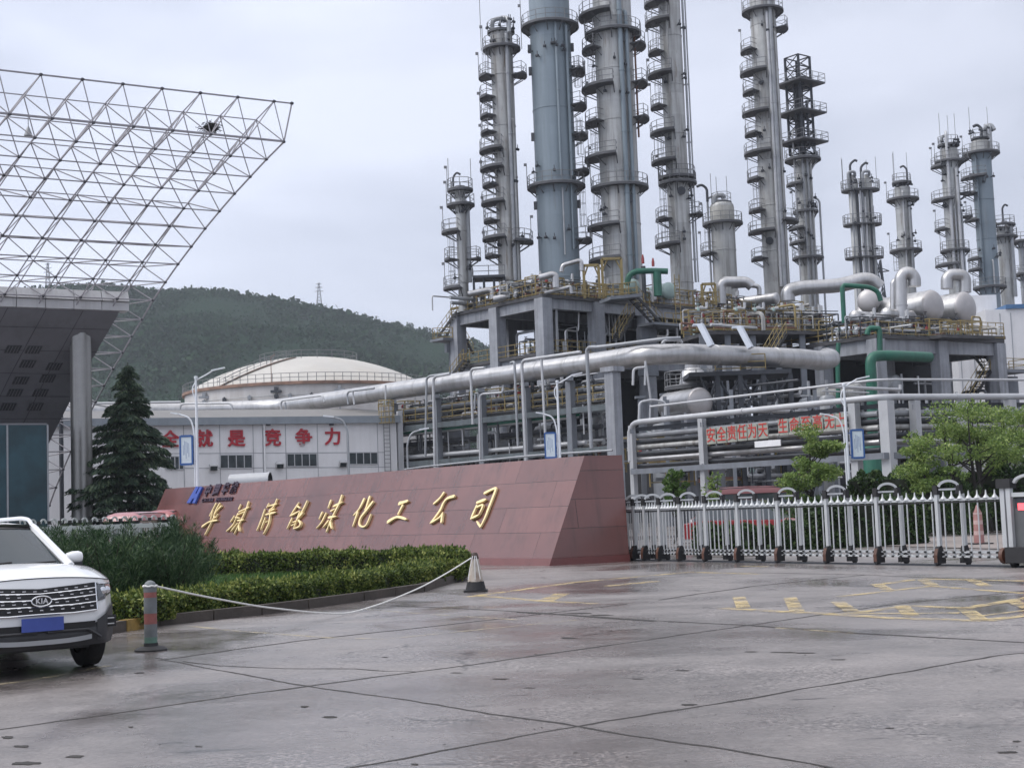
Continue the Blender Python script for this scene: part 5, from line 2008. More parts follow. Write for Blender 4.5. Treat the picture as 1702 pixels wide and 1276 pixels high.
def street_lamp(label, px, d, ytop, side=1, box=1, zarm2=None, col='lamp_white'):
    ht = P(px, ytop, d).z
    b0 = V((X_at(px, d) + 0.0, d, 0))
    # lean of verticals in the picture comes from the camera, so place by the upper shaft
    q = P(px, ytop + 40, d)
    b0.x = q.x
    o = thing('street_lamp', label, 'street lamp', b0, 'white double armed street lamps')
    hs = ht * .955
    mb = MB()
    mb.lathe(b0, [(.14, 0), (.14, .35), (.08, .42), (.068, ht * .5), (.052, hs), (.08, hs + .02), (.08, hs + .12), (0, hs + .14)], 12)
    mb.build('pole', M[col], o)
    mb = MB()
    tip = b0 + V((side * .62 * ht / 6.5, 0, ht))
    mb.tube([b0 + V((0, 0, hs - .05)), b0 + V((side * .35 * ht / 6.5, 0, hs + .16)), tip], .035, 7, bend=.2)
    mb.tube([b0 + V((0, 0, hs - .1)), b0 + V((-side * .16, 0, hs - .35)), b0 + V((-side * .14, 0, hs - .65)), b0 + V((0, 0, hs - .95))], .028, 7, bend=.2)
    mb.build('arm', M[col], o)
    mb = MB()
    mb.beam(tip + V((-side * .08, 0, -.02)), tip + V((side * .50, 0, .09)), .17, .06)
    mb.build('lamp_head', M[col], o)
    za = ht * .77 - .5
    mb = MB()
    t2 = b0 + V((-side * .80, 0, za + .5))
    mb.tube([b0 + V((-side * .10, 0, 0.4)), b0 + V((-side * .11, 0, za - .25)), b0 + V((-side * .28, 0, za + .33)), t2], .038, 7, bend=.45)
    mb.build('low_arm', M[col], o)
    mb = MB()
    mb.beam(t2 + V((side * .05, 0, 0)), t2 + V((-side * .32, 0, .07)), .16, .06)
    mb.build('lamp_head', M[col], o)
    if box:
        s_ = box
        bc = b0 + V((s_ * .46, 0, ht * .575))
        hh, ww = 1.15, .52
        mb = MB()
        for sx in (-1, 1): mb.box(bc + V((sx * ww / 2, 0, 0)), (.07, .16, hh + .12))
        for sz in (-1, 1):
            mb.box(bc + V((0, 0, sz * (hh / 2 + .04))), (ww - .07, .16, .09))
            mb.bar(b0 + V((0, 0, bc.z + sz * hh * .42)), bc + V((-s_ * ww / 2, 0, sz * hh * .42)), .02, 6)
        fr_ = mb.build('light_box', M['box_blue'], o, smooth=False)
        mb = MB(); mb.box(bc, (ww - .072, .12, hh - .012)); mb.build('light_panel', M['box_face'], fr_, smooth=False)
        mb = MB()
        rs = random.Random(5)
        for k in range(5): mb.box(bc + V((-.13 + .06 * k, -.064, .1 * (k % 2))), (.012, .006, hh * (.4 + .25 * (k % 3) / 2)))
        mb.build('panel_print', M['box_blue'], fr_, smooth=False)
    return o


street_lamp('white street lamp with blue framed light box between the rack posts on the right', 1404, 64, 630, 1, 1)
street_lamp('white street lamp with pale light box over the right end of the sign wall', 927, 72, 624, 1, -1)
street_lamp('white street lamp with blue light box beside the cedar', 326, 63, 616, 1, -1)
for lab, px, yt, d, sd in (('thin grey lamp on a curved arm before the white workshop', 575, 692, 96, -1), ('thin dark lamp on a curved arm under the left pipe rack', 673, 715, 104, 1)):
    ht = P(px, yt, d).z
    b0 = V((X_at(px, d), d, 0))
    o = thing('street_lamp', lab, 'street lamp', b0)
    mb = MB(); mb.tube([b0, b0 + V((0, 0, ht - 1.0)), b0 + V((sd * .3, 0, ht - .2)), b0 + V((sd * 1.1, 0, ht))], .07, 7, bend=.6); mb.build('pole', M['pipe_grey'], o)
    mb = MB(); mb.beam(b0 + V((sd * .9, 0, ht)), b0 + V((sd * 1.6, 0, ht + .1)), .28, .1); mb.build('lamp_head', M['lamp_white'], o)
# ================================================================== PORTAL (space frame wing, soffit, column, glass hall)
U = V((.866, .5, 0)).normalized()
MOD = 2.26
M['truss_paint'] = pmat('truss_white_paint', (.30, .29, .315), .45, var=.15, scale=2)
M['truss_dark'] = pmat('truss_node', (.05, .05, .06), .5, var=.2)
M['soffit'] = pmat('grey_soffit_panels', (.155, .155, .17), .5, var=.12, scale=.4, streak=.2)
M['fascia'] = pmat('pale_fascia_panels', (.50, .50, .51), .4, var=.08, scale=.8, streak=.3)
chain_px = [(472, 236), (443, 265), (416, 294), (390, 322), (365, 351), (341, 380), (318, 410), (296, 439), (275, 469), (254, 499), (236, 531), (219, 559), (204, 586), (188, 613), (173, 641), (159, 668), (145, 695), (131, 722), (118, 750), (105, 780), (93, 810), (82, 840)]
D_TIP, D_FOOT = 85.0, 99.0
chain = []
for i, p in enumerate(chain_px):
    t = i / (len(chain_px) - 1)
    chain.append(P(p[0], p[1], D_TIP + (D_FOOT - D_TIP) * t))
NJ = 15


def cpt(i):
    """chain position for a real index (extrapolates at the ends)"""
    n = len(chain) - 1
    if i <= 0: return chain[0] + (chain[0] - chain[1]) * (-i)
    if i >= n: return chain[n] + (chain[n] - chain[n - 1]) * (i - n)
    k = int(i)
    return chain[k].lerp(chain[k + 1], i - k)


def cnorm(i):
    t = (cpt(i - .6) - cpt(i + .6)).normalized()
    n = U.cross(t)
    if n.z < 0: n = -n
    return n.normalized()


def Bn(i, j): return cpt(i) - U * MOD * j
DEP = 1.75
def Un(i, j): return cpt(i) - U * MOD * j + cnorm(i) * DEP


portal = thing('entrance_portal', 'huge tilted wing portal of bare white space frame above a dark clad soffit', 'portal', (chain[-1].x, chain[-1].y, 0))
NI = len(chain) - 1
NV = 13                                  # rows that stay bare above the fascia need every column
chd, web, nod = MB(), MB(), MB()
rt = .042
UT = P(485, 172, 85.2)
OFF0 = UT - cpt(0)
def off(k):
    t = sm(min(1, max(0, k / 9.0)))
    return OFF0.lerp(cnorm(k) * 1.45, t)
def Uk(k, j): return cpt(k) - U * MOD * (j + .5) + off(k)
def J(i): return NJ if i < 12 else 6
for i in range(NI + 1):
    jn = J(i)
    for j in range(jn):
        chd.bar(Bn(i, j), Bn(i, j + 1), rt, 5, cap=False)
    for j in range(jn + 1):
        if i < NI: chd.bar(Bn(i, j), Bn(i + 1, j), rt if j else rt * 1.35, 5, cap=False)
        nod.lathe(Bn(i, j), [(0, -.10), (.10, -.05), (.10, .05), (0, .10)], 6)
for i in range(0, NI + 1):
    jn = J(i)
    for j in range(jn):
        u = Uk(i, j)
        if j < jn - 1 and i > 0: chd.bar(u, Uk(i, j + 1), rt * .85, 5, cap=False)
        if i < NI: chd.bar(u, Uk(i + 1, j), rt * .9, 5, cap=False)
        for (a, b_) in ((0, 0), (0, 1), (-1, 0), (-1, 1)):
            if 0 <= i + a <= NI: web.bar(u, Bn(i + a, j + b_), rt * .85, 4, cap=False)
        if i == 0: nod.lathe(u, [(0, -.11), (.11, -.05), (.11, .05), (0, .11)], 6)
# closing edge of the upper layer at the tip
ue = UT
nod.lathe(ue, [(0, -.12), (.12, -.05), (.12, .05), (0, .12)], 6)
chd.bar(ue, UT - U * MOD * .5, rt * 1.2, 5)
chd.bar(ue, Bn(0, 0), rt * 1.2, 5)
for j in range(NJ): chd.bar(UT - U * MOD * (j + .5), UT - U * MOD * (j + 1.5), rt * 1.3, 5, cap=False)
for j in range(NJ): chd.bar(Bn(0, j) + V((0, 0, .05)), Bn(0, j + 1) + V((0, 0, .05)), rt * 1.3, 5, cap=False)
build_multi('chord_tubes', [(chd, M['truss_paint']), (nod, M['truss_dark'])], portal)
web.build('web_tubes', M['truss_paint'], portal)

# clad soffit under the lower rows
I0, I1 = 9.55, NI + .6
SJ0 = .78
def soff(i, j): return cpt(i) - U * MOD * j - cnorm(i) * .16
mb = MB()
mb.grid(lambda u, v: soff(I0 + (I1 - I0) * v, SJ0 + (14 - SJ0) * u), 24, 24)
so = mb.build('soffit', M['soffit'], portal, angle=60)
mb = MB()
for j in np.arange(SJ0 + 1, 14, 1.0):
    pts = [soff(i, j) - cnorm(i) * .012 for i in np.linspace(I0, I1, 14)]
    for k in range(13): mb.beam(pts[k], pts[k + 1], .035, .014, up=cnorm(12))
for i in np.linspace(I0 + 1, I1 - .3, 9):
    mb.beam(soff(i, SJ0) - cnorm(i) * .010, soff(i, 14) - cnorm(i) * .010, .03, .010, up=cnorm(i))
mb.build('panel_joint', M['truss_dark'], so, smooth=False)


def hit_soffit(px, py):
    """nearest soffit parameters under a photo pixel"""
    best = None
    r = ray(px, py).normalized()
    i = I0
    while i < I1:
        base = soff(i, 0)
        # solve along U
        for j in np.arange(SJ0, 12, .05):
            q = base - U * MOD * j - V((0, 0, H))
            dist = (q - r * q.dot(r)).length
            if best is None or dist < best[0]: best = (dist, i, j)
        i += .12
    return best[1], best[2]


M['grille_dark'] = pmat('soffit_light_grille', (.05, .05, .055), .4, var=.4, scale=6)
for (zx, zy) in ((165, 405), (60, 402), (130, 480), (258, 485), (100, 550), (232, 550), (70, 615), (197, 615), (40, 685), (170, 685)):
    i, j = hit_soffit(zx / 2.9, zy / 2.9 + 440)
    c = soff(i, j) - cnorm(i) * .03
    t = (cpt(i - .5) - cpt(i + .5)).normalized()
    mb = MB()
    mb.box(c, (.86, .62, .05), (U, t, cnorm(i)))
    gl_ = mb.build('soffit_light', M['grille_dark'], portal, smooth=False)
    mb = MB()
    for k in (-.28, -.1, .1, .28): mb.box(c + U * k - cnorm(i) * .03, (.03, .55, .03), (U, t, cnorm(i)))
    mb.build('grille_bar', M['steel_rail'], gl_, smooth=False)

# fascia: two tiers of pale panels with open joints
fr = P(216, 503, 90.5)
ft = P(214, 484, 90.5).z
fm = P(217, 501, 90.5).z
fb = P(218, 516, 90.5).z
back = V((-U.y, U.x, 0))
seg = 1.72
for k in range(14):
    a, b_ = fr - U * (seg * k + .03), fr - U * (seg * (k + 1) - .01)
    mb = MB()
    # upper tier leans back
    q = [V((a.x, a.y, fm)), V((b_.x, b_.y, fm)), V((b_.x, b_.y, ft)) + back * .35, V((a.x, a.y, ft)) + back * .35]
    q2 = [p + back * 1.2 for p in q]
    mb.add(q + q2, [(0, 3, 2, 1), (4, 5, 6, 7), (0, 1, 5, 4), (2, 3, 7, 6), (0, 4, 7, 3), (1, 2, 6, 5)])
    a2, b2 = a + back * .14, b_ + back * .14
    q = [V((a2.x, a2.y, fb)), V((b2.x, b2.y, fb)), V((b2.x, b2.y, fm - .04)), V((a2.x, a2.y, fm - .04))]
    q2 = [p + back * 1.2 for p in q]
    mb.add(q + q2, [(0, 3, 2, 1), (4, 5, 6, 7), (0, 1, 5, 4), (2, 3, 7, 6), (0, 4, 7, 3), (1, 2, 6, 5)])
    mb.build('fascia_panel', M['fascia'], portal, smooth=False)

# fluted steel column
ci_, cj_ = hit_soffit(137, 578)
cc_ = soff(ci_, cj_)
cbp = V((cc_.x, cc_.y - .35, 0))
ct = cc_.z
crad = 16.5 / FPX * cc_.y
mb = MB()
n = 36
prof = [(0.0)]
vs, fs = [], []
zs_ = [0, ct - 1.2, ct - .2, ct + .9]
for zi, z in enumerate(zs_):
    for k in range(n):
        a = 2 * PI * k / n
        r_ = crad * (1 + .09 * math.cos(a * 6))
        vs.append((cbp.x + math.cos(a) * r_, cbp.y + math.sin(a) * r_, z))
for zi in range(len(zs_) - 1):
    for k in range(n): fs.append((zi * n + k, zi * n + (k + 1) % n, (zi + 1) * n + (k + 1) % n, (zi + 1) * n + k))
fs.append(tuple(3 * n + k for k in range(n)))
mb.add(vs, fs).build('column', pmat('column_cladding', (.30, .30, .295), .38, metal=.45, var=.08, streak=.3), portal)

# dark post behind the wing's foot
dp = P(103, 860, 101)
mb = MB(); mb.bar((dp.x, dp.y, 0), (dp.x, dp.y, 9.5), .16, 8)
mb.build('steel_post', M['dark_steel'], portal)

# glazed hall under the soffit
hr = P(80, 862, 87.5)
hr.z = 0
hz = P(80, 706, 87.5).z
hall = thing('glass_hall', 'dark teal glazed hall under the portal soffit', 'glass hall', hr)
M['teal_glass'] = pmat('dark_teal_glass', (.014, .046, .060), .07, var=.6, scale=.35, spec=.35)  # blotchy noise in the colour stands in for reflections
W_ = 2.35
for k in range(6):
    a, b_ = hr - U * W_ * k, hr - U * W_ * (k + 1)
    mb = MB()
    mb.beam(a + V((0, 0, hz / 2)) - U * .05, b_ + V((0, 0, hz / 2)) + U * .05, .05, hz)
    mb.build('glass_pane', M['teal_glass'], hall, smooth=False)
for k in range(7):
    a = hr - U * W_ * k - back * .03
    mb = MB(); mb.box(a + V((0, 0, hz / 2)), (.10, .14, hz), (U, back, V((0, 0, 1)))); mb.build('mullion', M['pipe_grey'], hall, smooth=False)
mb = MB(); mb.beam(hr + back * .05 + V((0, 0, hz / 2)), hr + back * 6 + V((0, 0, hz / 2)), .06, hz); mb.build('side_glass', M['teal_glass'], hall, smooth=False)
mb = MB(); mb.beam(hr + back * 3 + V((0, 0, hz + .06)), hr - U * 15 + back * 3 + V((0, 0, hz + .06)), 6, .1); mb.build('roof', M['soffit'], hall, smooth=False)

# bird's nest and hanging floodlight in the truss
c = P(350, 213, 84.0)
o = thing('bird_nest', "dark stick bird's nest lodged in the top chord of the portal truss", 'nest', c)
mb = MB()
rs = random.Random(4)
for k in range(230):
    a = V((rs.gauss(0, .26), rs.gauss(0, .22), rs.gauss(0, .13)))
    d_ = V((rs.uniform(-1, 1), rs.uniform(-1, 1), rs.uniform(-.4, .4))).normalized() * rs.uniform(.2, .42)
    mb.bar(c + a - d_ / 2, c + a + d_ / 2, .018, 4)
mb.lathe(c, [(.2, -.22), (.42, -.08), (.46, .06), (.3, .12), (0, .05)], 10)
mb.build('sticks', M['bark_dark'], o, smooth=False)
c = P(47, 222, 80)
o = thing('floodlight', 'grey floodlight hanging in the portal truss', 'floodlight', c)
mb = MB(); mb.lathe(c, [(.05, .4), (.12, .22), (.24, -.12), (.24, -.16), (0, -.16)], 12); mb.build('housing', M['pipe_grey'], o)
mb = MB(); mb.bar(c + V((0, 0, .35)), c + V((0, 0, .95)), .02, 5); mb.build('bracket', M['dark_steel'], o)

# ================================================================== WORKSHOP with red letters
M['ws_wall'] = pmat('white_wall_panels', (.70, .70, .71), .5, var=.05, scale=.6, streak=.18, scol=(.40, .39, .38))
M['ws_eave'] = pmat('grey_eave_metal', (.22, .25, .28), .45, var=.1, streak=.15)
M['ws_glass'] = pmat('workshop_glass', (.03, .04, .045), .12, var=.5, scale=1.2, spec=.35)
ZE = 9.6
ra = PZ(658, 691.5, ZE)
la = PZ(272, 695.5, ZE)
wd_ = V((la.x - ra.x, la.y - ra.y, 0)).normalized()       # leftwards
wn_ = V((wd_.y, -wd_.x, 0))
if wn_.y > 0: wn_ = -wn_                                   # towards the camera
WR = V((ra.x, ra.y, 0))
WL = 46.0
ZV = V((0, 0, 1))


def on_ws(px, py, lift=0.0):
    r = ray(px, py)
    t = (WR + wn_ * lift - V((0, 0, H))).dot(wn_) / r.dot(wn_)
    return V((0, 0, H)) + r * t


ws_ = thing('workshop_building', 'long white panelled workshop with red slogan characters', 'workshop', WR)
mb = MB()
c = WR + wd_ * WL / 2 - wn_ * 8
mb.box(c + V((0, 0, (ZE - .3) / 2)), (WL, 16, ZE - .3), (wd_, wn_, ZV))
mb.build('wall', M['ws_wall'], ws_, smooth=False)
mb = MB()
ev = on_ws(460, 698.5).z
p = WR - wd_ * .25
mb.beam(p + wn_ * .22 + ZV * (ZE - .26), p + wd_ * (WL + .5) + wn_ * .22 + ZV * (ZE - .26), .44, .58)
mb.build('eave', M['ws_eave'], ws_, smooth=False)
mb = MB()
q = [p + wn_ * .3 + ZV * (ZE + .04), p + wd_ * (WL + .5) + wn_ * .3 + ZV * (ZE + .04), p + wd_ * (WL + .5) - wn_ * 8 + ZV * (ZE + 1.25), p - wn_ * 8 + ZV * (ZE + 1.25), p - wn_ * 16.3 + ZV * ZE, p + wd_ * (WL + .5) - wn_ * 16.3 + ZV * ZE]
mb.add(q, [(0, 1, 2, 3), (3, 2, 5, 4)])
mb.add([q[0] - ZV * .3, q[3] - ZV * .02, q[4] - ZV * .3], [(0, 1, 2)])
mb.build('roof', pmat('brown_roof_sheet', (.15, .145, .14), .6, var=.2, scale=.8), ws_, smooth=False)
# panel joints
mb = MB()
for px in (305.5, 365.5, 421, 437, 475, 528, 577, 628):
    a = on_ws(px, 745, .012)
    mb.box(V((a.x, a.y, ZE / 2 - .1)), (.05, .02, ZE - .9), (wd_, wn_, ZV))
for py in (753.5, 778):
    a, b_ = on_ws(285, py, .010), on_ws(640, py - 2, .010)
    mb.beam(a, b_, .018, .05)
mb.build('panel_joint', pmat('joint_grey', (.30, .31, .33), .6, var=.1), ws_, smooth=False)
# windows
for k, (x0, x1, y0, y1) in enumerate(((276, 305, 758.5, 780), (366, 419, 756, 778), (477, 526.5, 754, 775), (580.5, 627.5, 752, 771.5))):
    a, b_ = on_ws(x0, (y0 + y1) / 2, .03), on_ws(x1, (y0 + y1) / 2 - .4, .03)
    h_ = (on_ws((x0 + x1) / 2, y0).z - on_ws((x0 + x1) / 2, y1).z)
    mb = MB(); mb.beam(a, b_, .05, h_); wo = mb.build('window', M['ws_glass'], ws_, smooth=False)
    mb = MB()
    n = 4
    for i in range(n + 1):
        p = a.lerp(b_, i / n) + wn_ * .035
        mb.box(p, (.07, .05, h_), (wd_, wn_, ZV))
    for s in (-1, 1): mb.beam(a + wn_ * .035 + ZV * s * h_ / 2, b_ + wn_ * .035 + ZV * s * h_ / 2, .05, .07)
    mb.build('window_frame', M['pipe_light'], wo, smooth=False)
# red characters
M['letter_red'] = pmat('red_wall_letters', (.36, .012, .025), .45, var=.12)
for ch, px, py in (('安', 231, 733.5), ('全', 283, 731.5), ('就', 339, 730.5), ('是', 393, 730), ('竞', 453, 729.3), ('争', 504.5, 728.5), ('力', 553, 727.3)):
    c = on_ws(px, py)
    mb = text_mb(ch, 29.5 / FPX * c.y * 1.0, c, -wd_, ZV, wn_, .12, bold=.035)
    mb.build('red_character', M['letter_red'], ws_, smooth=False)
# small floodlights on the wall, drain pipe, eave lamps
for px, py in ((355, 776.5), (465, 773), (570, 770.5)):
    c = on_ws(px, py, .3)
    mb = MB(); mb.box(c, (.62, .34, .44), ((wd_ + ZV * 0).normalized(), (wn_ - ZV * .6).normalized(), (ZV + wn_ * .6).normalized()))
    mb.bar(c, c - wn_ * .3, .05, 6)
    fl = mb.build('wall_floodlight', M['pipe_light'], ws_, smooth=False)
    mb = MB(); mb.box(c + (wn_ - ZV * .6).normalized() * .18, (.5, .02, .34), (wd_, (wn_ - ZV * .6).normalized(), (ZV + wn_ * .6).normalized())); mb.build('lens', M['ws_glass'], fl, smooth=False)
for px in (335, 446, 551):
    c = on_ws(px, 704, .2)
    mb = MB(); mb.box(c, (.3, .3, .28), (wd_, wn_, ZV)); mb.build('eave_lamp', M['dark_steel'], ws_, smooth=False)
c = on_ws(439, 705, .12)
mb = MB(); mb.tube([c + ZV * .4, c, V((c.x, c.y, .2))], .07, 8); mb.bar(c + ZV * .2, c - ZV * .3, .13, 8); mb.build('drain_pipe', M['white_paint'], ws_)
# ladder with yellow cage at the right corner
c0 = on_ws(643.5, 740, .35)
ztop_ = on_ws(643, 671, .35).z
lad = MB()
for s in (-1, 1): lad.bar(V((c0.x, c0.y, 3)) + wd_ * s * .25, V((c0.x, c0.y, ztop_)) + wd_ * s * .25, .035, 6)
z = 3.2
while z < ztop_:
    lad.bar(V((c0.x, c0.y, z)) - wd_ * .25, V((c0.x, c0.y, z)) + wd_ * .25, .022, 5)
    z += .32
lad.build('ladder', M['steel_rail'], ws_)
cage = MB()
zc0, zc1 = on_ws(643, 703, .35).z, ztop_ + .25
for z in np.linspace(zc0, zc1, 5):
    pts = [V((c0.x, c0.y, z)) + wd_ * (.62 * math.cos(a)) + wn_ * (.75 * math.sin(a)) for a in np.linspace(0, PI, 9)]
    cage.tube(pts, .04, 5)
for a in np.linspace(0, PI, 7):
    q = V((c0.x, c0.y, 0)) + wd_ * (.62 * math.cos(a)) + wn_ * (.75 * math.sin(a))
    cage.bar(q + ZV * zc0, q + ZV * zc1, .035, 5)
cage.build('ladder_cage', M['yellow_rail'], ws_)
mb = MB(); mb.box(WR - wd_ * .28 + wn_ * .1 + ZV * 5, (.40, .40, 10), (wd_, wn_, ZV)); mb.build('corner_post', M['pipe_light'], ws_, smooth=False)

# white hooded duct rising just above the sign wall
d = 84.0
a, b_ = P(416, 800, d), P(452, 799, d + .5)
rad = 14 / FPX * d
o = thing('exhaust_duct', 'white round exhaust duct with a dark open mouth above the sign wall', 'duct', (a.x, a.y, 0))
mb = MB()
ax = (b_ - a).normalized() + V((0, -.5, 0)); ax.normalize()
mb.lathe(a, [(rad * .92, -1.2), (rad, 0), (rad, 1.05), (rad * 1.05, 1.06), (rad * 1.05, 1.2), (rad * .94, 1.2), (rad * .90, .3), (0, .3)], 26, axis=ax)
mb.build('duct_barrel', M['pipe_light'], o)
mb = MB(); mb.lathe(a, [(rad * .93, 1.19), (rad * .88, .32), (0, .31)], 26, axis=ax)
mb.build('duct_lining', M['truss_dark'], o)
mb = MB()
for s in (-.4, .7): mb.box(a + ax * s - ZV * (a.z / 2 + rad * .4), (.2, .3, a.z - rad * .2)); 
mb.build('support', M['pipe_grey'], o, smooth=False)

# ================================================================== STORAGE TANK
TD = 222.0
tc_ = P(515, 690, TD)
TR = 203 / FPX * TD
ZR = P(515, 648, TD).z - .4
ZA = P(530, 594.5, TD).z
tank = thing('storage_tank', 'large round white storage tank with low domed roof', 'tank', (tc_.x, TD, 0))
M['tank_wall'] = pmat('tank_shell_white', (.55, .54, .53), .55, var=.07, scale=.25, streak=.4, scol=(.25, .21, .17), sscale=(.5, .5, .05))
M['tank_roof'] = pmat('tank_roof_cream', (.44, .425, .395), .6, var=.08, scale=.2, streak=.3, scol=(.36, .31, .25), sscale=(.15, .15, .1))
b0 = V((tc_.x, TD, 0))
mb = MB()
pr = []
for k in range(9):
    z = ZR * k / 8
    pr += [(TR, z), (TR + .04, z + .02), (TR, z + .06)]
mb.lathe(b0, pr + [(TR, ZR)], 72).build('shell', M['tank_wall'], tank)
mb = MB()
rs_ = (TR ** 2 + (ZA - ZR) ** 2) / (2 * (ZA - ZR))
prof = []
for k in range(15):
    rr = (TR + .25) * (1 - k / 14)
    prof.append((rr, ZR + math.sqrt(max(0, rs_ ** 2 - rr ** 2)) - (rs_ - (ZA - ZR)) + .05))
mb.lathe(b0, prof, 72).build('dome_roof', M['tank_roof'], tank)
mb = MB(); mb.lathe(b0, [(TR + .02, ZR - .35), (TR + .40, ZR - .35), (TR + .40, ZR + .05), (TR + .1, ZR + .12)], 72); mb.build('rim', pmat('rusty_rim', (.24, .15, .11), .7, var=.4, scale=.8), tank)
mb = MB()
for k in range(96):
    a = 2 * PI * k / 96
    p = b0 + V((math.cos(a) * (TR + .3), math.sin(a) * (TR + .3), ZR))
    mb.bar(p, p + ZV * 1.25, .045, 4, cap=False)
for z in (.65, 1.25):
    pts = [b0 + V((math.cos(a) * (TR + .3), math.sin(a) * (TR + .3), ZR + z)) for a in np.linspace(0, 2 * PI, 97)]
    mb.tube(pts, .04, 4, cap=False)
for k in range(20):
    a = 2 * PI * k / 20
    rr = 7.5
    zz = ZR + math.sqrt(rs_ ** 2 - rr ** 2) - (rs_ - (ZA - ZR))
    p = b0 + V((math.cos(a) * rr, math.sin(a) * rr, zz))
    mb.bar(p, p + ZV * 1.25, .045, 4)
    q = b0 + V((math.cos(a + 2 * PI / 20) * rr, math.sin(a + 2 * PI / 20) * rr, zz))
    for z in (.65, 1.25): mb.bar(p + ZV * z, q + ZV * z, .035, 4)
mb.build('railing', M['steel_rail'], tank)
# roof stair
mb = MB()
a0 = R(236)
pts = []
for k in range(13):
    rr = TR * (1 - k / 12 * .62)
    a = a0 + k / 12 * R(24)
    pts.append(b0 + V((math.cos(a) * rr, math.sin(a) * rr, ZR + math.sqrt(rs_ ** 2 - rr ** 2) - (rs_ - (ZA - ZR)) + .12)))
for k in range(12): mb.beam(pts[k], pts[k + 1], .9, .14)
mb.build('roof_walkway', pmat('rusty_walkway', (.16, .12, .095), .7, var=.3), tank)
mb = MB()
for s in (-.45, .45):
    for zz in (.6, 1.1): mb.tube([p + V((s, s * .3, zz)) for p in pts], .03, 4)
    for p in pts: mb.bar(p + V((s, s * .3, 0)), p + V((s, s * .3, 1.1)), .03, 4)
mb.build('handrail', M['steel_rail'], tank)
# foam boxes and drop pipes on the shell
for k, ang in enumerate((226, 239, 252, 264, 270, 279, 291)):
    a = R(ang)
    e = V((math.cos(a), math.sin(a), 0))
    p = b0 + e * (TR + .35)
    mb = MB()
    if k % 3 == 0: mb.box(p + ZV * (ZR - 1.3), (1.5, .5, .35)); mb.box(p + ZV * (ZR - .9), (.5, .4, .5))
    mb.box(p + ZV * (ZR - 2.0), (.5, .5, .5))
    mb.bar(p + ZV * (ZR - 1.6), p + ZV * 1, .11, 6)
    mb.build('foam_pipe', M['pipe_dark' if k % 2 else 'pipe_grey'], tank)
pts = [b0 + V((math.cos(a) * (TR + .3), math.sin(a) * (TR + .3), ZR - 1.9)) for a in np.linspace(R(200), R(300), 40)]
mb = MB(); mb.tube(pts, .05, 5); mb.build('ring_pipe', M['pipe_grey'], tank)
mb = MB()
a = R(262); p = b0 + V((math.cos(a) * (TR + .3), math.sin(a) * (TR + .3), ZR))
mb.tube([p, p + ZV * 3.6, p + V((.6, 0, 4.0))], .06, 5); mb.build('vent_pipe', pmat('rust_vent', (.2, .12, .09), .7), tank)
# ================================================================== TOWERS
def rail_ring(mb, c, r, a0, a1, h=1.15, step=1.0, rr=.038):
    n = max(2, int(abs(a1 - a0) * r / step))
    full = abs(a1 - a0) > 6.2
    pts = [c + V((math.cos(a0 + (a1 - a0) * i / n) * r, math.sin(a0 + (a1 - a0) * i / n) * r, 0)) for i in range(n + 1)]
    for p in (pts[:-1] if full else pts): mb.bar(p, p + ZV * h, rr, 4, cap=False)
    for z in (h * .5, h): mb.tube([p + ZV * z for p in pts], rr * .9, 4, cap=False)
    mb.tube([p + ZV * .09 for p in pts], rr * 1.6, 4, cap=False)


M['platform'] = pmat('platform_steel', (.075, .078, .086), .65, var=.25, scale=1)


def platform(o, c, r, ro, a0, a1, lamp=False, rod=False):
    """curved walkway bracketed to a shell, with its railing; c is the shell axis at floor height"""
    mb = MB()
    mb.sector(c, r + .03, ro, a0, a1, -.12, 0, max(6, int((a1 - a0) * 6)))
    n = max(2, int((a1 - a0) / .55))
    for i in range(n + 1):
        a = a0 + (a1 - a0) * (i + .0) / n
        e = V((math.cos(a), math.sin(a), 0))
        mb.bar(c + e * (r + .02) - ZV * .95, c + e * (ro - .12) - ZV * .18, .055, 4)
    # kicked rim plate
    mb.sector(c, ro, ro + .03, a0, a1, -.18, .07, max(6, int((a1 - a0) * 6)))
    pl = mb.build('platform', M['platform'], o, angle=30)
    rb = MB()
    rail_ring(rb, c, ro - .04, a0, a1)
    if abs(a1 - a0) < 6.2:
        for a in (a0, a1):
            e = V((math.cos(a), math.sin(a), 0))
            for z in (.58, 1.15): rb.bar(c + e * (r + .1) + ZV * z, c + e * (ro - .04) + ZV * z, .034, 4)
    if lamp:
        a = (a0 + a1) / 2
        e = V((math.cos(a), math.sin(a), 0))
        rb.bar(c + e * ro, c + e * ro + ZV * 2.5, .035, 4)
        rb.box(c + e * (ro + .12) + ZV * 2.5, (.32, .22, .26))
    if rod:
        for a in (a0 + .5, a0 + 2.7):
            e = V((math.cos(a), math.sin(a), 0))
            rb.bar(c + e * ro, c + e * ro + ZV * 4.4, .03, 4)
    rb.build('railing', M['steel_rail'], pl, smooth=False)
    return pl


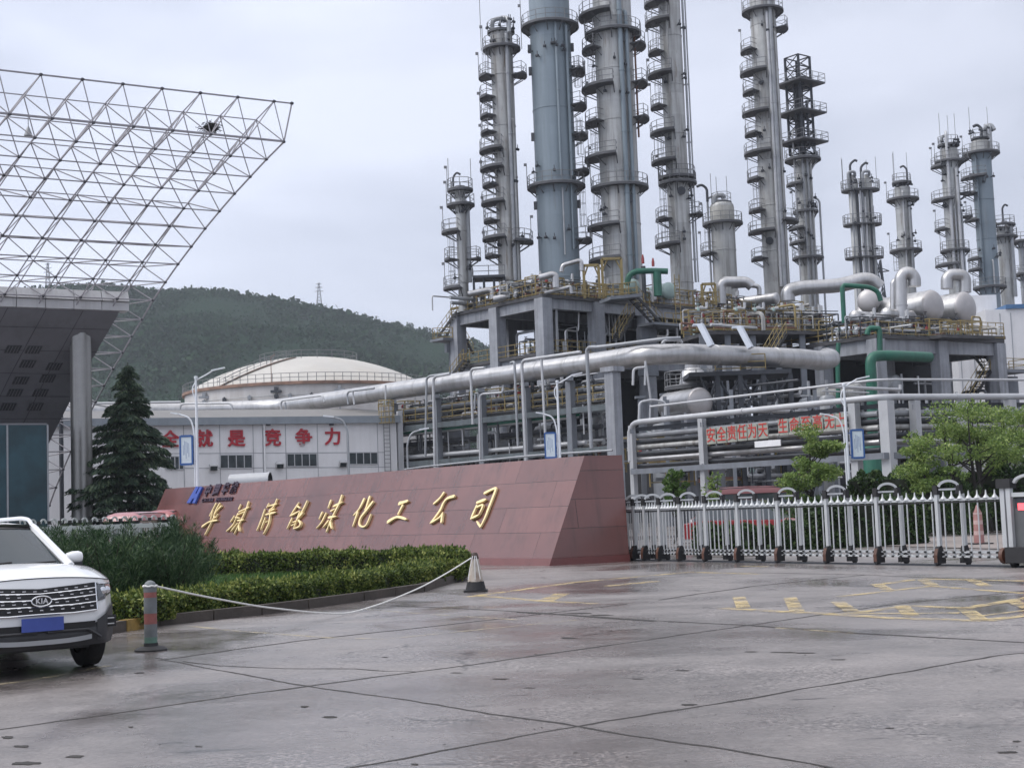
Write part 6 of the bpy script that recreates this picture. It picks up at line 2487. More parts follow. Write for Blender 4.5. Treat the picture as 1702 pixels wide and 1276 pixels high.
def tower(name, label, d, bot, top, wpx, mat, fulls=(), lefts=(), rights=(), pipes=(), head=None, z0=None, seams=5.5, ladder=None, wtop=None, rods=True, cat='tower', group=None):
    zt = P(top[0], top[1], d).z
    pb = P(bot[0], bot[1], d)
    pt_ = P(top[0], top[1], d)
    X = pb.x
    r = wpx / 2 / FPX * d
    if z0 is None: z0 = ZD1 if d < 180 else 0.0
    o = thing(name, label, cat, (X, d, z0), group)
    ax = V((X, d, 0))
    zpx = lambda y: P(bot[0] + (top[0] - bot[0]) * (y - bot[1]) / (top[1] - bot[1]), y, d).z
    mb = MB()
    prof = [(r * 1.06, z0), (r * 1.06, z0 + .5), (r, z0 + .6)]
    z = z0 + 3
    while z < zt - .5:
        prof += [(r, z), (r + .045, z + .03), (r + .045, z + .16), (r, z + .19)]
        z += seams
    prof.append((r, zt))
    if head == 'dome':
        prof += [(r * math.cos(t), zt + r * .55 * math.sin(t)) for t in np.linspace(.15, PI / 2, 7)]
    elif head == 'cone':
        prof += [(r * .45, zt + r * .9), (r * .45, zt + r * 1.6), (0, zt + r * 1.6)]
    else: prof.append((0, zt))
    mb.lathe(ax, prof, 40).build('shell', M[mat], o)
    # walkways
    for (y, dia) in fulls:
        platform(o, ax + ZV * zpx(y), r, max(dia / 2 / FPX * d, r + .8), 0, 2 * PI, rod=False, lamp=True)
    for k, e_ in enumerate(lefts):
        y, wide = e_[0], e_[1] if len(e_) > 1 else 0
        platform(o, ax + ZV * zpx(y), r, r + (1.55 if wide else 1.35), R(150), R(262) if wide else R(226), lamp=(k % 2 == 0))
    for k, e_ in enumerate(rights):
        y, wide = e_[0], e_[1] if len(e_) > 1 else 0
        platform(o, ax + ZV * zpx(y), r, r + 1.4, R(-75) if wide else R(-38), R(28), lamp=(k % 2 == 1))
    # caged ladders on the left or right flank
    if ladder:
        for (side, ya, yb) in ladder:
            a = R(196) if side == 'l' else R(-18)
            e = V((math.cos(a), math.sin(a), 0)); t_ = V((-e.y, e.x, 0))
            base = ax + e * (r + .35)
            za, zb_ = sorted((zpx(ya), zpx(yb)))
            mb = MB()
            for s in (-.24, .24): mb.bar(base + t_ * s + ZV * za, base + t_ * s + ZV * zb_, .03, 4)
            z = za
            k = 0
            while z < zb_:
                mb.bar(base - t_ * .24 + ZV * z, base + t_ * .24 + ZV * z, .018, 4)
                if k % 3 == 0: mb.tube([base + ZV * z + t_ * (.36 * math.cos(q)) + e * (.62 * math.sin(q)) for q in np.linspace(0, PI, 7)], .022, 4)
                z += .4
                k += 1
            for q in (.6, 1.57, 2.5):
                p = base + t_ * (.36 * math.cos(q)) + e * (.62 * math.sin(q))
                mb.bar(p + ZV * za, p + ZV * zb_, .02, 4)
            mb.build('ladder', M['steel_rail'], o, smooth=False)
    # risers strapped to the front
    for (off, pr, ya, yb, pm) in pipes:
        xo = off / FPX * d
        rp_ = pr / FPX * d
        yy = math.sqrt(max(.04, (r + rp_ + .12) ** 2 - min(abs(xo), r + rp_) ** 2)) if abs(xo) < r + rp_ else .1
        za, zb_ = sorted((zpx(ya), zpx(yb)))
        mb = MB()
        q = ax + V((xo, -yy, 0))
        cen = ax + V((xo * .6, -yy * .3, 0))
        za = max(za, z0)
        hi = [q + ZV * za, q + ZV * zb_]
        if yb > -20: hi.append(cen + ZV * (zb_ + .35))
        mb.tube(hi, rp_, 10, bend=rp_ * 2)
        z = za + 2.5
        while z < zb_ - 1:
            mb.lathe(q + ZV * z, [(rp_ * 1.0, 0), (rp_ * 1.22, .01), (rp_ * 1.22, .12), (rp_, .13)], 10)
            mb.beam(q + ZV * z, cen + ZV * z, .08, .1)
            z += 6.5
        mb.build('riser_pipe', M[pm], o)
    o['_r'] = r
    return o, ax, r, zpx


def gooseneck(o, ax, x, z0, z1, r, side=1, m='pipe_dark', L=.8):
    mb = MB()
    b0 = ax + V((x, -.2, 0))
    mb.tube([b0 + ZV * z0, b0 + ZV * z1, b0 + V((side * L * .5, 0, z1 + .5)), b0 + V((side * L, 0, z1 + .25))], r, 8, bend=.6)
    mb.build('vent_pipe', M[m], o)


def rods_on(o, ax, r, z, angs, h):
    mb = MB()
    for a in angs:
        e = V((math.cos(a) * r, math.sin(a) * r, 0))
        mb.bar(ax + e + ZV * z, ax + e + ZV * (z + h), .035, 4)
    mb.build('lightning_rod', M['steel_rail'], o, smooth=False)


def manholes(o, ax, r, zs, angs):
    for z, a in zip(zs, angs):
        e = V((math.cos(a), math.sin(a), 0))
        mb = MB()
        mb.lathe(ax + e * (r - .1) + ZV * z, [(.36, 0), (.36, .35), (.46, .36), (.46, .46), (0, .46)], 16, axis=e)
        mb.build('manhole', M['dark_steel'], o)


def valves(o, ax, r, zs, seed=1, n=3):
    rs = random.Random(seed)
    for z in zs:
        mb = MB()
        for k in range(n):
            a = R(rs.uniform(200, 340))
            e = V((math.cos(a), math.sin(a), 0))
            p = ax + e * (r + .15) + ZV * (z + rs.uniform(-.6, .8))
            mb.bar(ax + e * r + ZV * p.z, ax + e * (r + .45) + ZV * p.z, .07, 6)
            mb.lathe(ax + e * (r + .4) + ZV * p.z, [(0, -.14), (.16, -.14), (.16, .14), (0, .14)], 8, axis=V((-e.y, e.x, 0)))
            mb.bar(ax + e * (r + .4) + ZV * p.z, ax + e * (r + .4) + ZV * (p.z + .5), .045, 5)
        mb.build('valve', M['dark_steel'], o)


ZD1 = P(902, 490, 140).z
# T1 small slim column
o, ax, r, zp = tower('process_column', 'short slim grey column at the left end of the plant', 150, (770, 470), (763, 316), 17.5, 'shell_grey', fulls=[(341, 47), (316, 40)],
                     lefts=[(386, 1), (431,), (479, 1)], rights=[(431,)], pipes=[(12, 3.2, 470, 340, 'pipe_grey')], ladder=[('l', 385, 430), ('l', 431, 470)])
gooseneck(o, ax, -.7, zp(318), zp(295), .11, 1); rods_on(o, ax, 1.2, zp(316), (3.3, .2), 3.4); valves(o, ax, r, [zp(455), zp(348)], 2)
mb = MB(); mb.lathe(ax, [(r, zp(316)), (r * 1.05, zp(310)), (0, zp(308))], 16); mb.build('top_flange', M['dark_steel'], o)
# T2
o, ax, r, zp = tower('process_column', 'grey column with many small balconies down its left side, next to the blue tower', 150, (848, 470), (830, 56), 38, 'shell_dark', fulls=[(82, 64)],
                     lefts=[(128,), (163,), (194,), (221,), (251, 1), (281, 1), (308,), (338, 1), (367,), (397, 1), (425,)], rights=[(127,), (404, 1)],
                     pipes=[(9, 3.4, 470, 62, 'pipe_grey'), (14.5, 2.6, 470, 205, 'shell_grey')], ladder=[('l', 82, 128), ('l', 164, 195), ('l', 398, 425)])
platform(o, ax + ZV * zp(54), r * .2, r + .25, 0, 2 * PI); rods_on(o, ax, r + 1, zp(82), (3.0, .15), 7.5)
mb = MB(); mb.tube([ax + V((-.9, -.5, zp(54))), ax + V((-.9, -.5, zp(36))), ax + V((.5, -.7, zp(33))), ax + V((.85, -1.2, zp(40))), ax + V((.85, -1.4, zp(62)))], .24, 8, bend=.9); mb.build('overhead_pipe', M['pipe_grey'], o)
valves(o, ax, r, [zp(50), zp(46), zp(300), zp(405), zp(85), zp(250)], 5, 4)
# T3 big blue
o, ax, r, zp = tower('process_column', 'thick blue grey absorber column, the widest and smoothest of the towers', 150, (931, 470), (911, -40), 69, 'blue_shell', fulls=[(46, 98), (311, 98)],
                     lefts=[], rights=[(122,), (180,), (229,), (288,), (402,)], pipes=[(8, 2.4, 300, 50, 'blue_shell'), (26, 2.6, 300, 50, 'blue_shell'), (9, 1.6, 430, 320, 'pipe_grey'), (24, 1.6, 420, 312, 'blue_shell')],
                     ladder=[('r', 100, 150), ('r', 200, 262), ('r', 320, 380)], seams=9)
for y in (81, 118, 227, 341):
    for s in (-1, 1):
        mb = MB(); mb.box(ax + V((s * (r + .13), -.1, zp(y))), (.32, .5, .8)); mb.build('lug', M['platform'], o, smooth=False)
valves(o, ax, r, [zp(290), zp(88), zp(95), zp(395)], 9, 4)
# T4
o, ax, r, zp = tower('process_column', 'thick stained grey column with two blue pipes down its face', 150, (1037, 470), (1012, -40), 65, 'shell_grey', fulls=[(58, 96), (313, 97)],
                     lefts=[(28, 1), (84,), (148, 1), (205,), (264, 1), (378, 1), (433, 1)], rights=[(79,), (142,), (200,)],
                     pipes=[(9, 4.2, 470, -20, 'blue_shell'), (20, 3.2, 470, 30, 'blue_shell'), (36, 1.7, 230, 60, 'pipe_rust')], ladder=[('l', 84, 148), ('l', 205, 262), ('l', 320, 377)])
manholes(o, ax, r, [zp(74), zp(338)], [R(292), R(290)]); valves(o, ax, r, [zp(112), zp(168), zp(360)], 12, 3)
# T5
o, ax, r, zp = tower('process_column', 'grey column with a thin double pipe standing clear of its right flank', 156, (1134, 470), (1106, -40), 37, 'shell_grey', fulls=[(305, 64), (296, 60)],
                     lefts=[(8, 1), (39, 1), (88,), (126, 1), (178,), (222, 1), (270, 1), (364,), (408, 1)], rights=[(358,)],
                     pipes=[(22.5, 2.0, 470, -30, 'pipe_grey'), (27, 1.3, 470, -30, 'pipe_grey'), (-8, 1.6, 470, -30, 'shell_dark')], ladder=[('l', 39, 88), ('l', 126, 178), ('l', 222, 268), ('l', 310, 404)])
manholes(o, ax, r, [zp(322)], [R(278)]); valves(o, ax, r, [zp(42), zp(140), zp(230), zp(330), zp(400)], 15, 3)
# T6 short vessel
o, ax, r, zp = tower('process_column', 'short wide grey vessel with a pale head and a hooked vent', 168, (1206, 470), (1203, 344), 40, 'shell_grey', fulls=[(372, 67)], lefts=[(421,)],
                     pipes=[(-24, 1.8, 470, 330, 'pipe_grey')], head='dome', ladder=[('l', 380, 420)])
mb = MB(); mb.lathe(ax, [(r * 1.01, zp(369)), (r * 1.02, zp(345)), (r * .9, zp(341)), (r * .5, zp(337)), (0, zp(335.5))], 32); mb.build('head', pmat('grey_head', (.33, .33, .31), .6, var=.15, streak=.3), o)
platform(o, ax + ZV * zp(337), r * .3, r * .82, 0, 2 * PI); gooseneck(o, ax, -24 / FPX * 168, zp(335), zp(313), .16, -1, L=1.2); rods_on(o, ax, r, zp(345), (.9, 1.8, 3.6), 4)
mb = MB(); mb.tube([ax + V((-.9, -.6, zp(340))), ax + V((-.9, -.6, zp(327))), ax + V((.1, -.6, zp(326))), ax + V((.2, -.6, zp(332)))], .3, 8, bend=.5); mb.build('overhead_pipe', M['pipe_grey'], o)
# T7
o, ax, r, zp = tower('process_column', 'tall grey column with paired pipes down its right side, beside the lattice stack', 170, (1292, 480), (1267, -12), 43, 'shell_dark', fulls=[(20, 70)],
                     lefts=[(85,), (122, 1), (154,), (189, 1), (223,), (255, 1), (298,), (350,), (386, 1), (430,)], rights=[(50,), (370, 1)],
                     pipes=[(2, 2.6, 480, 28, 'pipe_light'), (7.5, 3.6, 480, -10, 'pipe_grey'), (15, 1.6, 480, 60, 'shell_grey')], ladder=[('l', 86, 120), ('l', 156, 188), ('l', 300, 348)])
manholes(o, ax, r, [zp(404)], [R(240)]); valves(o, ax, r, [zp(60), zp(140), zp(225), zp(290), zp(355)], 19, 3)
# T8 lattice stack
d = 176.0
pb = P(1346, 480, d)
ax = V((pb.x, d, 0))
zq = lambda y: P(1326 + (y - 96) * (1346 - 1326) / (480 - 96), y, d).z
o = thing('lattice_stack', 'dark lattice topped stack standing between the tall columns', 'stack', (ax.x, d, 0))
hw_ = 14.5 / FPX * d
za, zb_ = zq(258), zq(96)
cor = [V((sx * hw_ * 1.0, sy * hw_ * 1.0, 0)) for sx, sy in ((-1, -1), (1, -1), (1, 1), (-1, 1))]
rot = Matrix.Rotation(R(38), 3, 'Z')
cor = [rot @ c for c in cor]
mb = MB()
for c in cor: mb.beam(ax + c + ZV * za, ax + c + ZV * zb_, .28, .28)
nlv = 9
for k in range(nlv + 1):
    z = za + (zb_ - za) * k / nlv
    for i in range(4):
        a, b_ = ax + cor[i] + ZV * z, ax + cor[(i + 1) % 4] + ZV * z
        mb.bar(a, b_, .09, 4)
        if k < nlv:
            z2 = za + (zb_ - za) * (k + 1) / nlv
            mb.bar(a, ax + cor[(i + 1) % 4] + ZV * z2, .075, 4)
mb.build('lattice', M['dark_steel'], o, smooth=False)
mb = MB(); mb.lathe(ax, [(.5, zq(262)), (.5, zq(150)), (.62, zq(149)), (.62, zq(146)), (0, zq(146))], 14)
mb.lathe(ax + V((.75, -.6, 0)), [(.16, zq(250)), (.16, zq(170)), (0, zq(170))], 8); mb.lathe(ax + V((-.7, -.5, 0)), [(.14, zq(250)), (.14, zq(130)), (0, zq(130))], 8)
mb.build('flue', M['pipe_dark'], o)
rsh = 13.0 / FPX * d
mb = MB(); mb.lathe(ax, [(rsh, ZD1), (rsh, zq(275)), (rsh * .8, zq(265)), (rsh * .55, zq(258)), (0, zq(258))], 28); mb.build('shell', M['shell_dark'], o)
for y in (141, 190, 238):
    mb = MB()
    mb.box(ax + ZV * zq(y), (4.6, 4.6, .22), (rot @ V((1, 0, 0)), rot @ V((0, 1, 0)), ZV))
    pl = mb.build('platform', M['platform'], o, smooth=False)
    rb = MB()
    sq = [ax + rot @ V((sx * 2.3, sy * 2.3, 0)) + ZV * zq(y) for sx, sy in ((-1, -1), (1, -1), (1, 1), (-1, 1), (-1, -1))]
    for i in range(4):
        for k in range(4): rb.bar(sq[i].lerp(sq[i + 1], k / 4), sq[i].lerp(sq[i + 1], k / 4) + ZV * 1.15, .038, 4)
        for z in (.6, 1.15): rb.bar(sq[i] + ZV * z, sq[i + 1] + ZV * z, .035, 4)
    rb.build('railing', M['steel_rail'], pl, smooth=False)
for y, dia in ((266, 60), (352, 42), (429, 52)):
    platform(o, ax + ZV * zq(y), rsh, dia / 2 / FPX * d, 0, 2 * PI, lamp=True)
for y in (307, 380, 404):
    platform(o, ax + ZV * zq(y), rsh, rsh + 1.2, R(150), R(250))
for off, pr_, y1, m_ in ((-17, 1.3, 220, 'pipe_light'), (-4, 2.0, 262, 'pipe_grey'), (4, 2.0, 258, 'pipe_grey'), (10, 1.6, 262, 'shell_grey'), (22, 1.8, 335, 'pipe_grey')):
    x = off / FPX * d
    yy = math.sqrt(max(.1, (rsh + .3) ** 2 - min(abs(x), rsh) ** 2))
    mb = MB(); mb.tube([ax + V((x, -yy, ZD1)), ax + V((x, -yy, zq(y1))), ax + V((x * .5, -.2, zq(y1) + .5))], pr_ / FPX * d, 8, bend=.5); mb.build('riser_pipe', M[m_], o)
mb = MB(); mb.tube([ax + V((1.2, -.4, zq(246))), ax + V((1.9, -.5, zq(262))), ax + V((.8, -.3, zq(285)))], .16, 8, bend=.5); mb.build('brace_pipe', M['pipe_grey'], o)
valves(o, ax, rsh, [zq(340), zq(300), zq(345), zq(395)], 23, 5)
# T9 twin column group
d = 190.0
o = thing('twin_column', 'pair of slim grey columns sharing oval walkways, with two hooked vents', 'tower', (X_at(1442, d), d, 0))
z9 = lambda y: P(1431, y, d).z
xs = []
for k, (bx, tx, wpx, yt) in enumerate(((1426, 1419, 16.5, 303), (1450, 1443, 15.5, 303))):
    x = P(bx, 450, d).x
    xs.append(x)
    rr = wpx / 2 / FPX * d
    mb = MB(); mb.lathe(V((x, d, 0)), [(rr, 0), (rr, z9(300)), (rr * .6, z9(295)), (rr * .6, z9(291)), (0, z9(290))], 22); mb.build('shell', M['shell_grey'], o)
xm = sum(xs) / 2
for k, off in enumerate((-18, -9.5, -3.6, 0.4, 4, 12.5, 17)):
    mb = MB(); x = xm + off / FPX * d
    mb.tube([V((x, d - .9 + .15 * (k % 2), 0)), V((x, d - .9 + .15 * (k % 2), z9((310, 318, 300, 322, 330, 316, 345)[k])))], (1.4, 1.5, 1.9, 1.7, 1.7, 1.5, 1.0)[k] / FPX * d, 8)
    mb.build('riser_pipe', M[('pipe_grey', 'pipe_dark', 'pipe_light', 'pipe_grey', 'pipe_light', 'pipe_dark', 'pipe_grey')[k]], o)
for y, half in ((316, 32), (373, 32), (428, 32)):
    hx = half / FPX * d
    mb = MB()
    ring = [V((xm + math.copysign(hx - 1.4, math.cos(a)) * min(1, abs(math.cos(a)) * 3) + 1.4 * math.cos(a), d + 1.5 * math.sin(a), 0)) for a in np.linspace(0, 2 * PI, 33)[:-1]]
    mb.prism([tuple(p[:2]) for p in ring], z9(y) - .2, z9(y))
    pl = mb.build('platform', M['platform'], o, smooth=False)
    rb = MB()
    for i, p in enumerate(ring):
        a, b_ = p + ZV * z9(y), ring[(i + 1) % 32] + ZV * z9(y)
        if i % 2 == 0: rb.bar(a, a + ZV * 1.2, .045, 4)
        for z in (.6, 1.2): rb.bar(a + ZV * z, b_ + ZV * z, .04, 4)
    rb.build('railing', M['steel_rail'], pl, smooth=False)
for x, y1 in ((xs[0] - .4, 274), (xs[1] - .9, 279)):
    mb = MB(); mb.tube([V((x, d - .6, z9(316))), V((x, d - .6, z9(y1))), V((x + .7, d - .6, z9(y1) + .55)), V((x + 1.0, d - .6, z9(y1) + .35))], .16, 8, bend=.6); mb.build('vent_pipe', M['pipe_dark'], o)
for x in xs:
    mb = MB(); mb.tube([V((x - .8, d - .9, z9(316))), V((x - .8, d - .9, z9(288))), V((x + .1, d - .9, z9(287))), V((x + .2, d - .5, z9(294)))], .2, 8, bend=.4); mb.build('overhead_pipe', M['pipe_grey'], o)
rods_on(o, V((xm, d, 0)), 2.3, z9(316), (3.1, 2.6, .9, .1), 4.5); valves(o, V((xm, d - .6, 0)), 1.2, [z9(313), z9(366), z9(424), z9(310)], 31, 5)
# T10
o, ax, r, zp = tower('process_column', 'medium grey column with two round walkways, right of the twin columns', 200, (1509, 470), (1497, 312), 26, 'shell_grey', fulls=[(332, 53), (417, 53)],
                     pipes=[(-4, 1.6, 470, 322, 'pipe_light'), (6, 2.4, 470, 335, 'pipe_grey')], ladder=[('l', 420, 450)])
platform(o, ax + ZV * zp(304), r * .3, r + .25, 0, 2 * PI); gooseneck(o, ax, 9 / FPX * 200, zp(332), zp(282), .14, -1, L=.9); rods_on(o, ax, r, zp(305), (2.6, 3.4, .4), 4.5)
mb = MB(); mb.lathe(ax, [(.5, zp(314)), (.5, zp(300)), (0, zp(299))], 12); mb.build('nozzle', M['pipe_dark'], o)
valves(o, ax, r, [zp(345), zp(395), zp(398), zp(312)], 37, 4)
# T11
o, ax, r, zp = tower('process_column', 'grey column wrapped in pale pipes, left neighbour of the blue grey one at right', 190, (1591, 470), (1577, 248), 28, 'shell_grey', fulls=[(269, 32), (417, 47)],
                     lefts=[(277,), (333, 1), (381,), (441, 1)], rights=[(266,), (322,), (361,)],
                     pipes=[(-8, 2.6, 470, 225, 'pipe_light'), (5, 2.6, 470, 284, 'pipe_light'), (-1, 1.6, 470, 352, 'pipe_grey'), (11, 1.5, 470, 352, 'pipe_grey')])
platform(o, ax + ZV * zp(242), r * .3, r + .3, 0, 2 * PI); rods_on(o, ax, r, zp(243), (3.3, .2, 1.2), 4.5); gooseneck(o, ax, -13 / FPX * 190, zp(272), zp(232), .2, 1, m='pipe_grey')
mb = MB(); mb.lathe(ax, [(r * 1.05, zp(268)), (r * 1.05, zp(250)), (r * .6, zp(244)), (0, zp(243))], 24); mb.build('head', M['shell_dark'], o)
valves(o, ax, r, [zp(246), zp(240), zp(350), zp(300)], 41, 5)
# T12
o, ax, r, zp = tower('process_column', 'blue grey column at the right with a grey head and side walkway', 196, (1646, 490), (1623, 238), 32.5, 'blue_shell', fulls=[(256, 61), (478, 54)],
                     lefts=[(296, 1), (322,), (366,), (430,), (448,)], pipes=[(13, 2.2, 258, 214, 'pipe_grey'), (2, 1.3, 490, 436, 'pipe_light'), (-14, 1.6, 470, 262, 'blue_shell')])
mb = MB(); mb.lathe(ax, [(r * 1.02, zp(255)), (r * 1.02, zp(238)), (r * .7, zp(233)), (0, zp(231))], 26); mb.build('head', M['shell_dark'], o)
platform(o, ax + ZV * zp(231), r * .3, r * .9, 0, 2 * PI); gooseneck(o, ax, .2, zp(231), zp(214), .2, -1, L=1.1); rods_on(o, ax, r, zp(231), (3.2, .2), 4.5); valves(o, ax, r, [zp(224), zp(228), zp(300), zp(425)], 43, 5)
mb = MB(); mb.tube([ax + V((.6, -.5, zp(232))), ax + V((.6, -.5, zp(214))), ax + V((1.4, -.6, zp(210))), ax + V((1.7, -.9, zp(220)))], .32, 8, bend=.6); mb.build('overhead_pipe', M['pipe_grey'], o)
# T13, T14
o, ax, r, zp = tower('process_column', 'short grey column with one round walkway near the right edge', 200, (1675, 495), (1670, 380), 21, 'shell_grey', fulls=[(394, 45), (374, 36)], pipes=[(9, 3.2, 495, 378, 'pipe_grey')])
gooseneck(o, ax, 0, zp(374), zp(346), .14, 1); valves(o, ax, r, [zp(372), zp(392)], 47, 5)
o, ax, r, zp = tower('process_column', 'narrow column cut by the right edge of the view', 205, (1703, 495), (1697, 400), 10, 'pipe_grey', fulls=[(402, 40), (456, 34)])

# ================================================================== CONCRETE FRAMES
def rail_line(mb, p, q, h=1.15, step=1.5, r=.042):
    p, q = V(p), V(q)
    n = max(1, int((q - p).length / step))
    for i in range(n + 1): mb.bar(p.lerp(q, i / n), p.lerp(q, i / n) + ZV * h, r, 4, cap=False)
    for z in (.14, h * .52, h): mb.bar(p + ZV * z, q + ZV * z, r * .9, 4, cap=False)


def stair(o, p, q, width=.9, side=None, steps=None):
    """straight stair from top p to bottom q with dark treads, stringers and yellow handrails"""
    p, q = V(p), V(q)
    hd = V((q.x - p.x, q.y - p.y, 0)).normalized()
    sd = V((-hd.y, hd.x, 0)) * width / 2
    n = steps or max(4, int(abs(p.z - q.z) / .30))
    mb = MB()
    for i in range(n + 1):
        c = p.lerp(q, (i + .5) / (n + 1))
        mb.beam(c - sd * .92, c + sd * .92, .30, .05)
    for s in (-1, 1): mb.beam(p + sd * s, q + sd * s, .07, .30)
    st = mb.build('staircase', M['step_dark'], o, smooth=False)
    rb = MB()
    for s in (-1, 1):
        for z in (.55, 1.1): rb.bar(p + sd * s + ZV * z, q + sd * s + ZV * z, .04, 4)
        for i in range(5): rb.bar(p.lerp(q, i / 4) + sd * s, p.lerp(q, i / 4) + sd * s + ZV * 1.1, .035, 4)
    rb.build('handrail', M['yellow_rail'], st, smooth=False)
    return st


def frame(label, C, e1, e2, n1, n2, levels, colw=1.25, beam_h=1.0, over=.5, rail_edges=(0, 1), wall_back=True, top_clip=None):
    """concrete table structure: grid of columns, edge beams, slabs and railings"""
    o = thing('concrete_frame', label, 'plant structure', C)
    pos = lambda a, b_, z: C + e1 * a + e2 * b_ + ZV * z
    ax3 = (e1, (e2 - e1 * e2.dot(e1)).normalized(), ZV)
    ztop = levels[-1]
    for a in n1:
        for b_ in n2:
            mb = MB(); mb.box(pos(a, b_, (ztop - .35) / 2), (colw, colw, ztop - .35), ax3)
            mb.build('column', M['concrete_grey'], o, smooth=False)
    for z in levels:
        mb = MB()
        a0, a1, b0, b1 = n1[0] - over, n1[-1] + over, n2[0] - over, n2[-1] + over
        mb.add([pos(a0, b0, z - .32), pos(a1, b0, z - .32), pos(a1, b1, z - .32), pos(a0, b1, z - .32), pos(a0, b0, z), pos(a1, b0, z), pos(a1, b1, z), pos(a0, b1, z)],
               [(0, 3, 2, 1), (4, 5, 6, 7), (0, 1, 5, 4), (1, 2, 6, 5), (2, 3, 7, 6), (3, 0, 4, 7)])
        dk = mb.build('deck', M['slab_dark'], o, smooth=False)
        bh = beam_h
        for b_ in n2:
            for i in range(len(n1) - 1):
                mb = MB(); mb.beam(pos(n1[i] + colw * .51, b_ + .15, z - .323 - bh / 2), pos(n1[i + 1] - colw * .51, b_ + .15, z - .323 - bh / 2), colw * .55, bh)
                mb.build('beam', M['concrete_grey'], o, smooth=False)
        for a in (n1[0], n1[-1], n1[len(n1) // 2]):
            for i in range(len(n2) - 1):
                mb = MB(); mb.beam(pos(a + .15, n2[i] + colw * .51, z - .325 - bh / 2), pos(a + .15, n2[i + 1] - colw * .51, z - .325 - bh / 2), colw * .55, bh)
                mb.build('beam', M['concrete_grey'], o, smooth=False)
        rb = MB()
        if 0 in rail_edges: rail_line(rb, pos(a0, b0, z), pos(a1, b0, z))
        if 1 in rail_edges: rail_line(rb, pos(a0, b0, z), pos(a0, b1, z))
        if 2 in rail_edges: rail_line(rb, pos(a1, b0, z), pos(a1, b1, z))
        rb.build('railing', M['yellow_rail'], dk, smooth=False)
    return o, pos


S1C = P(902, 490, 140)
ZD1 = S1C.z
S1C.z = 0
e1, e2 = V((.77, .64, 0)).normalized(), V((-.62, .785, 0)).normalized()
ZD0 = P(902, 585, 140).z
s1, sp1 = frame('big grey concrete frame carrying the tall columns, with yellow railed decks', S1C, e1, e2, [0, 7, 14, 21, 28, 35, 42], [0, 7.4, 14.2], [6.0, ZD0, ZD1])
# added dark backings deep inside stand in for the shade of the halls
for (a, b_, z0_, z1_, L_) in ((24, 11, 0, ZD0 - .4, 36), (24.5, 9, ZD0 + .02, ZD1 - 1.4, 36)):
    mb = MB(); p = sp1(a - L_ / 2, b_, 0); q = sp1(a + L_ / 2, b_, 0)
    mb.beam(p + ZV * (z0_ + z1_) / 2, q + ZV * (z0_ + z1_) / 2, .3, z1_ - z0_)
    mb.build('shade_backing', pmat('painted_hall_shade', (.022, .024, .028), .8, var=.25), s1, smooth=False)
# stairs and landings
ptL, pbL = P(765, 518, 150), P(733, 562, 153)
stair(s1, ptL, pbL)
mb = MB(); c = P(747, 566, 152); mb.box(c, (3.4, 2.4, .25), (e1, e2, ZV)); mb.box(c + V((.6, 0, -.9)), (2.6, .4, .9), (e1, e2, ZV))
ld = mb.build('landing', M['beam_grey'], s1, smooth=False)
rb = MB(); rail_line(rb, c + V((-1.7, -1, .1)), c + V((.4, -1.2, .1))); rail_line(rb, c + V((-1.7, -1, .1)), c + V((-1.6, 1, .1))); rb.build('railing', M['yellow_rail'], ld, smooth=False)
mb = MB(); pc = P(751, 600, 152.5); mb.box(V((pc.x, pc.y, (c.z - .2) / 2)), (.6, .6, c.z - .2)); mb.build('landing_column', M['concrete_grey'], s1, smooth=False)
stair(s1, P(776, 598, 148), P(753, 628, 149.5))
stair(s1, P(752, 534, 156), P(782, 588, 154), steps=12)
pr0, pr1 = P(1053, 495, 141.5), P(1094, 540, 145)
stair(s1, pr0, pr1, width=1.0)
mb = MB(); c = P(1098, 541, 146); mb.box(c, (4.2, 2.4, .25), (e1, e2, ZV)); mb.box(c + V((-1.4, .6, -2.6)), (2.2, .8, 4.9), (e1, e2, ZV)); ld = mb.build('landing', M['beam_grey'], s1, smooth=False)
rb = MB(); rail_line(rb, c + e1 * 2.0 - e2 * 1.1, c - e1 * .4 - e2 * 1.1, step=.9)
for k in range(7): rb.bar(c + e1 * 1.9 - e2 * 1.1 + ZV * (.5 + .7 * k), c + e1 * 1.2 - e2 * 1.1 + ZV * (.5 + .7 * k), .04, 4)
for s in (1.9, 1.2): rb.bar(c + e1 * s - e2 * 1.1, c + e1 * s - e2 * 1.1 + ZV * 5.2, .045, 4)
rb.build('railing', M['yellow_rail'], ld, smooth=False)
stair(s1, P(1049, 521, 143.5), P(1024, 566, 141.8), steps=14)
# canted corner deck over the stair
mb = MB(); a = P(1005, 499, 140.5); b_ = P(1056, 494, 141.5); mb.beam(a, b_, 3.0, .3); ld = mb.build('side_deck', M['beam_grey'], s1, smooth=False)
rb = MB(); rail_line(rb, a + V((0, -1.4, .15)), b_ + V((0, -1.4, .15)), step=.7); rb.build('railing', M['yellow_rail'], ld, smooth=False)

